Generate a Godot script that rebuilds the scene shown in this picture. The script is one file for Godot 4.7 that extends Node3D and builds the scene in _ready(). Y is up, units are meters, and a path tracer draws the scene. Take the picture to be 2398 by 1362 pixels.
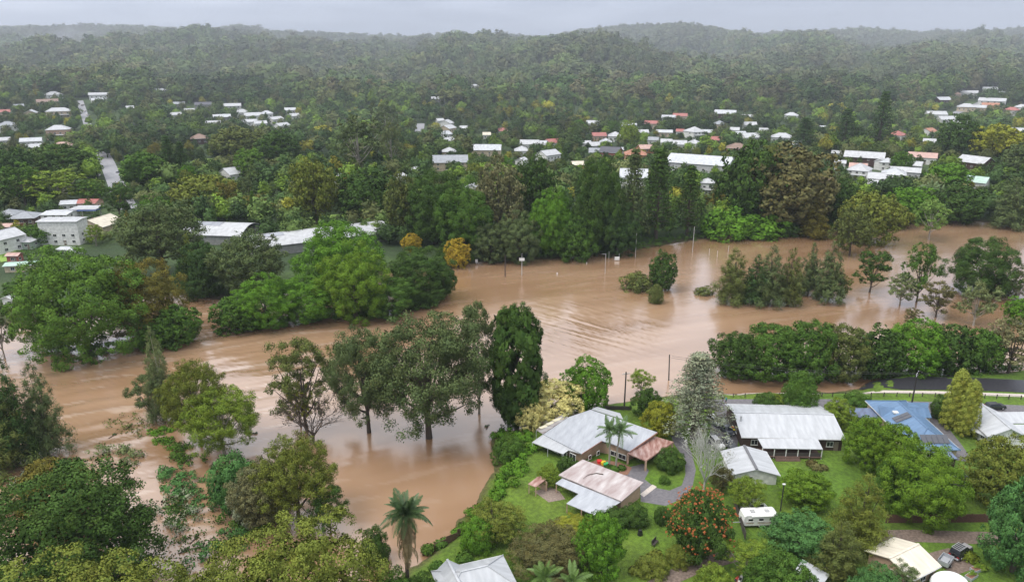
extends Node3D
# A flooded river town seen from a drone: brown water, wooded banks, houses, misty hills.
# Metres, y up, flood level y = 0, the camera 82 m above it looking towards -z.

const LAND_NEAR = [Vector2(178.7, -180.6), Vector2(136.9, -178.4), Vector2(124.9, -177.3), Vector2(96.1, -174.2), Vector2(87.6, -166.4), Vector2(80.4, -165.9), Vector2(53.5, -165.4), Vector2(38.2, -163.8), Vector2(23.8, -158.8), Vector2(13.0, -152.3), Vector2(4.0, -147.9), Vector2(-3.5, -145.6), Vector2(-4.6, -140.4), Vector2(-3.0, -131.8), Vector2(-5.0, -124.1), Vector2(-7.5, -117.1), Vector2(-10.4, -110.1), Vector2(-13.7, -104.8), Vector2(-16.9, -100.0), Vector2(-19.8, -94.0), Vector2(-25.9, -89.9), Vector2(-40.0, -85.7), Vector2(-63.3, -86.9), Vector2(-96.0, -88.2), Vector2(-400, -60), Vector2(-400, 400), Vector2(900, 400), Vector2(900, -190)]
const LAND_FAR = [Vector2(-235.6, -209.0), Vector2(-160.2, -213.7), Vector2(-151.0, -211.9), Vector2(-136.0, -218.3), Vector2(-127.3, -237.0), Vector2(-114.6, -241.5), Vector2(-99.1, -236.1), Vector2(-83.3, -241.5), Vector2(-48.8, -266.9), Vector2(-23.3, -274.9), Vector2(-11.9, -283.3), Vector2(17.6, -287.1), Vector2(51.0, -300.3), Vector2(87.0, -320.7), Vector2(127.0, -330.3), Vector2(154.4, -338.7), Vector2(195.3, -351.2), Vector2(225.3, -355.8), Vector2(248.3, -345.7), Vector2(319.1, -343.9), Vector2(1500, -400), Vector2(9000, -9000), Vector2(-9000, -9000), Vector2(-1500, -200)]
const RIDGE = [Vector2(-1.046, 105.5), Vector2(-0.661, 104.0), Vector2(-0.578, 107.9), Vector2(-0.495, 108.6), Vector2(-0.462, 104.0), Vector2(-0.425, 93.0), Vector2(-0.391, 99.3), Vector2(-0.352, 109.4), Vector2(-0.319, 102.4), Vector2(-0.275, 97.7), Vector2(-0.193, 91.4), Vector2(-0.11, 86.0), Vector2(-0.055, 85.2), Vector2(-0.01, 94.6), Vector2(0.023, 88.3), Vector2(0.056, 88.3), Vector2(0.111, 102.4), Vector2(0.166, 109.4), Vector2(0.232, 109.4), Vector2(0.276, 97.7), Vector2(0.31, 96.1), Vector2(0.376, 100.1), Vector2(0.469, 102.4), Vector2(0.525, 96.1), Vector2(0.607, 99.3), Vector2(0.66, 105.5), Vector2(1.046, 110.2)]
const RISE = [Vector2(0, 3), Vector2(330, 3), Vector2(460, 6), Vector2(600, 10), Vector2(680, 15), Vector2(760, 23), Vector2(900, 37), Vector2(1100, 58), Vector2(1300, 76)]

var near_poly := PackedVector2Array(LAND_NEAR)
var far_poly := PackedVector2Array(LAND_FAR)
var taken := {}
var mats := {}
var protos := {}
var lots := []
var noise := FastNoiseLite.new()

# ---------------------------------------------------------------- mesh helpers
class Mb:
	var v := PackedVector3Array()
	var n := PackedVector3Array()
	var c := PackedColorArray()
	var uv := PackedVector2Array()
	var ix := PackedInt32Array()
	var col := Color.WHITE
	var off := Vector3.ZERO

	func tri(a: Vector3, b: Vector3, d: Vector3, nn: Vector3, ua := Vector2.ZERO, ub := Vector2.ZERO, ud := Vector2.ZERO) -> void:
		var k := v.size()
		v.append(a - off); v.append(b - off); v.append(d - off)
		for i in 3:
			n.append(nn); c.append(col)
		uv.append(ua); uv.append(ub); uv.append(ud)
		if (b - a).cross(d - a).dot(nn) > 0.0:
			ix.append_array([k, k + 2, k + 1])
		else:
			ix.append_array([k, k + 1, k + 2])

	func quad(a: Vector3, b: Vector3, d: Vector3, e: Vector3, outward: Vector3) -> void:
		var nn := (b - a).cross(d - a)
		if nn.length_squared() < 1e-12:
			nn = (d - a).cross(e - a)
		nn = nn.normalized()
		if nn.dot(outward) < 0.0:
			nn = -nn
		var t := (b - a).normalized()
		var s := nn.cross(t)
		var ua := Vector2.ZERO
		var ub := Vector2((b - a).dot(t), (b - a).dot(s))
		var ud := Vector2((d - a).dot(t), (d - a).dot(s))
		var ue := Vector2((e - a).dot(t), (e - a).dot(s))
		tri(a, b, d, nn, ua, ub, ud)
		tri(a, d, e, nn, ua, ud, ue)

	func box(at: Vector3, size: Vector3, b := Basis()) -> void:
		var x := b.x * size.x * 0.5
		var y := b.y * size.y * 0.5
		var z := b.z * size.z * 0.5
		for s in [-1.0, 1.0]:
			quad(at + x * s - y - z, at + x * s + y - z, at + x * s + y + z, at + x * s - y + z, x * s)
			quad(at + y * s - x - z, at + y * s + x - z, at + y * s + x + z, at + y * s - x + z, y * s)
			quad(at + z * s - x - y, at + z * s + x - y, at + z * s + x + y, at + z * s - x + y, z * s)

	# a flat plate: the corners of its top, and its thickness downwards
	func slab(p: Array, th: float) -> void:
		var m := Vector3.ZERO
		for q: Vector3 in p:
			m += q
		m /= p.size()
		var d := Vector3(0, -th, 0)
		var flat := PackedVector2Array()
		for q: Vector3 in p:
			flat.append(Vector2(q.x, q.z))
		var t := Geometry2D.triangulate_polygon(flat)
		# UV along and down the slope
		var nn: Vector3 = (p[1] - p[0]).cross(p[2] - p[0]).normalized()
		if nn.y < 0.0:
			nn = -nn
		var s := Vector3.UP.cross(nn)
		s = s.normalized() if s.length() > 0.02 else Vector3.RIGHT
		var w := nn.cross(s)
		for i in range(0, t.size(), 3):
			var a: Vector3 = p[t[i]]
			var b: Vector3 = p[t[i + 1]]
			var e: Vector3 = p[t[i + 2]]
			tri(a, b, e, nn, Vector2(a.dot(s), a.dot(w)), Vector2(b.dot(s), b.dot(w)), Vector2(e.dot(s), e.dot(w)))
			tri(a + d, b + d, e + d, -nn)
		for i in p.size():
			var a: Vector3 = p[i]
			var b: Vector3 = p[(i + 1) % p.size()]
			quad(a, b, b + d, a + d, (a + b) * 0.5 - m)

	# walls standing on a closed outline
	func prism(p: Array, y0: float, y1: float) -> void:
		var flat := PackedVector2Array()
		for q: Vector3 in p:
			flat.append(Vector2(q.x, q.z))
		var cw := Geometry2D.is_polygon_clockwise(flat)
		for i in p.size():
			var a: Vector3 = p[i]
			var b: Vector3 = p[(i + 1) % p.size()]
			var o := Vector3(b.z - a.z, 0, a.x - b.x)
			if cw:
				o = -o
			quad(Vector3(a.x, y0, a.z), Vector3(b.x, y0, b.z), Vector3(b.x, y1, b.z), Vector3(a.x, y1, a.z), o)
		var t := Geometry2D.triangulate_polygon(flat)
		for i in range(0, t.size(), 3):
			tri(Vector3(flat[t[i]].x, y1, flat[t[i]].y), Vector3(flat[t[i + 1]].x, y1, flat[t[i + 1]].y), Vector3(flat[t[i + 2]].x, y1, flat[t[i + 2]].y), Vector3.UP)

	func tube(path: Array, rad: Array, sides := 6) -> void:
		var k := v.size()
		var side := Vector3.RIGHT
		for i in path.size():
			var d: Vector3 = (path[mini(i + 1, path.size() - 1)] - path[maxi(i - 1, 0)]).normalized()
			if absf(d.dot(side)) > 0.9:
				side = Vector3.BACK
			var x := side.cross(d).normalized()
			var y := d.cross(x)
			side = y.cross(d) if y.cross(d).length() > 0.1 else side
			side = d.cross(x)
			for j in sides:
				var a := TAU * j / sides
				var o := x * cos(a) + y * sin(a)
				v.append(path[i] + o * float(rad[i]) - off)
				n.append(o); c.append(col); uv.append(Vector2(float(j) / sides * 2.0, i))
			side = y
		for i in path.size() - 1:
			for j in sides:
				var a := k + i * sides + j
				var b := k + i * sides + (j + 1) % sides
				ix.append_array([a, a + sides, b, b, a + sides, b + sides])
		# a cap at the far end
		var e := k + (path.size() - 1) * sides
		for j in range(1, sides - 1):
			ix.append_array([e, e + j + 1, e + j])

	# a rounded lump
	func lump(at: Vector3, r: Vector3, rings := 6, segs := 9, rough := 0.0, rng: RandomNumberGenerator = null) -> void:
		var k := v.size()
		for i in rings + 1:
			var th := PI * i / rings
			for j in segs:
				var ph := TAU * j / segs
				var d := Vector3(sin(th) * cos(ph), cos(th), sin(th) * sin(ph))
				var s := 1.0 + (rng.randf_range(-rough, rough) if rng else 0.0)
				v.append(at + d * r * s - off)
				n.append((d / r).normalized()); c.append(col); uv.append(Vector2(ph, th))
		for i in rings:
			for j in segs:
				var a := k + i * segs + j
				var b := k + i * segs + (j + 1) % segs
				ix.append_array([a, a + segs, b, b, a + segs, b + segs])

	# one leaf: a small rhombus
	func leaf(p: Vector3, nrm: Vector3, al: Vector3, l: float, w: float, soft: Vector3) -> void:
		var sd := nrm.cross(al).normalized() * (w * 0.5)
		var h := al * (l * 0.5)
		var k := v.size()
		v.append(p - h); v.append(p + sd); v.append(p + h); v.append(p - sd)
		for i in 4:
			n.append(soft); c.append(col); uv.append(Vector2.ZERO)
		ix.append_array([k, k + 1, k + 2, k, k + 2, k + 3])

	func mesh(m: Material = null) -> ArrayMesh:
		var a := []
		a.resize(Mesh.ARRAY_MAX)
		a[Mesh.ARRAY_VERTEX] = v; a[Mesh.ARRAY_NORMAL] = n; a[Mesh.ARRAY_COLOR] = c; a[Mesh.ARRAY_TEX_UV] = uv; a[Mesh.ARRAY_INDEX] = ix
		var am := ArrayMesh.new()
		am.add_surface_from_arrays(Mesh.PRIMITIVE_TRIANGLES, a)
		if m:
			am.surface_set_material(0, m)
		return am


func lin(r: float, g: float, b: float) -> Color:
	return Color(r, g, b).linear_to_srgb()

func numbered(s: String) -> String:
	taken[s] = taken.get(s, -1) + 1
	return s if taken[s] == 0 else "%s_%03d" % [s, taken[s]]

func thing(called: String, label: String, category: String, at: Vector3, turn := 0.0, group := "") -> Node3D:
	var o := Node3D.new()
	o.name = numbered(called)
	add_child(o, true)
	o.position = at
	o.rotation.y = turn
	o.set_meta("label", label)
	o.set_meta("category", category)
	if group:
		o.set_meta("group", group)
	return o

func part(called: String, mesh: Mesh, m: Material, parent: Node3D, at := Vector3.ZERO, scl := Vector3.ONE, turn := 0.0) -> MeshInstance3D:
	var o := MeshInstance3D.new()
	o.name = called
	o.mesh = mesh
	if m:
		o.material_override = m
	parent.add_child(o, true)
	o.transform = Transform3D(Basis(Vector3.UP, turn).scaled_local(scl), at)
	return o

func struct(called: String, mesh: Mesh, m: Material) -> MeshInstance3D:
	var o := part(numbered(called), mesh, m, self)
	o.set_meta("kind", "structure")
	o.set_meta("label", called.replace("_", " "))
	return o

# ---------------------------------------------------------------- lie of the land
func table(t: Array, x: float) -> float:
	if x <= t[0].x:
		return t[0].y
	for i in range(1, t.size()):
		if x <= t[i].x:
			return lerpf(t[i - 1].y, t[i].y, (x - t[i - 1].x) / (t[i].x - t[i - 1].x))
	return t[-1].y

func bell(x: float) -> float:
	return exp(-x * x)

func elev(x: float, d: float) -> float:
	var u := x / maxf(d, 1.0)
	var r := table(RIDGE, u)
	var h := table(RISE, d)
	if d >= 1500.0:
		h = r - (d - 1500.0) * 0.05 if d < 2600.0 else r - 55.0
	elif d >= 1300.0:
		h = 76.0 + (r - 76.0) * smoothstep(1300.0, 1500.0, d)
	h += 8.0 * smoothstep(0.35, 0.55, -u) * smoothstep(500.0, 700.0, d) * (1.0 - smoothstep(1150.0, 1350.0, d))
	h += 17.0 * bell((u - 0.1) / 0.17) * bell((d - 1030.0) / 130.0)
	h += 22.0 * bell((u + 0.58) / 0.13) * bell((d - 1060.0) / 110.0)
	h += 14.0 * bell((u - 0.55) / 0.15) * bell((d - 1000.0) / 120.0)
	h += 6.0 * bell((u + 0.3) / 0.12) * bell((d - 1150.0) / 120.0)
	var k := clampf((d - 820.0) / 300.0, 0.0, 1.0) * (1.0 - smoothstep(1340.0, 1500.0, d) * 0.9)
	return h + k * 9.5 * (sin(x * 0.014 + d * 0.007) + 0.7 * sin(x * 0.026 - d * 0.015 + 1.3) + 0.8 * sin(x * 0.006 + d * 0.012 + 2.0))

func shore(poly: PackedVector2Array, x: float, z: float) -> float:
	var p := Vector2(x, z)
	var m := 1e9
	var last := poly[poly.size() - 1]
	for q in poly:
		m = minf(m, p.distance_squared_to(Geometry2D.get_closest_point_to_segment(p, q, last)))
		last = q
	m = sqrt(m)
	return m if Geometry2D.is_point_in_polygon(p, poly) else -m

func ground(x: float, z: float) -> float:
	var d := -z
	var h := -2.5
	if d < 330.0:
		h = maxf(h, minf(2.0, (shore(near_poly, x, z) + 2.2 * noise.get_noise_2d(x * 9.0, z * 9.0)) * 0.4))
	if d > 560.0:
		h = maxf(h, elev(x, d))
	elif d > 130.0:
		var s := shore(far_poly, x, z)
		if s > -8.0:
			h = maxf(h, minf(s * 0.25, elev(x, d)) if s < 60.0 else elev(x, d))
	return h

# ---------------------------------------------------------------- materials
const LEAF := {
	"dk": Color(0.059, 0.110, 0.023), "dg": Color(0.054, 0.101, 0.028), "md": Color(0.079, 0.154, 0.026), "br": Color(0.104, 0.221, 0.023), "gr": Color(0.104, 0.195, 0.029),
	"ol": Color(0.160, 0.192, 0.035), "og": Color(0.120, 0.146, 0.040), "gg": Color(0.107, 0.146, 0.054), "pg": Color(0.169, 0.207, 0.084), "pb": Color(0.260, 0.290, 0.190),
	"ly": Color(0.181, 0.258, 0.035), "yo": Color(0.285, 0.310, 0.025), "vy": Color(0.720, 0.660, 0.260), "gd": Color(0.420, 0.310, 0.035), "gc": Color(0.282, 0.316, 0.056), "bn": Color(0.130, 0.124, 0.047),
	"lm": Color(0.130, 0.226, 0.023), "bg": Color(0.084, 0.192, 0.054), "pk": Color(0.270, 0.203, 0.142), "gy": Color(0.184, 0.184, 0.084), "bz": Color(0.169, 0.154, 0.032), "oy": Color(0.260, 0.276, 0.034),
	"pl": Color(0.184, 0.292, 0.069), "bk": Color(0.100, 0.070, 0.050), "wh": Color(0.400, 0.400, 0.360),
}
const ROOF := {
	"wh": Color(0.52, 0.53, 0.55), "lg": Color(0.55, 0.57, 0.6), "gr": Color(0.33, 0.35, 0.38), "rd": Color(0.4, 0.14, 0.12), "tc": Color(0.45, 0.2, 0.12), "pk": Color(0.55, 0.36, 0.31),
	"bl": Color(0.17, 0.3, 0.52), "gn": Color(0.45, 0.62, 0.53), "dk": Color(0.09, 0.09, 0.11), "br": Color(0.27, 0.18, 0.14), "cr": Color(0.68, 0.62, 0.5),
}
const WALL := {
	"wh": Color(0.8, 0.8, 0.78), "cr": Color(0.6, 0.5, 0.36), "bk": Color(0.085, 0.05, 0.042), "pi": Color(0.55, 0.38, 0.28), "gy": Color(0.3, 0.3, 0.29), "lg": Color(0.6, 0.61, 0.63),
	"og": Color(0.5, 0.22, 0.1), "rd": Color(0.4, 0.12, 0.09), "gn": Color(0.4, 0.5, 0.4),
}

func std(key: String, c: Color, rough := 0.8, metal := 0.0) -> StandardMaterial3D:
	if mats.has(key):
		return mats[key]
	var m := StandardMaterial3D.new()
	m.albedo_color = c.linear_to_srgb()
	m.roughness = rough
	m.metallic = metal
	m.resource_name = key
	mats[key] = m
	return m

func worn(seed_: int, freq: float, low: Color, high: Color, oct := 4) -> NoiseTexture2D:
	var f := FastNoiseLite.new()
	f.seed = seed_
	f.frequency = freq
	f.fractal_octaves = oct
	var g := Gradient.new()
	g.set_color(0, low)
	g.set_color(1, high)
	var t := NoiseTexture2D.new()
	t.width = 512
	t.height = 512
	t.seamless = true
	t.noise = f
	t.color_ramp = g
	return t

func leaf_mat(k: String) -> StandardMaterial3D:
	var m := std("leaf_" + k, LEAF[k], 0.65)
	m.vertex_color_use_as_albedo = true
	m.metallic_specular = 0.14
	m.cull_mode = BaseMaterial3D.CULL_DISABLED
	m.backlight_enabled = true
	m.backlight = (LEAF[k] * 0.2).linear_to_srgb()
	return m

func bark(k := "brown") -> StandardMaterial3D:
	var m := std("bark_" + k, {"brown": Color(0.075, 0.058, 0.045), "pale": Color(0.32, 0.29, 0.25), "white": Color(0.38, 0.38, 0.35)}[k], 0.9)
	return m

func roof_mat(k: String) -> StandardMaterial3D:
	var key := "roof_" + k
	if mats.has(key):
		return mats[key]
	var m := std(key, ROOF[k], 0.42)
	m.metallic_specular = 0.4
	m.albedo_texture = mats["streaks"]
	m.uv1_triplanar = true
	m.uv1_world_triplanar = true
	m.uv1_scale = Vector3(0.07, 0.07, 0.07)
	return m

func sheet_mat(key: String, c: Color, streaks: Texture2D, scale_: float) -> StandardMaterial3D:
	# ribbed metal roofing: the ribs run down the slope
	if mats.has(key):
		return mats[key]
	var m := std(key, c, 0.4)
	m.metallic_specular = 0.4
	m.albedo_texture = streaks
	m.uv1_scale = Vector3(scale_, scale_ * 0.3, 1)
	m.normal_enabled = true
	m.normal_texture = mats["ribs"]
	m.normal_scale = 0.3
	return m

func wall_mat(k: String) -> StandardMaterial3D:
	var key := "wall_" + k
	if mats.has(key):
		return mats[key]
	var m := std(key, WALL[k], 0.85)
	m.albedo_texture = mats["streaks"]
	m.uv1_triplanar = true
	m.uv1_world_triplanar = true
	m.uv1_scale = Vector3(0.11, 0.11, 0.11)
	return m

# kind, leaf colour, x, z, height, radius, label, fine
const TREES = [
	["oak", "dg", -102.74, -132.63, 27.28, 6.65, "dark she-oak behind the other two on the left edge", 1],
	["oak", "gg", -98.68, -136.49, 22.3, 5.67, "slender she-oak with bare dark trunk standing in floodwater right of the left-edge she-oaks", 1],
	["oak", "og", -104.56, -130.68, 20.17, 8.32, "olive she-oak cut off by the left edge of the photo", 1],
	["dome", "dk", -67.43, -95.08, 22.2, 13.06, "huge dark fig-like tree with bronze patches in the lower left floodwater", 2],
	["dome", "bz", -80.13, -110.51, 15.01, 6.49, "bronze-topped crown rising at the back of the huge dark lower left tree", 1],
	["round", "ol", -53.25, -70.98, 21.77, 12.99, "light olive cauliflower-crowned tree at the bottom left corner", 2],
	["round", "ol", -28.47, -77.34, 23.1, 11.38, "big light olive round-crowned tree at the bottom edge beside the tall palm", 2],
	["round", "ol", -46.32, -88.91, 6.92, 6.44, "low olive crown between the two cauliflower-crowned trees at the bottom edge", 1],
	["shrub", "md", -17.94, -91.23, 5.26, 2.78, "leafy shrub at the left foot of the tall ragged palm", 1],
	["shrub", "dk", -13.41, -90.19, 5.14, 2.27, "dark shrub at the right foot of the tall ragged palm", 1],
	["shrub", "dk", -22.9, -102.2, 6.83, 2.23, "small dark green shrub left of the tall ragged palm", 1],
	["oak", "pg", -80.4, -150.91, 24.53, 4.44, "slender feathery she-oak leaning in midstream on the left", 1],
	["gum", "gg", -82.38, -150.91, 13.02, 4.94, "low grey-green tree at the foot of the slender feathery she-oak", 1],
	["spread", "ol", -68.11, -141.27, 20.1, 7.24, "yellow-green tree right of the slender feathery she-oak in the flood", 2],
	["spread", "ly", -61.06, -136.15, 15.67, 7.93, "leaning multi-stemmed light green tree above the vine-covered mound", 2],
	["shrub", "bg", -52.37, -118.72, 10.84, 4.65, "blue-green vine-covered mound in the floodwater", 1],
	["shrub", "pb", -46.71, -115.77, 9.15, 5.15, "pale grey-green leafy mound beside the blue-green vine mound", 1],
	["spread", "ol", -38.68, -112.54, 17.81, 7.36, "dense olive tree behind the big round-crowned tree at the bottom", 2],
	["spread", "gy", -44.48, -111.3, 12.99, 5.38, "grey twiggy tree left of the dense olive tree", 1],
	["gum", "dk", -32.15, -109.47, 9.89, 3.79, "dark drooping lower tree at the right of the dense olive tree", 1],
	["bare", "bk", -43.12, -140.36, 15.36, 7.67, "leafless brown many-stemmed tree standing in the flood", 1],
	["gum", "yo", -47.97, -147.9, 11.45, 3.64, "small yellow-green crown against the leafless brown tree", 1],
	["gum", "og", -46.6, -147.51, 21.84, 7.51, "dark open-crowned tree behind the leafless brown tree", 1],
	["spread", "gg", -18.32, -143.11, 29.66, 13.46, "large spreading dark tree with forked trunk standing in the flooded bay", 2],
	["spread", "gg", -32.1, -145.57, 25.73, 8.62, "leaning open tree left of the large spreading tree in the bay", 2],
	["gum", "gg", -7.76, -154.44, 28.71, 5.29, "pale thin-crowned tree between the large spreading tree and the dark cypress", 1],
	["pillar", "dk", 1.07, -148.06, 31.19, 6.41, "massive dark column-shaped cypress on the river bank", 2],
	["round", "vy", 9.16, -150.37, 10.78, 6.99, "cream and yellow variegated tree beside the long grey-roofed house", 1],
	["round", "vy", 3.9, -144.86, 7.68, 2.95, "lower pale yellow clump at the left foot of the variegated tree", 1],
	["round", "br", 17.49, -155.07, 14.16, 6.07, "bright green bushy tree behind the long grey-roofed house", 1],
	["pine", "pb", 39.26, -139.62, 19.84, 7.6, "pale grey-green layered conifer between the two grey-roofed houses", 1],
	["bare", "wh", 36.33, -119.36, 15.23, 5.06, "pale leafless grey-white tree beside the driveway", 0],
	["dome", "dk", 30.68, -149.63, 7, 3.32, "dark round shrub at the back fence right of the power pole", 1],
	["dome", "oy", 32.16, -141.08, 8.03, 3.95, "yellowish olive bush below the dark round shrub by the drive", 1],
	["gum", "ly", 31.92, -164.03, 7.14, 3.29, "sparse pale sapling at the water's edge right of the power pole", 1],
	["cyp", "md", 66.22, -151.42, 10.29, 4.34, "mid green pine behind the long white-roofed brick house", 1],
	["shrub", "dk", 58.94, -151.8, 4.5, 2.87, "dark green shrub left of the yellow bush behind the brick house", 1],
	["shrub", "ly", 61.11, -151.78, 4.28, 1.88, "yellow-green bush between the dark shrub and the pine", 1],
	["dome", "ly", 72.3, -144.78, 6.72, 3.42, "yellowish round tree at the right end of the brick house", 1],
	["shrub", "md", 81.78, -155.31, 2.71, 2.92, "round dark green shrub by the lane left of the blue roofs", 1],
	["col", "gc", 97.4, -143.81, 14.13, 2.93, "taller golden columnar conifer left of the white house", 1],
	["col", "gc", 98.34, -140.58, 13.14, 2.5, "shorter golden columnar conifer nearer the white house", 1],
	["shrub", "dk", 97.46, -148.15, 6.06, 2.33, "dark shrub left of the golden columnar conifers", 1],
	["dome", "lm", 71.45, -128.87, 10.91, 4.74, "lime-green tree at the left of the row before the blue-roofed house", 1],
	["dome", "lm", 75.09, -125.41, 11.06, 4.85, "lime-green tree in the middle of the row before the blue-roofed house", 1],
	["dome", "lm", 72.91, -111.67, 13.69, 7.28, "biggest lime-tipped dark green tree below the blue-roofed house", 2],
	["dome", "md", 69.99, -115.89, 9.77, 3.56, "green tree left of the biggest lime-tipped tree", 1],
	["dome", "ol", 89.36, -115.28, 14.3, 6.49, "olive feathery tree in front of the white house at right", 1],
	["dome", "bg", 80.54, -97.22, 17.4, 5.66, "blue-green leafy tree cut off by the lower right edge", 1],
	["oak", "ol", 58.32, -103.89, 14.53, 5.97, "fluffy olive tree behind the bluish green trees at lower right", 1],
	["dome", "lm", 54.1, -115.64, 6.37, 4.73, "bright lime shrub-like tree in front of the brick house verandah", 1],
	["spread", "ly", 42.55, -113.96, 6.4, 3.58, "light green tree right of the white gabled shed's drive", 1],
	["spread", "bn", 39.81, -119.64, 5.15, 2.43, "brown-leaved small tree left of the white gabled shed", 1],
	["dome", "bg", 48.49, -102.19, 6.41, 5.89, "blue-green bushy tree right of the caravan", 1],
	["oak", "og", 51.75, -96.05, 10.89, 5.61, "dark olive feathery tree at lower right of the caravan", 1],
	["gum", "ly", 37.28, -96.54, 5.81, 3.76, "yellow-green sapling below the caravan", 1],
	["dome", "md", 39.83, -89.07, 9.48, 5.29, "mid green tree at the bottom edge below the caravan", 1],
	["round", "bg", 54.31, -89.16, 7, 3.69, "blue-green round bush at the bottom edge left of the cream shed", 1],
	["gum", "gg", 59.55, -91.28, 5.44, 2.94, "grey-green shrub in front of the cream shed", 1],
	["dome", "ly", 30.32, -89.99, 6.96, 3.07, "yellow-green bush at the bottom edge by the dirt drive", 1],
	["round", "ly", 6.91, -121.84, 4.37, 2.06, "yellow clipped bush beside the small shelter", 1],
	["shrub", "dk", 10.89, -126.8, 2.95, 1.79, "dark clipped ball bush between house and garage", 1],
	["shrub", "dk", 31.6, -127.88, 3.99, 2.83, "dark green shrub beside the rusty flat carport", 1],
	["shrub", "dk", 17.79, -109.37, 2.95, 2.83, "dark shrub at the corner of the garage lean-to, left one", 1],
	["shrub", "dk", 21.63, -109.83, 3.66, 2.27, "dark shrub at the corner of the garage lean-to, right one", 1],
	["spread", "ol", -2.87, -106.04, 6.02, 5.15, "olive tree on the lawn edge above the bay's lower shore", 1],
	["dome", "bn", 6.34, -99, 5.24, 6.62, "brown-green tree below the garage lawn", 2],
	["dome", "br", 14.12, -97.02, 10.98, 4.28, "bright green tree with fresh leaves in front of the garage lean-to", 1],
	["shrub", "br", -5.83, -103.21, 5.45, 2.7, "bright green shrub by the timber garden fence", 1],
	["dome", "oy", 10.87, -107.68, 1.7, 3.54, "yellowish green bush behind the brown-green tree", 1],
	["shrub", "md", 29.62, -122.65, 1.26, 1.08, "tiny round bush in the middle of the drive's lawn circle", 1],
	["shrub", "dk", 26.6, -110.1, 3.15, 1.36, "small bush on the lawn left of the orange-flowering tree", 1],
	["dome", "dk", 30.93, -101.35, 11.64, 4.9, "orange-flowering green tree on the lower lawn", 1],
	["shrub", "ol", 22.71, -97.16, 2.81, 2.4, "low olive hedge bush by the lower ditch, left one", 1],
	["shrub", "ol", 27.32, -99.43, 2.89, 2.1, "low olive hedge bush by the lower ditch, right one", 1],
	["shrub", "md", -0.8, -133.09, 5.32, 3.11, "bright creeper mass on the bank at the house's left lawn", 1],
	["dome", "dk", 57.94, -175.3, 13.02, 6.18, "dark rounded tree at the left end of the dense riverside row", 1],
	["dome", "md", 67.34, -174.86, 15.28, 8.4, "broad dark green tree, second in the dense riverside row", 1],
	["dome", "md", 76.64, -174.27, 16.47, 7.26, "green tree with lighter tips, third in the dense riverside row", 1],
	["dome", "og", 85.63, -174.4, 15.18, 7.27, "olive tree in the middle of the dense riverside row", 1],
	["dome", "dk", 95.14, -174.41, 14.36, 6.15, "dark tree right of the olive one in the dense riverside row", 0],
	["dome", "br", 105.05, -176.29, 15.48, 8.46, "bright green tree in the dense riverside row", 1],
	["dome", "dk", 114.71, -176.41, 14.45, 6.77, "dark tree near the right end of the dense riverside row", 0],
	["dome", "md", 122.21, -175.06, 13.36, 5.6, "green tree at the right end of the dense riverside row", 0],
	["gum", "gy", 129.93, -174.68, 15.4, 6.98, "grey twiggy tree at the right edge above the dark road", 0],
	["dome", "br", 157.85, -212.85, 9.48, 4.66, "bright green crown at the right edge behind the grey twiggy tree", 0],
	["dome", "dk", 53.4, -247.23, 14.57, 5.02, "dark green tree rising from the water in mid river", 0],
	["shrub", "og", 44.66, -247.72, 6.5, 5.03, "low bush left of the dark tree in mid river", 0],
	["cyp", "og", 48.67, -233.29, 6.93, 2.74, "small cone-shaped tree in front of the mid-river bush", 0],
	["oak", "og", 74.26, -233.89, 20.03, 7.82, "brown-tinged she-oak at the left of the mid-river clump", 1],
	["oak", "dg", 81.52, -232.59, 18.09, 6.48, "dark she-oak second in the mid-river clump", 0],
	["oak", "gg", 86.28, -231.72, 21.54, 7.54, "broad grey-green she-oak in the middle of the mid-river clump", 1],
	["oak", "og", 92.74, -231.72, 20.74, 6.1, "olive she-oak right of the broad one in the mid-river clump", 0],
	["oak", "gg", 103.26, -241.55, 19.98, 5.21, "slender she-oak with visible stems in the mid-river clump", 0],
	["oak", "gg", 107.33, -234.77, 22.41, 6.9, "tall she-oak at the right end of the mid-river clump", 0],
	["shrub", "og", 67.49, -242.72, 2.77, 2.99, "low half-drowned bush left of the mid-river clump", 0],
	["gum", "og", 112.64, -236.99, 9.01, 3.66, "wispy small tree at the right foot of the mid-river clump", 0],
	["gum", "dk", 126.16, -244.36, 15.29, 6.62, "leaning dark-topped tree right of the mid-river clump", 0],
	["gum", "md", 137.23, -233.89, 20.96, 5.65, "tall slender gum alone in the river at right", 0],
	["gum", "pg", 130.49, -231.72, 10.44, 5.6, "pale thin tree left of the tall slender gum", 0],
	["gum", "bn", 135.78, -219.43, 11.38, 5.81, "brownish tree with dark stems behind the riverside row", 0],
	["gum", "pg", 143.28, -211.86, 14.59, 5.63, "slender pale tree behind the right end of the riverside row", 0],
	["gum", "bn", 124.45, -212.6, 5.34, 3.32, "small brown twiggy bush behind the riverside row", 0],
	["dome", "dk", 162.85, -242.04, 20.65, 11.2, "dense dark round tree alone in the river at far right", 2],
	["shrub", "og", 171.08, -243.25, 7.03, 4.5, "olive bush at the right foot of the dense dark river tree", 0],
	["gum", "pg", 173.72, -236.99, 11.29, 4.03, "pale grey tree at the right edge in the river", 0],
	["oak", "bz", 137.37, -322.31, 18.31, 8.91, "golden-brown she-oak at the far water's edge", 0],
	["gum", "bz", 133.69, -331.15, 9.01, 3.97, "small golden-brown tree left of the golden-brown she-oak", 0],
	["spread", "og", 140.07, -292.23, 19.65, 8.15, "grey-stemmed tree standing in water near the far bank", 0],
	["dome", "ol", 157.73, -313.15, 24.21, 12.26, "broad olive tree on the far bank right of the grey-stemmed tree", 0],
	["gum", "pl", 187.61, -319.2, 18.93, 7.49, "light green willow-like tree in the water near the far bank", 0],
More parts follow.
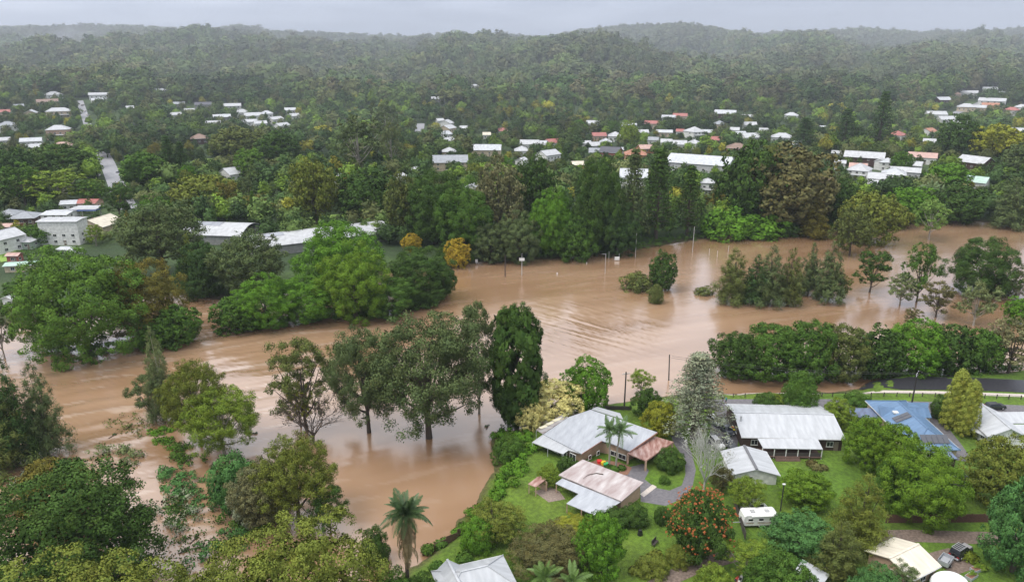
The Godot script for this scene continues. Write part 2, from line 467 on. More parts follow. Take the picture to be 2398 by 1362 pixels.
	["oak", "gg", 238.75, -342.19, 25.42, 11.77, "grey-olive feathery tree at the right end of the far bank", 0],
	["dome", "dk", 218.97, -353, 19.3, 12.65, "dark round tree on the far bank near the right end", 0],
	["dome", "br", 196.39, -354.41, 17.45, 11.63, "bright green tree on the far bank behind the willow-like tree", 0],
	["dome", "ol", 182.28, -343.95, 12.25, 9.26, "olive bush-like tree behind the broad olive tree", 0],
	["dome", "br", 246.41, -411.98, 15.63, 10.91, "bright green tree above the dark round tree on the far bank", 0],
	["dome", "bn", 129.4, -337.48, 37.97, 21.7, "huge brown-green spreading tree on the far bank", 0],
	["dome", "dk", 110.63, -339.38, 38.04, 13.68, "dark dense tree at the left of the huge brown-green tree", 0],
	["gum", "pk", 157.43, -374.72, 14.93, 9.44, "pinkish flowering crown at the right of the huge brown-green tree", 0],
	["dome", "dk", 155.44, -341.48, 22.58, 9.19, "dark tree right of the pinkish crown", 0],
	["shrub", "br", 97.31, -323.2, 12.39, 10.68, "bright vine thicket on the far bank below the dark dense tree", 0],
	["shrub", "br", 114.06, -326.95, 9.34, 11.78, "bright vine thicket under the huge brown-green tree", 0],
	["shrub", "dk", 127.06, -327.62, 5.6, 5.9, "dark vine thicket at the water below the huge tree", 0],
	["pine", "dk", 63.42, -313.76, 40.21, 8.68, "tall dark hoop pine on the far bank, tallest of its row", 0],
	["pine", "gg", 51.57, -306.67, 40.94, 7.39, "thin grey-green pine left of the tallest hoop pine", 0],
	["pine", "dk", 78.61, -319.8, 32.37, 6.92, "narrow dark pine right of the tallest hoop pine", 0],
	["dome", "dk", 35.02, -295.19, 39.65, 11.17, "tall dark tree on the far bank left of the pines", 2],
	["dome", "dg", 43.83, -294.2, 21.03, 9.8, "dark bluish tree at the water below the thin pine", 2],
	["dome", "br", 16.3, -289.05, 27.36, 9.2, "bright green vine-draped tree in the middle of the far bank", 2],
	["dome", "md", 25.33, -285.81, 18.99, 8.24, "mid green tree at the water right of the bright vine-draped tree", 1],
	["dome", "gg", 2.75, -283.32, 19.46, 9.47, "flat-layered grey-green tree at the far water's edge", 2],
	["spread", "gy", -5.36, -307.52, 32.43, 11.1, "open grey tree above the flat-layered tree", 0],
	["spread", "dk", 9.87, -323.05, 32.95, 10.16, "dark gum behind the bright vine-draped tree", 0],
	["dome", "md", -19.94, -289.04, 29.05, 12.24, "tall green tree on the far bank right of the yellow shrubs", 2],
	["dome", "dk", -32.4, -300.27, 30.85, 13.57, "broad green tree on the far bank above the yellow shrubs", 2],
	["dome", "dk", -66.9, -335.17, 26.94, 14.52, "dark dome-shaped tree on the far bank behind the curved roof", 0],
	["spread", "og", -46.99, -307.52, 27, 8.32, "olive tree between the dark dome and the broad green tree", 0],
	["dome", "gg", -8.43, -283.32, 16.02, 7.75, "blue-grey bush at the far water's edge left of the flat-layered tree", 1],
	["round", "gd", -40.75, -287.97, 7.39, 3.92, "left of two golden-yellow flowering trees on the far bank", 0],
	["round", "gd", -21.65, -275.48, 11.43, 5.2, "right of two golden-yellow flowering trees, nearer the water", 0],
	["dome", "br", -59.66, -242.48, 25.99, 14.2, "bright domed tree at the back of the riverside island", 2],
	["dome", "md", -84.1, -207.23, 11.87, 6.82, "rounded dark green tree at the left end of the riverside island", 0],
	["dome", "br", -75.68, -210.58, 16.8, 9.23, "bright green tree on the island's water side, left part", 2],
	["dome", "br", -64.2, -217.09, 14.54, 10.16, "bright green tree on the island's water side, middle", 2],
	["dome", "lm", -49.43, -217.74, 23.7, 11.2, "brightest green tree in the centre of the riverside island", 2],
	["dome", "md", -40.58, -221.77, 13.09, 9.66, "green tree right of centre on the riverside island", 2],
	["dome", "dk", -31.21, -235.82, 19.13, 11.3, "dark green tree at the right of the riverside island", 2],
	["dome", "dk", -25.18, -241.55, 11.88, 5.59, "dark bush at the right tip of the riverside island", 0],
	["shrub", "dk", -30.63, -230.96, 4.35, 5.73, "low dark bush overhanging the water on the riverside island", 0],
	["round", "gr", -118.62, -188.67, 31.74, 16.04, "giant fresh green spreading tree at the left river bend", 2],
	["dome", "bz", -108.96, -202.9, 23.87, 11.48, "bronze-green tree behind the right of the giant fresh green tree", 2],
	["dome", "md", -96.9, -197.72, 12.39, 6.55, "dark green pointed bush at the right foot of the giant tree", 0],
	["gum", "gg", -138.28, -198.69, 19.41, 6.58, "grey-green tree left of the giant fresh green tree", 0],
	["gum", "gr", -130.24, -190.48, 10.04, 4.83, "fresh green low boughs over the water at the giant tree's left", 0],
	["dome", "md", -101.96, -194.61, 9.08, 5.53, "green bush below the bronze-green tree", 0],
	["spread", "gg", -125.97, -252.93, 27.41, 15.09, "grey-green gum by the cream gabled hall", 1],
	["dome", "dg", -106.08, -238.96, 20.37, 8.11, "dark shaded tree on the bank behind the inlet", 1],
	["spread", "gg", -89.66, -238.34, 23.12, 12.51, "open grey-green tree in front of the curved white roof", 1],
	["oak", "ol", -110.58, -240.95, 22.21, 5.2, "olive tree left of the dark shaded tree by the inlet", 0],
	["gum", "gg", -140.76, -186.31, 18.6, 4.44, "grey-green tree at the left edge above the water", 0],
	["pine", "dg", -201.25, -430.13, 28.16, 6.57, "left of two dark hoop pines beyond the grass oval", 0],
	["pine", "dg", -194.74, -432.67, 24.3, 5.84, "right of two dark hoop pines beyond the grass oval", 0],
	["dome", "dk", -158.79, -501.83, 22.19, 14.3, "dark dome-shaped fig at the right end of the grass oval", 0],
	["dome", "og", -192.42, -518.68, 22.75, 19.57, "broad spreading fig behind the grass oval", 0],
	["dome", "ol", -151.87, -356.13, 20.46, 15.89, "broad olive dome tree above the curved roof", 0],
	["spread", "ol", -90.94, -332.8, 30.97, 11.94, "white-trunked gum on the park lawn", 0],
	["gum", "pg", -78.4, -478.37, 30.36, 6.98, "bare pale-trunked gum standing above the town trees", 0],
	["gum", "gg", -96.76, -463.85, 35.99, 14.91, "tall grey-green gum left of the bare pale-trunked gum", 0],
	["gum", "gg", -101.41, -598.52, 32.14, 12.07, "tall gum behind the bare pale-trunked gum", 0],
	["dome", "gr", -158.12, -443.09, 19.38, 9.09, "light green tree in front of the goal posts", 0],
	["gum", "bz", -121.62, -343.27, 12.21, 7.17, "bronze-green small tree right of the curved roof's left part", 0],
	["dome", "dk", -100.28, -319.03, 9.07, 4.59, "dark round bush above the curved roof", 0],
	["pine", "dg", 275.58, -555.91, 42.69, 9.97, "tall dark pine alone among the right-hand houses", 0],
	["pine", "dg", 249.54, -555.91, 30.13, 11.25, "broad dark pine left of the tall dark pine", 0],
	["pine", "dg", 215.34, -546.15, 24.98, 10.43, "dark pine at the left of the three right-hand pines", 0],
	["dome", "dk", 313.5, -518.71, 30.35, 13.55, "dark tall tree behind the long white roof at right", 0],
	["dome", "oy", 330.12, -501.83, 27.35, 17.51, "golden-green topped tree at right behind the solar-roofed house", 0],
	["dome", "md", 246.38, -463.85, 14.3, 7.05, "round green tree between the white roof and pink roof", 0],
	["dome", "gg", 306.63, -443.09, 23.23, 10.39, "grey-green tree at the right edge above the solar-roofed house", 0],
	["round", "ly", 88.65, -566.01, 19.42, 8.18, "yellow-green tree among the white roofs of the town centre", 0],
	["dome", "dk", -272.35, -443.09, 21.76, 16.88, "dark broad tree left of the straight road", 0],
	["gum", "ly", -238.01, -379.65, 17.44, 16.86, "yellow-green tree group member behind the service station", 0],
	["gum", "md", -252.91, -374.72, 22, 12.21, "mid green tree at the left behind the grey-roofed shops", 0],
	["dome", "dg", -284.84, -417.87, 24.45, 11.06, "shadowed dark tree at the left edge above the shops", 0],
	["dome", "md", -209.88, -417.87, 21.93, 13.52, "green tree right of the straight road", 0],
	["gum", "dk", -190.28, -347.46, 15.47, 8.28, "dark tree beside the service station canopy", 0],
	["gum", "md", -218.49, -374.72, 13.28, 6.66, "fresh green tree behind the red-roofed shop", 0],
	["dome", "md", -198.9, -300.27, 9.04, 6.33, "dark green tree in front of the two-storey white building", 0],
	["gum", "ly", -174.38, -296.76, 9.04, 4.03, "yellowish shrub in front of the cream gabled hall", 0],
	["dome", "md", -161.38, -229.36, 6.57, 6.38, "hedge-like green bush above the white shed at left", 0],
]

# the same, and group: trees scattered through the town
const FILL = [
	["pine", "gg", 93.84, -454.41, 12.12, 2.09, "grey-green tiered pine left of the largest pale grey roof in the town", ""],
	["gum", "og", -29.91, -346.5, 18.68, 5.33, "dull olive open-crowned gum in front of the white wall glimpsed between far bank trees", ""],
	["round", "ly", -344.27, -562.02, 7.42, 2.72, "yellow-green rounded tree right of the white roof under the pale bluish-roofed house", ""],
	["gum", "md", 273.44, -594.05, 15.22, 4.8, "mid green open-crowned gum right of the tiny pale roof between the left and", ""],
	["gum", "bz", 102.39, -442, 6.09, 2.02, "bronze-green open-crowned gum in front of the largest pale grey roof in the town", ""],
	["dome", "bz", 99.86, -352.33, 11.93, 5.28, "bronze-green broad tree in front of the white building between pines and the dark", ""],
	["pine", "dg", -50.04, -428.17, 12.49, 2.09, "deep bluish green tiered pine right of the steep white gable between two broad trees", ""],
	["gum", "ol", -303.51, -505.03, 9.76, 3.03, "olive open-crowned gum in front of the pinkish low house by the junction of", ""],
	["dome", "ol", 130.33, -520.84, 7.61, 3.01, "olive broad tree in front of the white roof directly above the large town", ""],
	["gum", "md", 23.95, -332.84, 16.75, 4.75, "mid green open-crowned gum in front of the white roof low among the far bank", ""],
	["dome", "bz", -87.17, -388.5, 14.58, 5.52, "bronze-green broad tree in front of the pale roof right of the white-trunked gum", ""],
	["pine", "gg", -13.34, -390.21, 19.14, 2.9, "grey-green tiered pine close right of the white wall glimpsed between far bank trees", ""],
	["gum", "gg", -116.51, -595.76, 14.67, 4.12, "grey-green open-crowned gum left of the lowest white roof of the cluster by", ""],
	["round", "br", 150.39, -385.84, 12.57, 4.5, "bright green rounded tree right of the white building between pines and the dark", ""],
	["pine", "gg", -77.04, -314.72, 8.86, 1.48, "grey-green tiered pine in front of the steep white gable between two broad trees", ""],
	["dome", "ly", 395.42, -594.38, 11.2, 4.11, "yellow-green broad tree right of the white hip roof above the dark tall", ""],
	["round", "og", -186.17, -429.51, 12.69, 5.04, "dull olive rounded tree left of the white roof among the trees below the", ""],
	["oak", "md", 29.75, -591.36, 13.21, 2.85, "mid green feathery she-oak behind the red-roofed gable in the middle of the", ""],
	["pine", "md", 163.11, -386.62, 12.3, 2.09, "mid green tiered pine left of the low white roof nearest the far bank", ""],
	["round", "dg", -204.07, -441.98, 9.82, 3.84, "deep bluish green rounded tree left of the white roof among the trees below the", ""],
	["gum", "dg", -73.66, -460.23, 11.41, 4, "deep bluish green open-crowned gum left of the white roof left of the slate-grey building", ""],
	["oak", "bz", -222.15, -566.13, 12.95, 3.16, "bronze-green feathery she-oak right of the brown clubhouse behind the grass oval", ""],
	["gum", "og", 47.42, -611.18, 13.59, 3.83, "dull olive open-crowned gum left of the bright red-roofed house left of the white", ""],
	["dome", "ly", -169.44, -474.18, 7.03, 2.72, "yellow-green broad tree behind the white roof among the trees below the", ""],
	["oak", "ol", -97.12, -554.75, 10.55, 2.64, "olive feathery she-oak left of the lowest long white roof near the far", ""],
	["gum", "gg", 282.56, -546.66, 9.86, 3.46, "grey-green open-crowned gum behind the long pink-roofed building on the right", ""],
	["gum", "gg", -314.72, -477.8, 9.28, 3.15, "grey-green open-crowned gum in front of the pinkish low house by the junction of", ""],
	["gum", "ol", -176.26, -394.91, 15.37, 4.34, "olive open-crowned gum left of the white roof among the trees below the", ""],
	["pine", "bz", -115.3, -591.46, 9.54, 1.42, "bronze-green tiered pine left of the lowest white roof of the cluster by", ""],
	["oak", "bz", -162.37, -301.99, 14.82, 3.29, "bronze-green feathery she-oak right of the low white roof between the two-storey building", ""],
	["round", "md", -152.28, -306.57, 19.15, 8.21, "mid green rounded tree right of the low white roof between the two-storey building", ""],
	["round", "ly", -28.2, -501.35, 6.47, 2.87, "yellow-green rounded tree right of the large slate-grey double-gabled building at the town's", ""],
	["round", "dk", -87.47, -556.03, 15.2, 6.65, "dark green rounded tree left of the lowest long white roof near the far", ""],
	["round", "ly", 209.06, -564.26, 5.52, 2.48, "yellow-green rounded tree close left of the white roof below the left right-hand pine", ""],
	["round", "md", -126.89, -559.61, 9.76, 3.88, "mid green rounded tree left of the lowest white roof of the cluster by", ""],
	["pine", "ol", -266.51, -495.97, 9.92, 1.61, "olive tiered pine left of the brown clubhouse behind the grass oval", ""],
	["gum", "ol", -236.6, -502.2, 10.82, 3.31, "olive open-crowned gum in front of the brown clubhouse behind the grass oval", ""],
	["pine", "md", -119.55, -332.37, 16.55, 2.51, "mid green tiered pine in front of the pale roof right of the white-trunked gum", ""],
	["gum", "gg", -137.79, -440.24, 9.51, 3.17, "grey-green open-crowned gum right of the white roof among the trees below the", ""],
	["round", "ol", -21.22, -425.36, 13.25, 5.78, "olive rounded tree behind the white wall glimpsed between far bank trees", ""],
	["pine", "bz", 14.1, -376.54, 11.33, 1.98, "bronze-green tiered pine in front of the white roof low among the far bank", ""],
	["oak", "ol", -132.04, -571.74, 9.08, 1.89, "olive feathery she-oak left of the lowest white roof of the cluster by", ""],
	["gum", "ly", -116.26, -434.67, 11.08, 3.16, "yellow-green open-crowned gum left of the pale roof right of the white-trunked gum", ""],
	["pine", "ol", -98.12, -566.21, 12.43, 2.29, "olive tiered pine left of the lowest long white roof near the far", ""],
	["gum", "bz", -135.78, -346.75, 17.9, 6.18, "bronze-green open-crowned gum right of the cream gabled hall beside the service station", ""],
	["dome", "gg", -143.38, -340.27, 12.75, 5.27, "grey-green broad tree right of the cream gabled hall beside the service station", ""],
	["gum", "dk", -332.6, -590.09, 8.31, 2.35, "dark green open-crowned gum right of the pinkish low house by the junction of", ""],
	["round", "md", -223.54, -432.8, 11.9, 5.03, "mid green rounded tree behind the red-roofed shop behind the service station", ""],
	["oak", "ol", -248.87, -616.93, 8.23, 2.05, "olive feathery she-oak behind the brown clubhouse behind the grass oval", ""],
	["dome", "ol", 186.6, -467.75, 12.78, 5.05, "olive broad tree left of the white roof left of the dark verandah", ""],
	["gum", "br", -161.38, -320.49, 15.39, 5.46, "bright green open-crowned gum right of the cream gabled hall beside the service station", ""],
	["oak", "dk", 288.5, -413.01, 16.43, 3.63, "dark green feathery she-oak right of the pale green-roofed house near the far bank", ""],
	["gum", "ol", 139.64, -482.18, 10.07, 3.06, "olive open-crowned gum right of the largest pale grey roof in the town", ""],
	["gum", "dk", -51.73, -541.77, 6.76, 2.09, "dark green open-crowned gum behind the white hip roof right of the yellow", ""],
	["dome", "ol", 212.56, -396.84, 8.56, 3.56, "olive broad tree right of the low white roof nearest the far bank", ""],
	["gum", "md", -222.98, -593.81, 8.73, 3.14, "mid green open-crowned gum right of the brown clubhouse behind the grass oval", ""],
	["round", "ol", 173.22, -495.08, 13.71, 5.52, "olive rounded tree right of the orange-walled house with brown roof and chimney", ""],
	["dome", "og", -156.23, -591.66, 12.85, 5.24, "dull olive broad tree in front of the lowest white house at the right end", ""],
	["gum", "dg", -270.24, -558.51, 11.94, 3.73, "deep bluish green open-crowned gum left of the brown clubhouse behind the grass oval", ""],
	["gum", "br", -181.33, -407.59, 15.23, 5.17, "bright green open-crowned gum left of the white roof among the trees below the", ""],
	["oak", "gg", -341.51, -615.45, 9.37, 2.26, "grey-green feathery she-oak right of the white and pink two-storey house low on", ""],
	["pine", "bz", 284.51, -404.97, 11.18, 1.93, "bronze-green tiered pine right of the pale green-roofed house near the far bank", ""],
	["gum", "br", -281.6, -590.61, 8.71, 2.95, "bright green open-crowned gum left of the brown clubhouse behind the grass oval", ""],
	["gum", "br", 55.19, -618.22, 14.79, 5.33, "bright green open-crowned gum left of the bright red-roofed house left of the white", ""],
	["gum", "bz", 375.47, -553.84, 12.05, 3.63, "bronze-green open-crowned gum right of the orange-roofed house beside the dark tall tree", ""],
	["dome", "ly", -198.16, -575.09, 9.27, 3.58, "yellow-green broad tree in front of the lowest white house at the right end", ""],
	["dome", "ly", 328.69, -603.29, 12.42, 5.02, "yellow-green broad tree right of the red-tiled roof right of the tall dark", ""],
	["oak", "bz", 311.86, -466.54, 9.42, 1.96, "bronze-green feathery she-oak right of the white skillion-roofed dark house with solar panels", ""],
	["dome", "bz", 267.31, -440.45, 7.56, 2.93, "bronze-green broad tree left of the pale green-roofed house near the far bank", ""],
	["dome", "og", 331.86, -554.07, 14.25, 5.1, "dull olive broad tree right of the white roof beside the orange-roofed house", ""],
	["gum", "og", -83.02, -615.15, 15.29, 4.42, "dull olive open-crowned gum left of the lowest white roof of the cluster by", ""],
	["gum", "dg", 109.44, -387.51, 14.74, 4.14, "deep bluish green open-crowned gum in front of the white building between pines and the dark", ""],
	["oak", "ly", 345.38, -576.2, 11.26, 2.36, "yellow-green feathery she-oak right of the white roof beside the orange-roofed house", ""],
	["pine", "br", -288.61, -584.31, 13.05, 2.3, "bright green tiered pine left of the brown clubhouse behind the grass oval", ""],
	["gum", "gg", -152.55, -564.42, 8.44, 2.98, "grey-green open-crowned gum in front of the lowest white house at the right end", ""],
	["round", "br", -62.09, -400.9, 7.38, 3.26, "bright green rounded tree in front of the steep white gable between two broad trees", ""],
	["round", "dk", -113.22, -413.75, 11.34, 4.55, "dark green rounded tree left of the pale roof right of the white-trunked gum", ""],
	["gum", "ol", 277.79, -614.56, 8.88, 3.21, "olive open-crowned gum right of the tiny pale roof between the left and", ""],
	["oak", "md", -136.86, -328.13, 11.19, 2.34, "mid green feathery she-oak right of the cream gabled hall beside the service station", ""],
	["pine", "br", -114.96, -540.13, 9.09, 1.38, "bright green tiered pine behind the pale roof right of the white-trunked gum", ""],
	["dome", "dk", -403.36, -593.74, 6.81, 2.6, "dark green broad tree in front of the grey hip-roofed house at the left edge", ""],
	["gum", "br", -281.45, -401.27, 15.38, 5.11, "bright green open-crowned gum behind the grey-roofed shop at the upper left of", ""],
	["dome", "dk", -142.59, -576.38, 11.6, 5.17, "dark green broad tree in front of the lowest white house at the right end", ""],
	["oak", "ol", 91.62, -451.02, 12.77, 2.97, "olive feathery she-oak left of the largest pale grey roof in the town", ""],
	["pine", "ly", 64.66, -573.02, 5.97, 0.91, "yellow-green tiered pine close left of the pale hip roof below the bright white", ""],
	["dome", "gg", 17.01, -454.09, 9.16, 3.44, "grey-green broad tree behind the white roof low among the far bank", ""],
	["round", "bz", -247.99, -512.16, 11.67, 5, "bronze-green rounded tree in front of the brown clubhouse behind the grass oval", ""],
	["oak", "ol", -193.71, -552.42, 11.36, 2.74, "olive feathery she-oak right of the brown clubhouse behind the grass oval", ""],
	["dome", "md", 101.04, -446.1, 5.44, 2.34, "mid green broad tree left of the largest pale grey roof in the town", ""],
	["dome", "br", 29.93, -577.31, 13.61, 5.62, "bright green broad tree behind the red-roofed gable in the middle of the", ""],
	["gum", "ly", -343.72, -603.42, 5.5, 1.85, "yellow-green open-crowned gum right of the white and pink two-storey house low on", ""],
	["gum", "gg", -134.78, -366.55, 16.33, 5.39, "grey-green open-crowned gum left of the pale roof right of the white-trunked gum", ""],
	["gum", "br", 395.77, -580.03, 8.61, 2.8, "bright green open-crowned gum right of the white hip roof above the dark tall", ""],
	["oak", "ly", 35.13, -329.33, 13.76, 3.22, "yellow-green feathery she-oak in front of the white building with louvred side behind the", ""],
	["oak", "dk", 35.57, -491.75, 12.99, 2.76, "dark green feathery she-oak behind the cream and orange building half hidden by", ""],
	["round", "ol", -42.33, -559.5, 8.11, 3.1, "olive rounded tree in front of the lowest long white roof near the far", ""],
	["gum", "md", 76.8, -460.52, 8.37, 2.63, "mid green open-crowned gum in front of the terracotta-roofed building with orange walls", ""],
	["dome", "dk", -150.31, -387.51, 11.9, 5.29, "dark green broad tree in front of the white roof among the trees below the", ""],
	["pine", "dk", 195.07, -527.91, 10.9, 1.62, "dark green tiered pine in front of the white roof below the left right-hand pine", ""],
	["dome", "md", 83.82, -618.21, 14.11, 5.57, "mid green broad tree behind the bright white hip roof in the town", ""],
	["gum", "ly", 327.14, -545.79, 14.3, 4.84, "yellow-green open-crowned gum right of the white roof beside the orange-roofed house", ""],
	["pine", "br", -160.6, -400.56, 9.1, 1.61, "bright green tiered pine in front of the white roof among the trees below the", ""],
	["oak", "md", 196, -553.17, 7.49, 1.95, "mid green feathery she-oak left of the white roof below the left right-hand pine", ""],
	["dome", "ol", 250.01, -522.49, 11.25, 4.67, "olive broad tree behind the long white roof with dark verandah on", ""],
	["gum", "ol", 92.06, -355.61, 11.86, 4.21, "olive open-crowned gum in front of the white building between pines and the dark", ""],
	["gum", "br", -3.4, -446.99, 14.39, 5.06, "bright green open-crowned gum left of the white roof low among the far bank", ""],
	["gum", "gg", 12.43, -468.49, 11.73, 3.6, "grey-green open-crowned gum in front of the white gable end behind the dark gum", ""],
	["dome", "dg", 219.17, -493.18, 5.65, 2.48, "deep bluish green broad tree behind the white roof left of the dark verandah", ""],
]

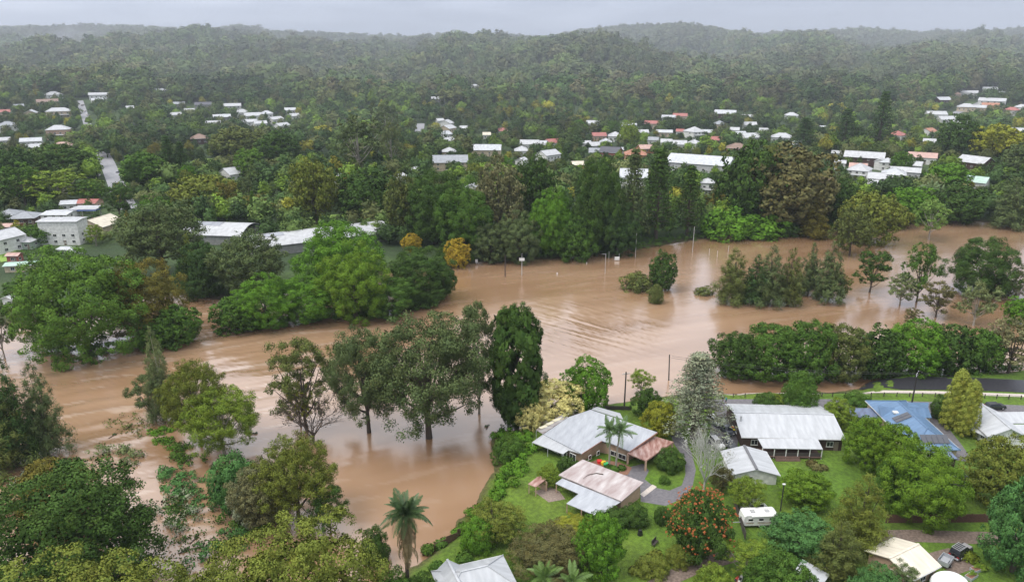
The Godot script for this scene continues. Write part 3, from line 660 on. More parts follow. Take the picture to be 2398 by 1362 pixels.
# kind, x, z, turn, width, depth, wall height, roof, wall, outlook, label
const TOWN = [
	["hip", -466.43, -768.31, 0.69, 15.58, 12, 4, "wh", "wh", 90.0, "white hip-roofed house highest on the left hill"],
	["gable", -452.86, -733.81, 0.64, 19.08, 10, 3, "br", "cr", 90.0, "brown-roofed low house below the highest hip-roofed house on the left hill"],
	["two", -405.54, -670.87, 0.44, 20.56, 11, 5.5, "wh", "cr", 90.0, "white two-storey house with cream verandah on the left hill"],
	["gable", -429.36, -668.48, 1.97, 12.15, 10, 4.5, "lg", "cr", 90.0, "cream gable-fronted house left of the cream verandah house"],
	["two", -360.91, -591.87, 0.37, 16.92, 12, 6.5, "wh", "pi", 90.0, "white and pink two-storey house low on the left hill"],
	["hip", -418.34, -618.13, 0.59, 14.81, 12, 4, "gr", "wh", 90.0, "grey hip-roofed house at the left edge of the hill"],
	["gable", -366.31, -564.22, 0.44, 14.9, 10, 3, "lg", "wh", 90.0, "pale bluish-roofed house above the left-hand trees"],
	["gable", -462.2, -680.47, 0.60, 11.59, 9, 3, "rd", "cr", 90.0, "dark red-roofed house at the far left edge"],
	["gable", -420.24, -767.38, 0.41, 18.18, 9, 4, "wh", "wh", 90.0, "long white house right of the hill road"],
	["gable", -409.08, -742.58, 0.68, 10.91, 8, 3, "lg", "wh", 90.0, "pale small house below the long white house by the hill road"],
	["hip", -332.97, -548.53, 0.55, 13.89, 9, 3, "pk", "cr", 90.0, "pinkish low house by the junction of the straight road"],
	["gable", -276.73, -743.28, 0.36, 16.84, 10, 5, "wh", "wh", 90.0, "long white house at the top of the central left row"],
	["hip", -258.02, -716.6, 0.69, 12.2, 11, 4, "wh", "wh", 90.0, "white hip-roofed house below the long white one in the central left row"],
	["gable", -242.98, -700.51, 0.51, 15.92, 11, 4, "wh", "wh", 90.0, "wide white-roofed house in the middle of the central left row"],
	["gable", -268.68, -692.21, 0.46, 15.74, 10, 3.5, "lg", "gy", 90.0, "grey-roofed house left of the middle of the central left row"],
	["hip", -232.78, -710.33, 0.32, 12.1, 10, 4, "lg", "wh", 90.0, "pale hip-roofed house right in the central left row"],
	["gable", -217.44, -685.99, 1.01, 13.28, 9, 3.5, "wh", "wh", 90.0, "white house with slanting ridge right in the central left row"],
	["gable", -201.76, -652.46, 1.00, 12.66, 9, 3.5, "wh", "wh", 90.0, "lowest white house at the right end of the central left row"],
	["gable", -236.51, -672.49, 0.34, 13.03, 9, 3.5, "wh", "wh", 90.0, "lowest white house in the middle of the central left row"],
	["gable", -307.94, -751.2, 0.30, 17, 10, 3.5, "dk", "gy", 90.0, "dark-roofed house above the central left row"],
	["gable", -330.7, -747.05, 0.42, 10.99, 8, 3, "gr", "gy", 90.0, "small grey house far left of the central left row"],
	["gable", -308.76, -685.18, 0.56, 11.68, 9, 3.5, "wh", "wh", 90.0, "isolated white house left of the central left row"],
	["gable", -216.27, -731.19, 0.29, 10.78, 9, 3.5, "lg", "wh", 90.0, "small pale house near the right of the central left row"],
	["gable", -382.05, -820.61, 0.44, 20.32, 9, 3, "lg", "gy", 90.0, "long pale green-roofed house under the left forest"],
	["hip", -244.81, -580.22, 0.40, 13.29, 12, 4, "br", "bk", 90.0, "brown clubhouse behind the grass oval"],
	["gable", -169.44, -441.75, 0.89, 11.26, 14, 4, "wh", "wh", 60.0, "white roof among the trees below the grass oval"],
	["hip", -102.15, -430.56, 0.23, 7.53, 7.53, 4, "lg", "wh", 60.0, "pale roof right of the white-trunked gum"],
	["gable", -65.97, -430.41, 1.20, 7.03, 7.03, 4, "wh", "wh", 60.0, "steep white gable between two broad trees"],
	["gable", -40.13, -477.38, 0.08, 23.1, 16, 5, "gr", "cr", 60.0, "large slate-grey double-gabled building at the town's near edge"],
	["gable", -18.19, -531.37, -0.04, 21.35, 14, 4, "lg", "cr", 60.0, "long pale roof above the slate-grey building"],
	["gable", -58.68, -664.8, 1.31, 10.59, 12, 3.5, "wh", "wh", 90.0, "highest white roof of the cluster by the far lane"],
	["gable", -55.39, -638.55, 1.13, 13.11, 11, 3.5, "wh", "cr", 90.0, "middle white roof of the cluster by the far lane"],
	["gable", -55.72, -608.41, 0.96, 11.84, 10, 3.5, "lg", "wh", 90.0, "lowest white roof of the cluster by the far lane"],
	["two", -43.36, -862.76, 0.05, 14.55, 10, 6, "wh", "wh", 90.0, "lone white two-storey house in the forest"],
	["gable", -79.96, -796.73, 0.10, 10.79, 9, 3, "lg", "gy", 90.0, "half-hidden pale house below the forest edge"],
	["gable", -8.63, -625.55, 0.36, 7.87, 9, 3.5, "rd", "wh", 90.0, "tiny red-gabled house left of the town centre"],
	["gable", 13.21, -556.76, -0.11, 14.69, 12, 4, "wh", "wh", 60.0, "white roof right of the long pale roof"],
	["gable", 30.14, -560.3, 0.56, 10.93, 11, 4.5, "rd", "wh", 60.0, "red-roofed gable in the middle of the town"],
	["gable", 24.9, -509.92, 0.74, 14.68, 12, 4, "wh", "wh", 60.0, "white slanting roof above the bright vine-draped tree"],
	["hip", -44.61, -522.7, 0.09, 10.24, 10, 4, "wh", "cr", 60.0, "white hip roof right of the yellow trees in town"],
	["gable", 70.49, -602.49, 0.06, 11.73, 10, 3.5, "rd", "pi", 90.0, "bright red-roofed house left of the white hip roofs"],
	["hip", 83.19, -598.73, -0.14, 11.64, 12, 4, "wh", "wh", 60.0, "bright white hip roof in the town centre"],
	["hip", 71.94, -568.33, -0.13, 9.78, 11, 3.5, "lg", "wh", 60.0, "pale hip roof below the bright white hip roof"],
	["gable", 61.44, -555.94, 0.24, 8.3, 10, 3, "wh", "wh", 60.0, "small white roof under the red-roofed house"],
	["gable", 71.93, -663.98, -0.11, 11.35, 10, 3.5, "wh", "wh", 90.0, "white roof furthest left of the upper town row"],
	["gable", 102.63, -650.4, -0.24, 12.62, 9, 3.5, "lg", "wh", 90.0, "pale roof below the upper town row"],
	["gable", 124.04, -659.5, -0.19, 13.53, 10, 4, "rd", "cr", 90.0, "red-roofed cream house in the upper town row"],
	["gable", 144.89, -692.26, -0.21, 12.6, 10, 3.5, "lg", "wh", 90.0, "grey-white roof left of the upper red roof"],
	["gable", 156.82, -698.18, -0.22, 13.49, 10, 4, "rd", "cr", 90.0, "highest red roof of the upper town row"],
	["gable", 127.2, -621.11, -0.20, 14.22, 8, 3, "lg", "cr", 90.0, "long pale shed below the upper red roofs"],
	["gable", 141.27, -625.07, -0.22, 7, 8, 3, "rd", "wh", 90.0, "tiny red roof right of the long pale shed"],
	["two", 150.53, -613.68, 0.46, 12.61, 14, 5, "wh", "wh", 90.0, "big white slanting roof right of the tiny red roof"],
	["gable", 125.86, -556.26, -0.22, 11.5, 11, 4, "wh", "wh", 60.0, "white roof directly above the large town hall roof"],
	["hip", 137.94, -559.79, -0.24, 9.65, 10, 4, "wh", "wh", 60.0, "white hip roof right above the large town hall roof"],
	["gable", 69.87, -520.8, -0.40, 14.36, 14, 4, "dk", "rd", 60.0, "dark solar-panelled roof left of the terracotta building"],
	["two", 83.72, -499.3, -0.08, 14.95, 14, 6, "tc", "og", 60.0, "terracotta-roofed building with orange walls"],
	["gable", 95.57, -529.71, 0.17, 10.37, 10, 5, "pk", "og", 60.0, "pink-tiled roof behind the terracotta building"],
	["gable", 119.74, -464.07, -0.50, 39.84, 26, 7, "lg", "lg", 60.0, "largest pale grey roof in the town centre"],
	["gable", 67.93, -406.96, -0.17, 15.6, 16, 9, "lg", "wh", 60.0, "white building with louvred side behind the thin pine"],
	["two", 108.59, -403.75, -0.26, 8.03, 8.03, 6, "wh", "wh", 60.0, "white building between pines and the dark dense tree"],
	["gable", 157.75, -569.86, -0.27, 9.81, 10, 5, "rd", "rd", 60.0, "red brick house right above the largest roof"],
	["two", 162.36, -532.15, -0.30, 15.3, 12, 5, "br", "og", 60.0, "orange-walled house with brown roof and chimney"],
	["gable", 189.96, -592.24, 0.21, 14.91, 13, 4, "wh", "wh", 90.0, "white roof right of the orange-walled house"],
	["gable", 203.24, -713.53, -0.36, 20.22, 13, 3.5, "lg", "bk", 90.0, "grey museum-like roof with white vents under the forest"],
	["gable", 220.68, -701, -0.30, 10.37, 7, 3, "wh", "gy", 90.0, "narrow white roof right of the vented grey roof"],
	["hip", 183.5, -659.81, -0.27, 10.53, 11, 3.5, "gr", "cr", 90.0, "beige-grey hip roof above the big white slanting roof"],
	["two", 259.83, -696.07, -0.36, 12.66, 10, 5, "wh", "wh", 90.0, "white house left of the three right-hand pines"],
	["hip", 215.42, -591.8, -0.35, 16.94, 12, 4, "wh", "wh", 90.0, "white hip roof behind the left right-hand pine"],
	["gable", 208.24, -652.82, -0.13, 11.17, 10, 4, "wh", "wh", 90.0, "small white roof beyond the orange-walled house"],
	["gable", 236.87, -494.11, -0.50, 25.07, 14, 5, "wh", "bk", 60.0, "long white roof with dark verandah on the right"],
	["hip", 242.58, -474.33, -0.47, 9.35, 9.35, 5, "lg", "wh", 60.0, "white gabled cottage right of the dark verandah"],
	["gable", 278.86, -499.56, -0.51, 17.88, 12, 4, "pk", "wh", 60.0, "long pink-roofed building on the right"],
	["gable", 296.2, -468.92, -1.05, 17.89, 15, 6, "wh", "bk", 60.0, "white skillion-roofed dark house with solar panels"],
	["gable", 265.97, -416.02, -0.78, 11.64, 12, 4, "gn", "wh", 60.0, "pale green-roofed house near the far bank at right"],
	["two", 212.97, -448.15, -0.62, 12.98, 14, 5, "wh", "wh", 60.0, "white flats below the dark verandah building"],
	["gable", 211.29, -422.16, -0.46, 9.83, 12, 5, "wh", "wh", 60.0, "white cottage with porch above the olive trees"],
	["two", 227.21, -434.39, -0.48, 13.64, 12, 5, "lg", "wh", 60.0, "long white windowed building above the far bank"],
	["gable", 243.63, -446.6, -0.50, 11.42, 10, 4, "wh", "lg", 60.0, "white roof with red fence at its right end"],
	["hip", 313.01, -602.77, -0.83, 11.73, 12, 4, "rd", "wh", 90.0, "red-tiled roof right of the tall dark pine"],
	["gable", 346.19, -618.23, 0.54, 10.6, 12, 4, "tc", "wh", 90.0, "orange-roofed house beside the dark tall tree"],
	["gable", 399.84, -706.45, -0.17, 17.65, 12, 4, "wh", "wh", 90.0, "white roof at the low end of the right-hand street"],
	["gable", 396.89, -682.49, -0.00, 16.31, 12, 4, "wh", "wh", 90.0, "white roof below the right-hand street"],
	["hip", 450.55, -744.54, -0.54, 16.86, 12, 4, "wh", "cr", 90.0, "white hip roof beside the right-hand street"],
	["gable", 492.36, -771.81, -0.66, 24.42, 12, 5, "wh", "wh", 90.0, "large pale-roofed house above the right-hand street"],
	["gable", 479.24, -752.85, -0.57, 15.35, 10, 4, "tc", "og", 90.0, "orange-walled low house in front of the large pale roof"],
	["gable", 497.13, -821.89, -0.63, 17.6, 10, 4, "wh", "wh", 90.0, "white-roofed house at the top of the right-hand street"],
	["gable", 529.93, -838.17, -0.56, 15.09, 10, 4, "lg", "wh", 90.0, "pale house highest on the right hill"],
	["gable", 447, -782.9, 0.18, 15.03, 12, 4, "lg", "bk", 90.0, "grey-white roof with orange wall left of the street"],
	["gable", 476.29, -811.94, 0.52, 10.99, 9, 4, "br", "cr", 90.0, "small brown-roofed gable near the street top"],
	["hip", 484.42, -726.86, -0.59, 14.02, 11, 4, "rd", "wh", 90.0, "red hip roof near the right edge"],
	["two", 501.07, -737.38, -0.60, 13.38, 10, 5, "wh", "wh", 90.0, "pale bluish house at the right edge"],
	["gable", -65.93, -681.57, 0.45, 7, 8, 3, "wh", "wh", 90.0, "small white roof above the cluster by the far lane"],
	["gable", -41.63, -641.54, 0.06, 7, 8, 3, "wh", "wh", 90.0, "tiny white roof right of the cluster by the far lane"],
	["gable", -20.71, -609.52, 0.03, 7, 8, 3, "cr", "wh", 90.0, "tiny cream roof left of the tiny red-gabled house"],
	["gable", -50.26, -576.22, 0.79, 10.58, 10, 3.5, "wh", "wh", 60.0, "lowest long white roof near the far lane, by yellow trees"],
	["hip", 7.07, -530.17, -0.01, 10.98, 11, 3.5, "wh", "wh", 60.0, "white hip roof between the long pale roof and the red gable"],
	["gable", 22.2, -555.96, -0.21, 8.94, 10, 4, "wh", "wh", 60.0, "white roof directly left of the red-roofed gable in mid town"],
	["gable", 56.32, -563, 0.25, 7.77, 7.77, 3.5, "wh", "wh", 60.0, "small white roof left of the pale hip roofs in town"],
	["gable", 59.83, -523.08, -0.11, 10.84, 11, 3.5, "gr", "gy", 60.0, "low grey roof left of the dark solar-panelled roof"],
	["gable", 42.12, -471.38, 0.17, 8.2, 8.2, 4, "cr", "og", 60.0, "cream and orange building half hidden by the tall dark tree"],
	["gable", 6.51, -485.82, 1.03, 7.32, 7.32, 4, "wh", "wh", 60.0, "white gable end behind the dark gum on the far bank"],
	["gable", 15.75, -425.49, 0.14, 7, 7, 4, "wh", "wh", 60.0, "white roof low among the far bank trees"],
	["gable", -21.74, -395.86, 1.45, 7, 7, 5, "wh", "wh", 60.0, "white wall glimpsed between far bank trees"],
	["gable", 77.96, -535.78, -0.14, 7, 7, 3, "wh", "wh", 60.0, "little white roof above the dark solar-panelled roof"],
	["gable", 89.97, -579.23, -0.50, 7, 7, 3.5, "wh", "wh", 60.0, "little white roof right of the bright white hip roof"],
	["gable", 108.76, -617.59, 0.00, 9.19, 9, 3.5, "wh", "wh", 90.0, "white roof left of the long pale shed"],
	["gable", 110.85, -580, -0.36, 8.65, 9, 3.5, "gr", "wh", 60.0, "grey roof in the gap above the terracotta building"],
	["gable", 118.5, -567.88, -0.21, 9.13, 10, 3.5, "wh", "wh", 60.0, "white roof left of the paired white roofs above the town hall roof"],
	["gable", 162.06, -617.53, -0.26, 9.19, 9, 3.5, "lg", "cr", 90.0, "pale roof right of the big white slanting roof"],
	["gable", 188.52, -629.42, -0.29, 7.92, 9, 3.5, "wh", "wh", 90.0, "small white roof above the orange-walled house"],
	["gable", 187.18, -609.77, 0.05, 9.08, 9, 3.5, "lg", "wh", 90.0, "pale slanting roof above the orange-walled house"],
	["gable", 212.54, -625.36, -0.33, 9.3, 9, 3.5, "wh", "wh", 90.0, "small white roof left of the white hip roof by the pines"],
	["gable", 215.91, -556.07, -0.63, 8.94, 11, 3.5, "wh", "wh", 60.0, "white roof below the left right-hand pine"],
	["gable", 268.46, -641.3, -0.40, 7, 8, 3, "lg", "wh", 90.0, "tiny pale roof between the left and broad pines"],
	["gable", 213.31, -476.55, -0.42, 7.19, 7.19, 4, "wh", "wh", 60.0, "white roof left of the dark verandah building"],
	["gable", 228.26, -517.81, -0.42, 7, 7, 3.5, "wh", "wh", 60.0, "white roof glimpsed behind the dark tree left of the verandah building"],
	["gable", 220.98, -467.46, -0.44, 10.84, 10, 3, "pk", "wh", 60.0, "pinkish low roof below the dark verandah"],
	["gable", 238.2, -453.7, -0.31, 7, 7, 4, "wh", "wh", 60.0, "white roof behind the blue shopfront"],
	["gable", 206.51, -411.02, -0.64, 7, 7, 4, "wh", "wh", 60.0, "low white roof nearest the far bank at right"],
	["gable", 259.18, -471.62, -0.59, 9.3, 10, 3.5, "wh", "wh", 60.0, "white roof below the long pink-roofed building"],
	["gable", 239.39, -476.43, 0.93, 7, 7, 5, "wh", "wh", 60.0, "narrow white gable beside the white gabled cottage"],
	["gable", 397.78, -663.44, -0.37, 12.86, 10, 3.5, "wh", "wh", 90.0, "white roof just below the white hip roof of the street"],
	["gable", 462.01, -743.88, -0.64, 14.33, 10, 3.5, "wh", "cr", 90.0, "pale roof at the middle of the right-hand street"],
	["gable", 533.76, -823.17, -0.58, 12.07, 9, 3.5, "lg", "wh", 90.0, "small pale house right of the highest pale house"],
	["hip", 384.95, -637.59, -0.54, 9.47, 10, 3.5, "wh", "wh", 90.0, "white hip roof above the dark tall tree"],
	["gable", 424.66, -625.26, -0.60, 10.73, 10, 3.5, "wh", "wh", 90.0, "white roof at the right edge above the golden-green tree"],
	["gable", 321.22, -569.49, -0.51, 9.16, 10, 3.5, "wh", "wh", 90.0, "white roof beside the orange-roofed house"],
	["gable", -350.8, -542.33, 0.66, 10.62, 9, 3, "wh", "wh", 90.0, "white roof under the pale bluish-roofed house"],
	["gable", -389.22, -566.94, 0.60, 9.77, 9, 3, "wh", "wh", 90.0, "white house at the far left edge below the grey hip roof"],
	["gable", -465.05, -708.4, 0.58, 8.83, 8, 3, "gr", "cr", 90.0, "small grey roof above the cream gable-fronted house"],
	["gable", -358.69, -704.78, 0.47, 7, 8, 3, "wh", "wh", 90.0, "tiny white roof right of the hill road"],
	["gable", -263.13, -656.72, 0.38, 12.73, 9, 3.5, "wh", "wh", 90.0, "white roof left of the lowest houses in the central left row"],
	["gable", -223.99, -663.44, 0.50, 11.35, 9, 3.5, "wh", "wh", 90.0, "white roof between the two lowest houses of the central left row"],
	["gable", -204.1, -701.82, 0.63, 9.58, 9, 3.5, "wh", "wh", 90.0, "small white roof right of the central left row"],
	["gable", -307.49, -715.59, 0.41, 9.75, 8, 3, "wh", "wh", 90.0, "small white roof between the isolated house and the dark roof"],
	["gable", -59.35, -452.62, 0.13, 7, 7, 4, "wh", "wh", 60.0, "white roof left of the slate-grey building"],
]

# ---------------------------------------------------------------- plants
func rnd_dir(rng: RandomNumberGenerator) -> Vector3:
	var y := rng.randf_range(-1.0, 1.0)
	var a := rng.randf() * TAU
	var r := sqrt(1.0 - y * y)
	return Vector3(r * cos(a), y, r * sin(a))

# puffs: arrays [centre, radii, outward]; leaves are spread over each puff's outer side
func leaves(mb: Mb, puffs: Array, count: int, l: float, w: float, rng: RandomNumberGenerator, hang := 0.0, loose := 0.18, outer := 0.75) -> void:
	var total := 0.0
	for p in puffs:
		total += p[1].x * p[1].z + p[1].x * p[1].y
	for p in puffs:
		var r: Vector3 = p[1]
		var o: Vector3 = p[2]
		var k := int(count * (r.x * r.z + r.x * r.y) / total) + 1
		var tone := rng.randf_range(0.62, 1.3)
		var warm := rng.randf_range(-0.08, 0.08)
		for i in k:
			var d := (rnd_dir(rng) + o * outer).normalized()
			var at: Vector3 = p[0] + d * r * rng.randf_range(1.0 - loose * 1.6, 1.0 + loose)
			var nrm := (d + rnd_dir(rng) * 0.75).normalized()
			var al := nrm.cross(rnd_dir(rng)).normalized()
			if hang > 0.0:
				al = (al * (1.0 - hang) + Vector3(d.x * 0.35, -0.8, d.z * 0.35) * hang).normalized()
				nrm = (nrm - al * nrm.dot(al)).normalized()
			var t := tone * rng.randf_range(0.72, 1.25)
			mb.col = Color(t * (1.0 + warm + rng.randf_range(-0.06, 0.1)), t, t * (1.0 - warm))
			mb.leaf(at, nrm, al, l * rng.randf_range(0.75, 1.3), w * rng.randf_range(0.75, 1.3), (nrm * 0.8 + d * 0.8 + Vector3(0, 0.25, 0)).normalized())
	mb.col = Color.WHITE

func shell(n: int, c: Vector3, r: Vector3, pr: float, rng: RandomNumberGenerator, low := -0.75, jit := 0.12, flat := 0.85) -> Array:
	# puffs over the outside of an uneven ellipsoid
	var out := []
	var nf := FastNoiseLite.new()
	nf.seed = rng.randi()
	nf.frequency = 0.55
	for i in n:
		var y := 1.0 - 2.0 * (i + 0.5) / n
		if y < low:
			continue
		var a := i * 2.39996 + rng.randf_range(-0.25, 0.25)
		var q := sqrt(1.0 - y * y)
		var d := Vector3(q * cos(a), y, q * sin(a))
		var bump := 1.0 + 0.3 * nf.get_noise_3d(d.x * 2.0, d.y * 2.0, d.z * 2.0)
		var s := rng.randf_range(0.75, 1.25) * pr
		out.append([c + d * (r - Vector3.ONE * pr * 0.6) * bump * (1.0 + rng.randf_range(-jit, jit)), Vector3(s, s * flat, s), (d + Vector3(0, 0.3, 0)).normalized()])
	return out

func lobed(n: int, m: int, c: Vector3, r: Vector3, lobe: float, rng: RandomNumberGenerator, low := -0.75) -> Array:
	# a crown of lobes, each lobe a cluster of puffs on its outer side
	var out := []
	for b in shell(n, c, r * 0.87, lobe, rng, low, 0.17, 0.9):
		var k := maxi(5, int(m * rng.randf_range(0.7, 1.3)))
		for i in k:
			var d: Vector3 = (rnd_dir(rng) + b[2] * 0.9).normalized()
			var s := lobe * rng.randf_range(0.24, 0.42)
			out.append([b[0] + d * b[1] * rng.randf_range(0.7, 0.95), Vector3(s, s * 0.8, s), (d + b[2] * 0.5).normalized()])
	return out

func trunk_mesh(tops: Array, h0: float, r0: float, rng: RandomNumberGenerator, fork := 0.4) -> ArrayMesh:
	var mb := Mb.new()
	var knee := Vector3(rng.randf_range(-0.15, 0.15), h0 * fork, rng.randf_range(-0.15, 0.15))
	mb.tube([Vector3(0, -1.2, 0), Vector3(0, 0.1, 0), knee * 0.6, knee, Vector3(knee.x, h0 * 0.8, knee.z)], [r0 * 1.3, r0, r0 * 0.85, r0 * 0.75, r0 * 0.3], 7)
	for t: Vector3 in tops:
		var s := knee.lerp(Vector3(knee.x, h0 * 0.75, knee.z), rng.randf() * 0.6)
		var m := s.lerp(t, 0.5) + Vector3(rng.randf_range(-0.3, 0.3), -0.25, rng.randf_range(-0.3, 0.3))
		mb.tube([s, m, t], [r0 * 0.5, r0 * 0.33, r0 * 0.1], 5)
	return mb.mesh()

func twigs(mb: Mb, at: Vector3, d: Vector3, l: float, r: float, depth: int, rng: RandomNumberGenerator) -> void:
	var e := at + d * l
	var m := at.lerp(e, 0.5) + rnd_dir(rng) * l * 0.07
	mb.tube([at, m, e], [r, r * 0.8, r * 0.55], 4)
	if depth == 0:
		return
	for i in (3 if depth > 1 else 4):
		var nd := (d + rnd_dir(rng) * 0.62 + Vector3(0, 0.18, 0)).normalized()
		twigs(mb, at.lerp(e, rng.randf_range(0.55, 1.0)), nd, l * rng.randf_range(0.6, 0.85), r * 0.55, depth - 1, rng)

# each kind is modelled 10 m tall, R wide; "fine" ones are for trees close to the camera
const WIDE := {"dome": 5.0, "round": 5.0, "gum": 4.0, "oak": 3.0, "pine": 2.2, "cyp": 3.2, "col": 1.4, "shrub": 6.5, "bare": 4.0, "spread": 5.0, "pillar": 3.2}

func grow(kind: String, variant: int, fine: int) -> Dictionary:
	var key := "%s%d_%d" % [kind, variant, fine]
	if protos.has(key):
		return protos[key]
	var rng := RandomNumberGenerator.new()
	rng.seed = hash(key) + 7
	var mb := Mb.new()
	var tr: ArrayMesh
	var q: float = [1.0, 3.0, 6.5][fine]      # how many more leaves, and how much smaller
	var s: float = [0.95, 0.54, 0.36][fine]
	match kind:
		"dome":
			var c := Vector3(0, 4.7, 0)
			var puffs := lobed(40, 9, c, Vector3(5.0, 5.4, 5.0), 1.65, rng, -1.0)
			leaves(mb, shell(40, c, Vector3(3.0, 3.2, 3.0), 1.0, rng, -1.0), int(1100 * q), 0.75 * s, 0.55 * s, rng)
			leaves(mb, puffs, int(6000 * q), 0.46 * s, 0.3 * s, rng, 0.0, 0.25, 0.6)
			tr = trunk_mesh([Vector3(2, 5, 1), Vector3(-2, 5, 1), Vector3(0, 5.5, -2)], 6.0, 0.42, rng, 0.25)
		"round":
			var c := Vector3(0, 4.8, 0)
			var puffs := lobed(66, 9, c, Vector3(5.3, 5.5, 5.3), 1.25, rng, -1.0)
			leaves(mb, shell(40, c, Vector3(3.2, 3.3, 3.2), 1.0, rng, -1.0), int(1100 * q), 0.75 * s, 0.55 * s, rng)
			leaves(mb, puffs, int(6500 * q), 0.4 * s, 0.26 * s, rng, 0.0, 0.18, 0.8)
			tr = trunk_mesh([Vector3(2, 5, 1), Vector3(-2, 5, 1)], 6.0, 0.42, rng, 0.25)
		"shrub":
			var puffs := shell(46, Vector3(0, 3.2, 0), Vector3(6.5, 6.6, 6.5), 1.9, rng, -0.5, 0.16)
			leaves(mb, shell(30, Vector3(0, 2.8, 0), Vector3(4.4, 4.3, 4.4), 1.4, rng, -0.6), int(700 * sqrt(q)), 1.0, 0.7, rng)
			leaves(mb, puffs, int(2600 * q), 0.8 * s, 0.6 * s, rng)
			tr = trunk_mesh([Vector3(1.5, 4, 1)], 4.0, 0.4, rng, 0.3)
		"gum":
			var puffs := []
			var tops := []
			for i in 22:
				var a := i * 2.39996 + rng.randf_range(-0.5, 0.5)
				var y := lerpf(2.6, 9.1, pow((i + 0.5) / 22.0, 0.85)) + rng.randf_range(-0.5, 0.5)
				var rr := 3.3 * sqrt(clampf(1.0 - pow((y - 5.8) / 4.3, 2.0), 0.08, 1.0)) * rng.randf_range(0.45, 1.12)
				var t := Vector3(cos(a) * rr, y, sin(a) * rr)
				if i % 2 == 0:
					tops.append(t)
				var big := rng.randf_range(0.7, 1.2)
				for k in 7:
					var o := rnd_dir(rng)
					var pr := rng.randf_range(0.3, 0.6) * big
					puffs.append([t + o * Vector3(0.95, 0.65, 0.95) * big + Vector3(0, 0.15, 0), Vector3(pr, pr * 0.75, pr), (o + Vector3(0, 0.5, 0)).normalized()])
			leaves(mb, puffs, int(5000 * q), 0.4 * s, 0.2 * s, rng, 0.3, 0.4, 0.3)
			tr = trunk_mesh(tops, 8.0, 0.24, rng, 0.16)
		"oak":
			var puffs := []
			var tops := []
			# a main leader and four lesser ones, all ragged
			for lead in 5:
				var base := Vector3.ZERO if lead == 0 else Vector3(cos(lead * 1.7) * 1.1, 0, sin(lead * 1.7) * 1.1) * rng.randf_range(0.8, 1.3)
				var top := 9.5 if lead == 0 else rng.randf_range(5.5, 8.6)
				var n := 34 if lead == 0 else 20
				var spread := 2.3 if lead == 0 else 1.7
				for i in n:
					var f := (i + 0.5) / n
					var y := lerpf(0.7, top, f)
					var rr := spread * pow(1.0 - f, 0.7) * rng.randf_range(0.35, 1.15)
					var a := i * 2.39996 + lead
					var t := base * (0.5 + 0.5 * f) + Vector3(cos(a) * rr, y, sin(a) * rr)
					if i % 8 == 0:
						tops.append(t)
					var pr := lerpf(0.7, 0.28, f) * rng.randf_range(0.7, 1.2)
					puffs.append([t, Vector3(pr, pr * 1.2, pr), Vector3(cos(a), 0.5, sin(a)).normalized()])
			leaves(mb, puffs, int(6000 * q), 0.62 * s, 0.1 * s, rng, 0.45, 0.5, 0.35)
			tr = trunk_mesh(tops, 9.0, 0.17, rng, 0.12)
		"spread":
			var puffs := []
			var tops := []
			for b in shell(46, Vector3(0, 5.7, 0), Vector3(4.6, 4.2, 4.6), 1.2, rng, -0.92, 0.14) + shell(14, Vector3(0, 6.0, 0), Vector3(3.2, 2.8, 3.2), 1.0, rng, -0.9, 0.2):
				tops.append(b[0])
				var big := rng.randf_range(0.75, 1.25)
				for k in 9:
					var o := rnd_dir(rng)
					var pr := rng.randf_range(0.35, 0.6) * big
					puffs.append([b[0] + o * Vector3(1.05, 0.75, 1.05) * big, Vector3(pr, pr * 0.75, pr), (o + b[2] * 0.4 + Vector3(0, 0.3, 0)).normalized()])
			leaves(mb, puffs, int(8800 * q), 0.43 * s, 0.25 * s, rng, 0.25, 0.35, 0.3)
			tr = trunk_mesh(tops.slice(0, 54, 3), 8.5, 0.3, rng, 0.2)
		"pillar":
			var c := Vector3(0, 4.9, 0)
			var puffs := lobed(70, 8, c, Vector3(3.2, 5.1, 3.2), 0.95, rng, -1.0)
			leaves(mb, shell(50, c, Vector3(2.4, 4.2, 2.4), 0.8, rng, -1.0), int(1300 * sqrt(q)), 0.6, 0.4, rng)
			leaves(mb, puffs, int(6500 * q), 0.36 * s, 0.2 * s, rng, 0.2, 0.25, 0.6)
			tr = trunk_mesh([Vector3(0.2, 6, 0)], 7.0, 0.3, rng, 0.4)
		"pine":
			var t := Mb.new()
			t.tube([Vector3(0, -1, 0), Vector3(0, 3, 0), Vector3(0, 9.8, 0)], [0.26, 0.2, 0.04], 6)
			var puffs := []
			for i in 17:
				var f := (i + 0.5) / 17.0
				var y := lerpf(1.3, 9.9, f)
				var rr := 2.2 * pow(1.0 - f, 0.72) * rng.randf_range(0.75, 1.1) + 0.12
				var nb := 7
				for k in nb:
					var a := TAU * (k + rng.randf_range(-0.25, 0.25)) / nb + i * 0.9
					var e := Vector3(cos(a) * rr, y + 0.12 * rr, sin(a) * rr)
					t.tube([Vector3(0, y - 0.1, 0), e], [0.05, 0.02], 3)
					for m in 3:
						var g := 0.45 + 0.28 * m
						puffs.append([Vector3(e.x * g, y + 0.05, e.z * g), Vector3(0.34, 0.2, 0.34) * rng.randf_range(0.75, 1.2), Vector3(cos(a), 0.6, sin(a)).normalized()])
			leaves(mb, puffs, int(3600 * q), 0.34 * s, 0.15 * s, rng, 0.1, 0.3, 0.2)
			tr = t.mesh()
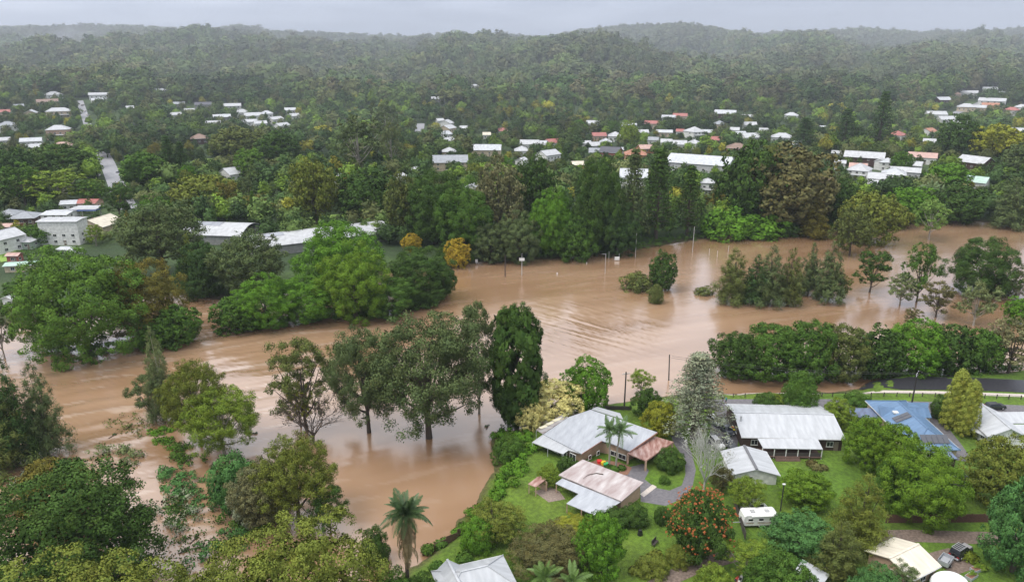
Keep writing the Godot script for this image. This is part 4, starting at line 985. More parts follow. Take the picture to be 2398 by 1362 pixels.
		"cyp":
			var puffs := []
			for i in 120:
				var f := (i + 0.5) / 120.0
				var y := lerpf(0.5, 9.5, f)
				var rr := 2.75 * pow(maxf(0.0, 1.0 - pow(f, 2.4)), 0.75) * (0.75 + 0.25 * smoothstep(0.0, 0.3, f))
				var a := i * 2.39996
				rr *= rng.randf_range(0.82, 1.08)
				puffs.append([Vector3(cos(a) * rr, y, sin(a) * rr), Vector3(0.6, 0.75, 0.6) * rng.randf_range(0.8, 1.2), Vector3(cos(a), 0.45, sin(a)).normalized()])
			mb.col = Color(0.8, 0.8, 0.8)
			mb.lump(Vector3(0, 4.3, 0), Vector3(2.0, 4.2, 2.0), 8, 10, 0.08, rng)
			leaves(mb, puffs, int(5200 * q), 0.42 * s, 0.2 * s, rng, 0.15, 0.25, 0.6)
			tr = trunk_mesh([Vector3(0.2, 6, 0)], 7.0, 0.3, rng, 0.4)
		"col":
			var puffs := []
			for i in 90:
				var f := (i + 0.5) / 90.0
				var y := lerpf(0.3, 9.7, f)
				var rr := 1.2 * pow(maxf(0.0, 1.0 - pow(f, 2.2)), 0.7) * (0.8 + 0.2 * smoothstep(0.0, 0.2, f)) * rng.randf_range(0.75, 1.05)
				var a := i * 2.39996
				puffs.append([Vector3(cos(a) * rr, y, sin(a) * rr), Vector3(0.3, 0.55, 0.3) * rng.randf_range(0.8, 1.2), Vector3(cos(a), 0.6, sin(a)).normalized()])
			mb.col = Color(0.8, 0.8, 0.8)
			mb.lump(Vector3(0, 4.4, 0), Vector3(0.85, 4.3, 0.85), 8, 8, 0.08, rng)
			leaves(mb, puffs, int(3600 * q), 0.3 * s, 0.16 * s, rng, 0.0, 0.25, 0.7)
			tr = trunk_mesh([Vector3(0.1, 6, 0)], 7.0, 0.18, rng, 0.4)
		"bare":
			var t := Mb.new()
			t.tube([Vector3(0, -1, 0), Vector3(0.05, 1.0, 0), Vector3(0, 2.0, 0.1)], [0.2, 0.16, 0.13], 6)
			for i in 7:
				var a := i * 0.9 + rng.randf_range(-0.2, 0.2)
				twigs(t, Vector3(0, 1.0 + 0.15 * i, 0), Vector3(cos(a) * 0.55, 1.0, sin(a) * 0.55).normalized(), 2.7, 0.1, 4, rng)
			tr = t.mesh()
			var puffs := []
			for i in 40:
				var o := rnd_dir(rng)
				puffs.append([Vector3(0, 6.6, 0) + o * Vector3(3.3, 2.9, 3.3), Vector3.ONE * 0.6, o])
			leaves(mb, puffs, 500, 0.2, 0.12, rng, 0.2, 0.4, 0.0)
	protos[key] = {"trunk": tr, "crown": mb.mesh()}
	return protos[key]

const KINDS := {"dome": ["broad_tree", "tree"], "round": ["rounded_tree", "tree"], "gum": ["gum_tree", "tree"], "oak": ["she_oak", "tree"], "pine": ["hoop_pine", "conifer"], "cyp": ["cypress", "conifer"], "col": ["column_conifer", "conifer"], "shrub": ["shrub", "shrub"], "bare": ["bare_tree", "tree"], "spread": ["spreading_tree", "tree"], "pillar": ["cypress", "conifer"]}

func plant(kind: String, tint: String, x: float, z: float, h: float, r: float, label: String, fine := 0, group := "") -> Node3D:
	var at := Vector3(x, maxf(ground(x, z), -0.3) - 0.05, z)
	var k := hash(label + str(x))
	var g := grow(kind, hash(kind + tint) % 3, fine)
	var o := thing(KINDS[kind][0], label, KINDS[kind][1], at, 0.0, group)
	var s := Vector3(r / WIDE[kind], h / 10.0, r / WIDE[kind])
	var turn := (k % 628) * 0.01
	var b := "brown"
	if tint in ["pl", "pg", "ly"] or kind == "gum" and tint in ["gg", "ol"]:
		b = "pale"
	if kind == "bare":
		b = "brown" if tint == "bk" else "white"
	part("trunk", g.trunk, bark(b), o, Vector3.ZERO, s, turn)
	part("crown", g.crown, leaf_mat(tint), o, Vector3.ZERO, s, turn)
	return o

# feather palms: every frond is a piece of its own
func frond_mesh(l: float, droop: float, rng: RandomNumberGenerator) -> ArrayMesh:
	var mb := Mb.new()
	var path := []
	var rad := []
	for i in 9:
		var f := i / 8.0
		path.append(Vector3(l * (f * 0.95 - 0.12 * f * f), l * (0.45 * f - droop * f * f), 0))
		rad.append(lerpf(0.05, 0.012, f))
	mb.col = Color(1.3, 1.2, 0.9)
	mb.tube(path, rad, 4)
	for i in 56:
		var f := 0.12 + 0.86 * i / 55.0
		var k := f * 8.0
		var at: Vector3 = path[int(k)].lerp(path[mini(int(k) + 1, 8)], k - int(k))
		var ll := l * 0.2 * sin(PI * clampf(f * 0.92 + 0.06, 0.0, 1.0)) + 0.1
		for s in [-1.0, 1.0]:
			var al := Vector3(rng.randf_range(0.3, 0.7), -0.55 - 0.5 * rng.randf(), s).normalized()
			var nrm: Vector3 = al.cross(Vector3.RIGHT).normalized() * s
			var t := rng.randf_range(0.75, 1.2)
			mb.col = Color(t, t, t)
			mb.leaf(at + al * ll * 0.5, nrm if nrm.y > 0.0 else -nrm, al, ll, 0.05 + 0.012 * l, (nrm if nrm.y > 0.0 else -nrm))
	return mb.mesh()

func palm(x: float, z: float, h: float, l: float, label: String, tint: Color, count: int, dead: int, lean := 0.0, group := "") -> void:
	var rng := RandomNumberGenerator.new()
	rng.seed = hash(label)
	var o := thing("palm", label, "palm", Vector3(x, maxf(ground(x, z), -0.3), z), 0.0, group)
	var mb := Mb.new()
	mb.tube([Vector3(0, -0.6, 0), Vector3(lean * 0.3, h * 0.5, 0), Vector3(lean, h, 0)], [0.36, 0.28, 0.26] if dead else [0.24, 0.17, 0.15], 8)
	part("trunk", mb.mesh(), bark("pale" if dead == 0 else "brown"), o)
	var live := std("palm_" + str(tint), tint, 0.5)
	live.vertex_color_use_as_albedo = true
	live.cull_mode = BaseMaterial3D.CULL_DISABLED
	var dry := std("palm_dry", Color(0.2, 0.15, 0.07), 0.8)
	dry.vertex_color_use_as_albedo = true
	dry.cull_mode = BaseMaterial3D.CULL_DISABLED
	var kinds := [frond_mesh(l, 0.35, rng), frond_mesh(l, 0.6, rng), frond_mesh(l, 0.85, rng)]
	for i in count:
		var f := float(i) / count
		var m := part("frond", kinds[clampi(int(f * 3.0 + rng.randf_range(-0.4, 0.4)), 0, 2)], live, o, Vector3(lean, h, 0))
		m.rotation = Vector3(rng.randf_range(-0.5, 0.5), i * 2.39996, lerpf(1.15, -0.3, f) + rng.randf_range(-0.15, 0.15))
		m.scale = Vector3.ONE * rng.randf_range(0.75, 1.1)
	for i in dead:
		var m := part("dead_frond", kinds[2], dry, o, Vector3(lean, h - 0.2, 0), Vector3.ONE * 0.85)
		m.rotation = Vector3(0, i * 2.39996 + 1.0, -1.0 + rng.randf_range(-0.25, 0.3))
		m.position.y -= i * 0.17

# leafy mats of creeper or weed along a line: one uncounted mass
func thicket(called: String, label: String, tint: String, line: Array, wide: float, tall: float, count: int, seed_: int) -> void:
	var rng := RandomNumberGenerator.new()
	rng.seed = seed_
	var puffs := []
	for i in line.size() - 1:
		var a: Vector2 = line[i]
		var b: Vector2 = line[i + 1]
		var n := maxi(2, int(a.distance_to(b) / 1.1) * int(maxf(1.0, wide / 1.6)))
		for k in n:
			var p := a.lerp(b, rng.randf()) + Vector2(rng.randf_range(-wide, wide), rng.randf_range(-wide, wide)) * 0.5
			var r := rng.randf_range(0.5, 1.15)
			puffs.append([Vector3(p.x, maxf(ground(p.x, p.y), -0.1) + tall * rng.randf_range(0.1, 0.8), p.y), Vector3(r, r * 0.7, r), Vector3.UP])
	var mb := Mb.new()
	leaves(mb, puffs, count, 0.4, 0.3, rng, 0.0, 0.3, 0.6)
	var o := part(numbered(called), mb.mesh(), leaf_mat(tint), self)
	o.set_meta("kind", "stuff")
	o.set_meta("label", label)
	o.set_meta("category", "undergrowth")

# small trees for woods too far off to count: a few big leaf clumps on a lump
func far_tree(seed_: int, tall: bool) -> ArrayMesh:
	var rng := RandomNumberGenerator.new()
	rng.seed = seed_
	var mb := Mb.new()
	var c := Vector3(0, 6.0 if tall else 5.4, 0)
	var r := Vector3(3.0, 4.0, 3.0) if tall else Vector3(4.4, 4.6, 4.4)
	mb.col = Color(0.85, 0.85, 0.85)
	mb.lump(c, r * 0.72, 5, 7, 0.18, rng)
	leaves(mb, shell(22, c, r, 1.3 if tall else 1.5, rng, -0.55, 0.25), 620, 0.85, 0.62, rng, 0.0, 0.35, 0.5)
	mb.col = Color(1.6, 1.4, 1.4)
	mb.tube([Vector3(0, -1.5, 0), Vector3(0, 5, 0)], [0.3, 0.16], 4)
	return mb.mesh()

# ---------------------------------------------------------------- buildings
func glass() -> StandardMaterial3D:
	var m := std("window_glass", Color(0.025, 0.03, 0.036), 0.08)
	return m

func shared(key: String, size: Vector3) -> ArrayMesh:
	if not protos.has(key):
		var mb := Mb.new()
		mb.box(Vector3.ZERO, size)
		protos[key] = mb.mesh()
	return protos[key]

func window(o: Node3D, at: Vector3, turn: float, w := 1.4, h := 1.2, called := "window") -> void:
	# a frame standing 3 cm proud of its wall, and the pane in it
	var key := "window_%d_%d" % [int(w * 100), int(h * 100)]
	if not protos.has(key):
		var mb := Mb.new()
		for s in [-1.0, 1.0]:
			mb.box(Vector3(s * (w / 2 - 0.04), 0, 0), Vector3(0.08, h, 0.1))
			mb.box(Vector3(0, s * (h / 2 - 0.04), 0), Vector3(w - 0.16, 0.08, 0.1))
		if w > 1.1:
			mb.box(Vector3.ZERO, Vector3(0.06, h - 0.16, 0.09))
		mb.box(Vector3(0, -h / 2 - 0.04, 0.04), Vector3(w + 0.16, 0.07, 0.14))
		protos[key] = mb.mesh()
	var f := part(called, protos[key], std("window_frame", Color(0.62, 0.62, 0.6), 0.5), o, at, Vector3.ONE, turn)
	part("pane", shared("pane_" + key, Vector3(w - 0.14, h - 0.14, 0.05)), glass(), f)

func gable_shape(w: float, l: float, he: float, hr: float, mb: Mb, th := 0.14) -> void:
	for s in [-1.0, 1.0]:
		mb.slab([Vector3(-w / 2, he, s * l / 2), Vector3(w / 2, he, s * l / 2), Vector3(w / 2, hr, s * 0.003), Vector3(-w / 2, hr, s * 0.003)], th)
	mb.box(Vector3(0, hr + 0.03, 0), Vector3(w + 0.02, 0.07, 0.35))

func hip_shape(w: float, l: float, he: float, hr: float, mb: Mb, th := 0.14) -> void:
	var k := maxf((w - l) / 2, 0.05)
	for s in [-1.0, 1.0]:
		mb.slab([Vector3(-w / 2, he, s * l / 2), Vector3(w / 2, he, s * l / 2), Vector3(k, hr, 0), Vector3(-k, hr, 0)], th)
		mb.slab([Vector3(s * w / 2, he, -l / 2), Vector3(s * w / 2, he, l / 2), Vector3(s * k, hr, 0)], th)
	mb.box(Vector3(0, hr, 0), Vector3(2 * k + 0.1, 0.1, 0.3))
	for s in [-1.0, 1.0]:
		for q in [-1.0, 1.0]:
			mb.tube([Vector3(s * w / 2, he + 0.02, q * l / 2), Vector3(s * k, hr + 0.04, 0)], [0.11, 0.11], 5)

func walls_shape(w: float, l: float, he: float, hr: float, gable: bool, mb: Mb, foot := -1.6) -> void:
	var x := w / 2
	var z := l / 2
	mb.prism([Vector3(-x, 0, -z), Vector3(x, 0, -z), Vector3(x, 0, z), Vector3(-x, 0, z)], foot, he)
	if gable:
		for s in [-1.0, 1.0]:
			mb.tri(Vector3(s * x, he, -z), Vector3(s * x, he, z), Vector3(s * x, hr, 0), Vector3(s, 0, 0))

func house(label: String, x: float, z: float, yaw: float, w: float, l: float, he: float, hr: float, kind: String, roof: Material, wall: Material, wins := -1, base := -99.0, called := "house", cat := "house") -> Node3D:
	var y := ground(x, z) if base < -50.0 else base
	var o := thing(called, label, cat, Vector3(x, y, z), yaw)
	var mb := Mb.new()
	var gable := kind == "gable"
	var cut := 0.45
	var drop := cut / (l / 2) * (hr - he)
	walls_shape(w - 2 * cut, l - 2 * cut, he + (drop if gable else 0.0) - 0.16, hr - 0.16, gable, mb)
	part("wall", mb.mesh(), wall, o)
	mb = Mb.new()
	if gable:
		gable_shape(w, l, he, hr, mb)
	else:
		hip_shape(w, l, he, hr, mb)
	part("roof", mb.mesh(), roof, o)
	mb = Mb.new()
	for s in [-1.0, 1.0]:
		mb.box(Vector3(0, he - 0.1, s * (l / 2 + 0.07)), Vector3(w, 0.13, 0.12))
	part("gutter", mb.mesh(), std("gutter", Color(0.5, 0.5, 0.5), 0.5), o)
	if wins >= 0:
		var n := wins if wins > 0 else clampi(int(w / 3.4), 2, 4)
		var rows := 2 if he > 4.9 else 1
		for r in rows:
			var hy := (1.55 if r == 0 else 4.2) if rows == 2 else he * 0.52
			for i in n:
				window(o, Vector3((i - (n - 1) / 2.0) * (w - 2.0) / n, hy, l / 2 - cut + 0.03), 0.0)
			for s in [-1.0, 1.0]:
				window(o, Vector3(s * (w / 2 - cut + 0.03), hy, l * 0.12), s * PI / 2)
		var d := part("door", shared("door", Vector3(0.9, 2.1, 0.08)), std("door_paint", Color(0.2, 0.16, 0.13), 0.6), o, Vector3((w - 2.0) / n * 0.5 if n % 2 == 0 else w / 2 - 1.6, 1.05, l / 2 - cut + 0.02))
	return o

func verandah(o: Node3D, w: float, l: float, z: float, h: float, roof: Material) -> void:
	# a lean-to along the long side, on posts, over a deck
	var mb := Mb.new()
	mb.slab([Vector3(-w / 2, h + 0.35, z), Vector3(w / 2, h + 0.35, z), Vector3(w / 2, h, z + l), Vector3(-w / 2, h, z + l)], 0.1)
	part("verandah_roof", mb.mesh(), roof, o)
	for i in 4:
		part("post", shared("post", Vector3(0.12, 1, 0.12)), std("white_paint", Color(0.7, 0.7, 0.68), 0.6), o, Vector3((i / 3.0 - 0.5) * (w - 0.3), (h - 0.1) / 2, z + l - 0.15), Vector3(1, h - 0.1, 1))

func solar(o: Node3D, at: Vector3, yaw: float, tilt: float, size := Vector2(1.0, 1.7)) -> void:
	var p := part("solar_panel", shared("solar_%d" % int(size.x * 100), Vector3(size.x, 0.05, size.y)), std("solar_cells", Color(0.07, 0.075, 0.09), 0.2), o, at)
	p.rotation = Vector3(tilt, yaw, 0)

# ---------------------------------------------------------------- vehicles and street things
func frustum(mb: Mb, x0: float, x1: float, x2: float, x3: float, y0: float, y1: float, hw0: float, hw1: float) -> void:
	var a := [Vector3(x0, y0, -hw0), Vector3(x1, y0, -hw0), Vector3(x1, y0, hw0), Vector3(x0, y0, hw0)]
	var b := [Vector3(x2, y1, -hw1), Vector3(x3, y1, -hw1), Vector3(x3, y1, hw1), Vector3(x2, y1, hw1)]
	var m := Vector3((x0 + x1) / 2, 0, 0)
	for i in 4:
		var j := (i + 1) % 4
		mb.quad(a[i], a[j], b[j], b[i], ((a[i] + a[j]) * 0.5 - m) * Vector3(1, 0, 1))
	mb.quad(b[0], b[1], b[2], b[3], Vector3.UP)
	mb.quad(a[0], a[1], a[2], a[3], Vector3.DOWN)

func wheels(o: Node3D, xs: Array, hw: float, r: float) -> void:
	if not protos.has("tyre"):
		var mb := Mb.new()
		mb.tube([Vector3(0, 0, -0.1), Vector3(0, 0, -0.085), Vector3(0, 0, 0.085), Vector3(0, 0, 0.1)], [0.86, 1.0, 1.0, 0.86], 16)
		protos["tyre"] = mb.mesh()
		mb = Mb.new()
		mb.tube([Vector3(0, 0, -0.11), Vector3(0, 0, 0.11)], [0.6, 0.6], 12)
		mb.tri(Vector3(0, 0.6, -0.11), Vector3(0.5, -0.3, -0.11), Vector3(-0.5, -0.3, -0.11), Vector3.FORWARD)
		protos["rim"] = mb.mesh()
	for x in xs:
		for s in [-1.0, 1.0]:
			var w := part("wheel", protos["tyre"], std("rubber", Color(0.018, 0.018, 0.018), 0.8), o, Vector3(x, r, s * (hw - 0.08)), Vector3(r, r, 1.0))
			part("rim", protos["rim"], std("alloy", Color(0.45, 0.45, 0.46), 0.35, 0.6), w)

func car(label: String, x: float, z: float, yaw: float, paint: Color, tall := 0.0, called := "car", lift := 0.0) -> Node3D:
	var o := thing(called, label, "car", Vector3(x, ground(x, z) + 0.03, z), yaw)
	var m := std("car_paint_" + str(paint), paint, 0.25)
	m.clearcoat_enabled = true
	m.clearcoat = 0.6
	var t := tall
	var mb := Mb.new()
	frustum(mb, -2.2, 2.2, -2.15, 2.2, 0.3, 0.62, 0.86, 0.9)
	frustum(mb, -2.15, 2.2, -2.1, 2.05, 0.62, 0.98 + t * 0.5, 0.9, 0.82)
	part("body", mb.mesh(), m, o)
	mb = Mb.new()
	frustum(mb, -2.05, 1.15, -1.7 - t * 0.5, 0.35, 0.98 + t * 0.5, 1.45 + t, 0.8, 0.62 + t * 0.15)
	part("windows", mb.mesh(), glass(), o)
	mb = Mb.new()
	frustum(mb, -1.72 - t * 0.5, 0.37, -1.6 - t * 0.5, 0.25, 1.452 + t, 1.5 + t, 0.64 + t * 0.15, 0.56 + t * 0.15)
	for s in [-1.0, 1.0]:
		for k in [[1.15, 0.36], [-0.45, -0.5], [-2.04, -1.7 - t * 0.5]]:
			mb.tube([Vector3(k[0], 0.98 + t * 0.5, s * 0.8), Vector3(k[1], 1.46 + t, s * (0.63 + t * 0.15))], [0.05, 0.05], 4)
	part("roof", mb.mesh(), m, o)
	for s in [-1.0, 1.0]:
		part("headlight", shared("car_light", Vector3(0.08, 0.16, 0.36)), std("lamp_glass", Color(0.7, 0.7, 0.68), 0.1), o, Vector3(2.17, 0.74, s * 0.62))
		part("tail_light", shared("car_light", Vector3(0.08, 0.16, 0.36)), std("red_lens", Color(0.4, 0.02, 0.02), 0.2), o, Vector3(-2.13, 0.8, s * 0.66))
	wheels(o, [-1.3, 1.35], 0.9, 0.33 + lift)
	return o

func pole(label: String, x: float, z: float, h: float, r: float, c: Color, called := "power_pole", cat := "pole", lean := Vector2.ZERO, group := "") -> Node3D:
	var o := thing(called, label, cat, Vector3(x, maxf(ground(x, z), 0.0), z), 0.0, group)
	var mb := Mb.new()
	mb.tube([Vector3(0, -1.5, 0), Vector3(lean.x, h, lean.y)], [r, r * 0.8], 8)
	part("pole", mb.mesh(), std("pole_" + str(c), c, 0.8), o)
	return o

func crossarm(o: Node3D, y: float, w: float, turn: float) -> void:
	part("crossarm", shared("crossarm", Vector3(1, 0.12, 0.1)), std("grey_timber", Color(0.3, 0.29, 0.27), 0.8), o, Vector3(0, y, 0), Vector3(w, 1, 1), turn)
	for i in 4:
		var at := Vector3((i / 3.0 - 0.5) * (w - 0.2), 0, 0).rotated(Vector3.UP, turn)
		part("insulator", shared("insulator", Vector3(0.1, 0.2, 0.1)), std("china", Color(0.7, 0.72, 0.7), 0.3), o, at + Vector3(0, y + 0.16, 0))

func wire(label: String, a: Vector3, b: Vector3, sag: float) -> void:
	var o := thing("power_line", label, "wire", a, 0.0, "power lines along the road")
	var mb := Mb.new()
	var p := []
	var r := []
	for i in 9:
		var f := i / 8.0
		p.append((b - a) * f - Vector3(0, sag * 4.0 * f * (1.0 - f), 0))
		r.append(0.035)
	mb.tube(p, r, 4)
	part("cable", mb.mesh(), std("cable", Color(0.03, 0.03, 0.03), 0.6), o)

# a person: one skin over a skeleton of tapered bones, meshed as surface nets
func person(label: String, x: float, z: float, turn: float, top: Color, legs: Color) -> void:
	var bones := [
		[Vector3(0, 0.94, 0), Vector3(0, 1.4, 0), 0.145, 0.16], [Vector3(0, 1.42, 0), Vector3(0, 1.56, 0.01), 0.06, 0.055], [Vector3(0, 1.64, 0.02), Vector3(0, 1.7, 0.01), 0.095, 0.1],
		[Vector3(0.17, 1.42, 0), Vector3(0.25, 1.14, -0.02), 0.055, 0.045], [Vector3(0.25, 1.14, -0.02), Vector3(0.24, 0.9, 0.08), 0.043, 0.033], [Vector3(0.24, 0.9, 0.08), Vector3(0.23, 0.8, 0.11), 0.035, 0.025],
		[Vector3(-0.17, 1.42, 0), Vector3(-0.25, 1.14, -0.02), 0.055, 0.045], [Vector3(-0.25, 1.14, -0.02), Vector3(-0.24, 0.9, 0.06), 0.043, 0.033], [Vector3(-0.24, 0.9, 0.06), Vector3(-0.23, 0.8, 0.08), 0.035, 0.025],
		[Vector3(0.09, 0.92, 0), Vector3(0.1, 0.5, 0.03), 0.095, 0.065], [Vector3(0.1, 0.5, 0.03), Vector3(0.1, 0.09, -0.02), 0.06, 0.04], [Vector3(0.1, 0.05, -0.02), Vector3(0.11, 0.04, 0.16), 0.045, 0.04],
		[Vector3(-0.09, 0.92, 0), Vector3(-0.1, 0.5, 0.01), 0.095, 0.065], [Vector3(-0.1, 0.5, 0.01), Vector3(-0.1, 0.09, -0.05), 0.06, 0.04], [Vector3(-0.1, 0.05, -0.05), Vector3(-0.11, 0.04, 0.13), 0.045, 0.04],
	]
	var field := func(p: Vector3) -> float:
		var d := 1e3
		for b in bones:
			var ab: Vector3 = b[1] - b[0]
			var t := clampf((p - b[0]).dot(ab) / ab.length_squared(), 0.0, 1.0)
			var e: float = p.distance_to(b[0] + ab * t) - lerpf(b[2], b[3], t)
			var k := 0.05
			var h := clampf(0.5 + 0.5 * (d - e) / k, 0.0, 1.0)
			d = lerpf(d, e, h) - k * h * (1.0 - h)
		return d
	var c := 0.035
	var lo := Vector3(-0.36, -0.04, -0.24)
	var nx := 21
	var ny := 54
	var nz := 15
	var f := PackedFloat32Array()
	for k in nz:
		for j in ny:
			for i in nx:
				f.append(field.call(lo + Vector3(i, j, k) * c))
	var at := {}
	var mb := Mb.new()
	var id := func(i: int, j: int, k: int) -> int: return i + nx * (j + ny * k)
	for k in nz - 1:
		for j in ny - 1:
			for i in nx - 1:
				var s := Vector3.ZERO
				var m := 0
				for e in 12:
					var ax := e / 4
					var o1 := e % 2
					var o2 := (e / 2) % 2
					var p: Vector3i = [Vector3i(0, o1, o2), Vector3i(o1, 0, o2), Vector3i(o1, o2, 0)][ax]
					var q: Vector3i = p + [Vector3i(1, 0, 0), Vector3i(0, 1, 0), Vector3i(0, 0, 1)][ax]
					var a: float = f[id.call(i + p.x, j + p.y, k + p.z)]
					var b: float = f[id.call(i + q.x, j + q.y, k + q.z)]
					if (a < 0.0) != (b < 0.0):
						s += Vector3(p).lerp(Vector3(q), a / (a - b))
						m += 1
				if m:
					var w := lo + (Vector3(i, j, k) + s / m) * c
					at[Vector3i(i, j, k)] = mb.v.size()
					mb.v.append(w)
					var g := Vector3(field.call(w + Vector3(0.01, 0, 0)) - field.call(w - Vector3(0.01, 0, 0)), field.call(w + Vector3(0, 0.01, 0)) - field.call(w - Vector3(0, 0.01, 0)), field.call(w + Vector3(0, 0, 0.01)) - field.call(w - Vector3(0, 0, 0.01)))
					mb.n.append(g.normalized())
					mb.uv.append(Vector2.ZERO)
					var skin := w.y > 1.5 or absf(w.x) > 0.19 and w.y < 1.2 or w.y < 0.5 and w.y > 0.12
					mb.c.append(Color(0.05, 0.035, 0.025) if w.y > 1.7 or w.y < 0.12 or w.y > 1.6 and w.z < -0.02 else Color(0.4, 0.24, 0.17) if skin else top if w.y > 0.93 else legs)
	for cell: Vector3i in at:
		for ax in 3:
			var u: Vector3i = [Vector3i(0, 1, 0), Vector3i(0, 0, 1), Vector3i(1, 0, 0)][ax]
			var w: Vector3i = [Vector3i(0, 0, 1), Vector3i(1, 0, 0), Vector3i(0, 1, 0)][ax]
			var dirn: Vector3i = [Vector3i(1, 0, 0), Vector3i(0, 1, 0), Vector3i(0, 0, 1)][ax]
			if not (at.has(cell - u) and at.has(cell - w) and at.has(cell - u - w)):
				continue
			var a: float = f[id.call(cell.x, cell.y, cell.z)]
			var e: Vector3i = cell + dirn
			if e.x >= nx or e.y >= ny or e.z >= nz:
				continue
			var b: float = f[id.call(e.x, e.y, e.z)]
			if (a < 0.0) == (b < 0.0):
				continue
			var q := [at[cell], at[cell - u], at[cell - u - w], at[cell - w]]
			if a < 0.0:
				mb.ix.append_array([q[0], q[2], q[1], q[0], q[3], q[2]])
			else:
				mb.ix.append_array([q[0], q[1], q[2], q[0], q[2], q[3]])
	var o := thing("person", label, "person", Vector3(x, ground(x, z), z), turn)
	var m := std("skin_and_cloth", Color.WHITE, 0.8)
	m.vertex_color_use_as_albedo = true
	part("body", mb.mesh(), m, o)

# ---------------------------------------------------------------- the place
func make_sky() -> Texture2D:
	# a low rain sky: brighter overhead, bands of cloud, a lighter side (towards the hidden sun, left behind the hills)
	var w := 1536
	var h := 768
	var f := FastNoiseLite.new()
	f.seed = 11
	f.frequency = 1.0
	f.fractal_octaves = 4
	var data := PackedFloat32Array()
	data.resize(w * h * 3)
	for j in h:
		var el := (0.5 - (j + 0.5) / h) * PI
		var y := sin(el)
		var q := cos(el)
		for i in w:
			var az := (i + 0.5) / w * TAU
			var dx := sin(az) * q     # the picture starts at -z and runs round through +x
			var dz := -cos(az) * q
			var o := (j * w + i) * 3
			if y < -0.05:
				data[o] = 0.3; data[o + 1] = 0.3; data[o + 2] = 0.3
				continue
			var up := maxf(y, 0.0)
			var cloud := f.get_noise_3d(dx * 2.2, up * 14.0, dz * 2.2) * 0.5 + f.get_noise_3d(dx * 5.0 + 9.0, up * 40.0, dz * 5.0) * 0.45
			var side := -0.42 * dx * (1.0 - up)
			var l := lerpf(0.45, 1.95, pow(up, 1.5)) * (1.0 + cloud * 0.85 + side)
			l += 0.05 * smoothstep(0.0, 0.07, up) * (1.0 - smoothstep(0.25, 0.6, up))
			var blue := clampf(0.2 - (l - 0.5) * 0.25, 0.04, 0.22)
			data[o] = l * (1.0 - blue * 0.75); data[o + 1] = l * (1.0 - blue * 0.28); data[o + 2] = l * (1.0 + blue * 0.8)
	return ImageTexture.create_from_image(Image.create_from_data(w, h, false, Image.FORMAT_RGBF, data.to_byte_array()))

func land_rows() -> PackedFloat32Array:
	var r := PackedFloat32Array([-400.0, -200.0, -60.0, 0.0, 30.0, 50.0])
	var d := 62.0
	while d < 2600.0:
		r.append(d)
		d += 1.5 if d < 210.0 else 3.0 if d < 420.0 else 6.0 if d < 720.0 else 13.0 if d < 1900.0 else 50.0
	r.append_array([2700.0, 2900.0])
	return r

func make_ground() -> void:
	var rows := land_rows()
	var cols := 250
	var mb := Mb.new()
	var y := PackedFloat32Array()
	for d in rows:
		for i in cols + 1:
			var x := lerpf(-1.25, 1.25, float(i) / cols) * maxf(d, 130.0)
			var h := ground(x, -d)
			mb.v.append(Vector3(x, h, -d))
			y.append(h)
			mb.uv.append(Vector2(x, d))
			var n1 := noise.get_noise_2d(x * 3.0, d * 3.0)
			var n2 := noise.get_noise_2d(x * 14.0 + 50.0, d * 14.0)
			var c := Color(0.115, 0.22, 0.016).lerp(Color(0.165, 0.25, 0.026), clampf(n1 * 0.9 + 0.3, 0.0, 1.0)) * (1.0 + n2 * 0.3)
			if d > 215.0:
				c = Color(0.04, 0.075, 0.022).lerp(Color(0.09, 0.15, 0.035), clampf(n1 * 1.2 + 0.15, 0.0, 1.0)) * (1.0 + n2 * 0.35)
			if d > 850.0:
				c = Color(0.045, 0.07, 0.03)
			if h < 1.0:
				c = c.lerp(Color(0.13, 0.085, 0.045), smoothstep(1.0, 0.1, h) * 0.8)
			mb.c.append(c)
	var w := cols + 1
	for j in rows.size():
		for i in w:
			var a := j * w + i
			var l := a - 1 if i > 0 else a
			var r := a + 1 if i < cols else a
			var u := a - w if j > 0 else a
			var dn := a + w if j < rows.size() - 1 else a
			mb.n.append((mb.v[r] - mb.v[l]).cross(mb.v[dn] - mb.v[u]).normalized())
			if i < cols and j < rows.size() - 1:
				mb.ix.append_array([a, a + w, a + 1, a + 1, a + w, a + w + 1])
	var m := std("grass_and_soil", Color.WHITE, 0.95)
	m.vertex_color_use_as_albedo = true
	m.albedo_texture = worn(5, 0.02, Color(0.72, 0.72, 0.72), Color(1, 1, 1), 5)
	m.uv1_scale = Vector3(0.09, 0.09, 1)
	m.heightmap_enabled = false
	m.normal_enabled = true
	m.normal_texture = mats["grain"]
	m.normal_scale = 1.2
	struct("ground", mb.mesh(), m)

func wave(x: float, d: float) -> float:
	# the current runs from upper right to lower left; quick water on the left, boils in the middle, slack in the bay
	var quick := smoothstep(-20.0, -70.0, x + (d - 200.0) * 0.1)
	var p := Vector2(x, d)
	var boil := bell(p.distance_to(Vector2(21.1, 209.0)) / 22.0)
	var slack := bell(p.distance_to(Vector2(-12.6, 125.6)) / 26.0)
	var a := x * 0.93 + d * 0.36
	var b := -x * 0.36 + d * 0.93
	var warp := noise.get_noise_2d(x * 1.3, d * 1.3) * 9.0
	var s := noise.get_noise_2d(a * 1.6, (b + warp * 0.3) * 8.5)
	var t := noise.get_noise_2d(a * 6.0 + 70.0, b * 19.0 + warp)
	var u := noise.get_noise_2d(x * 2.2 + 300.0, d * 2.2)
	var a2 := x * 0.78 - d * 0.62
	var b2 := x * 0.62 + d * 0.78
	var v := noise.get_noise_2d(a2 * 2.0, (b2 + warp * 0.15) * 32.0)
	return (0.03 + 0.19 * quick) * s + (0.025 + 0.08 * quick) * t * (1.0 - slack) + 0.03 * u + 0.13 * boil * v

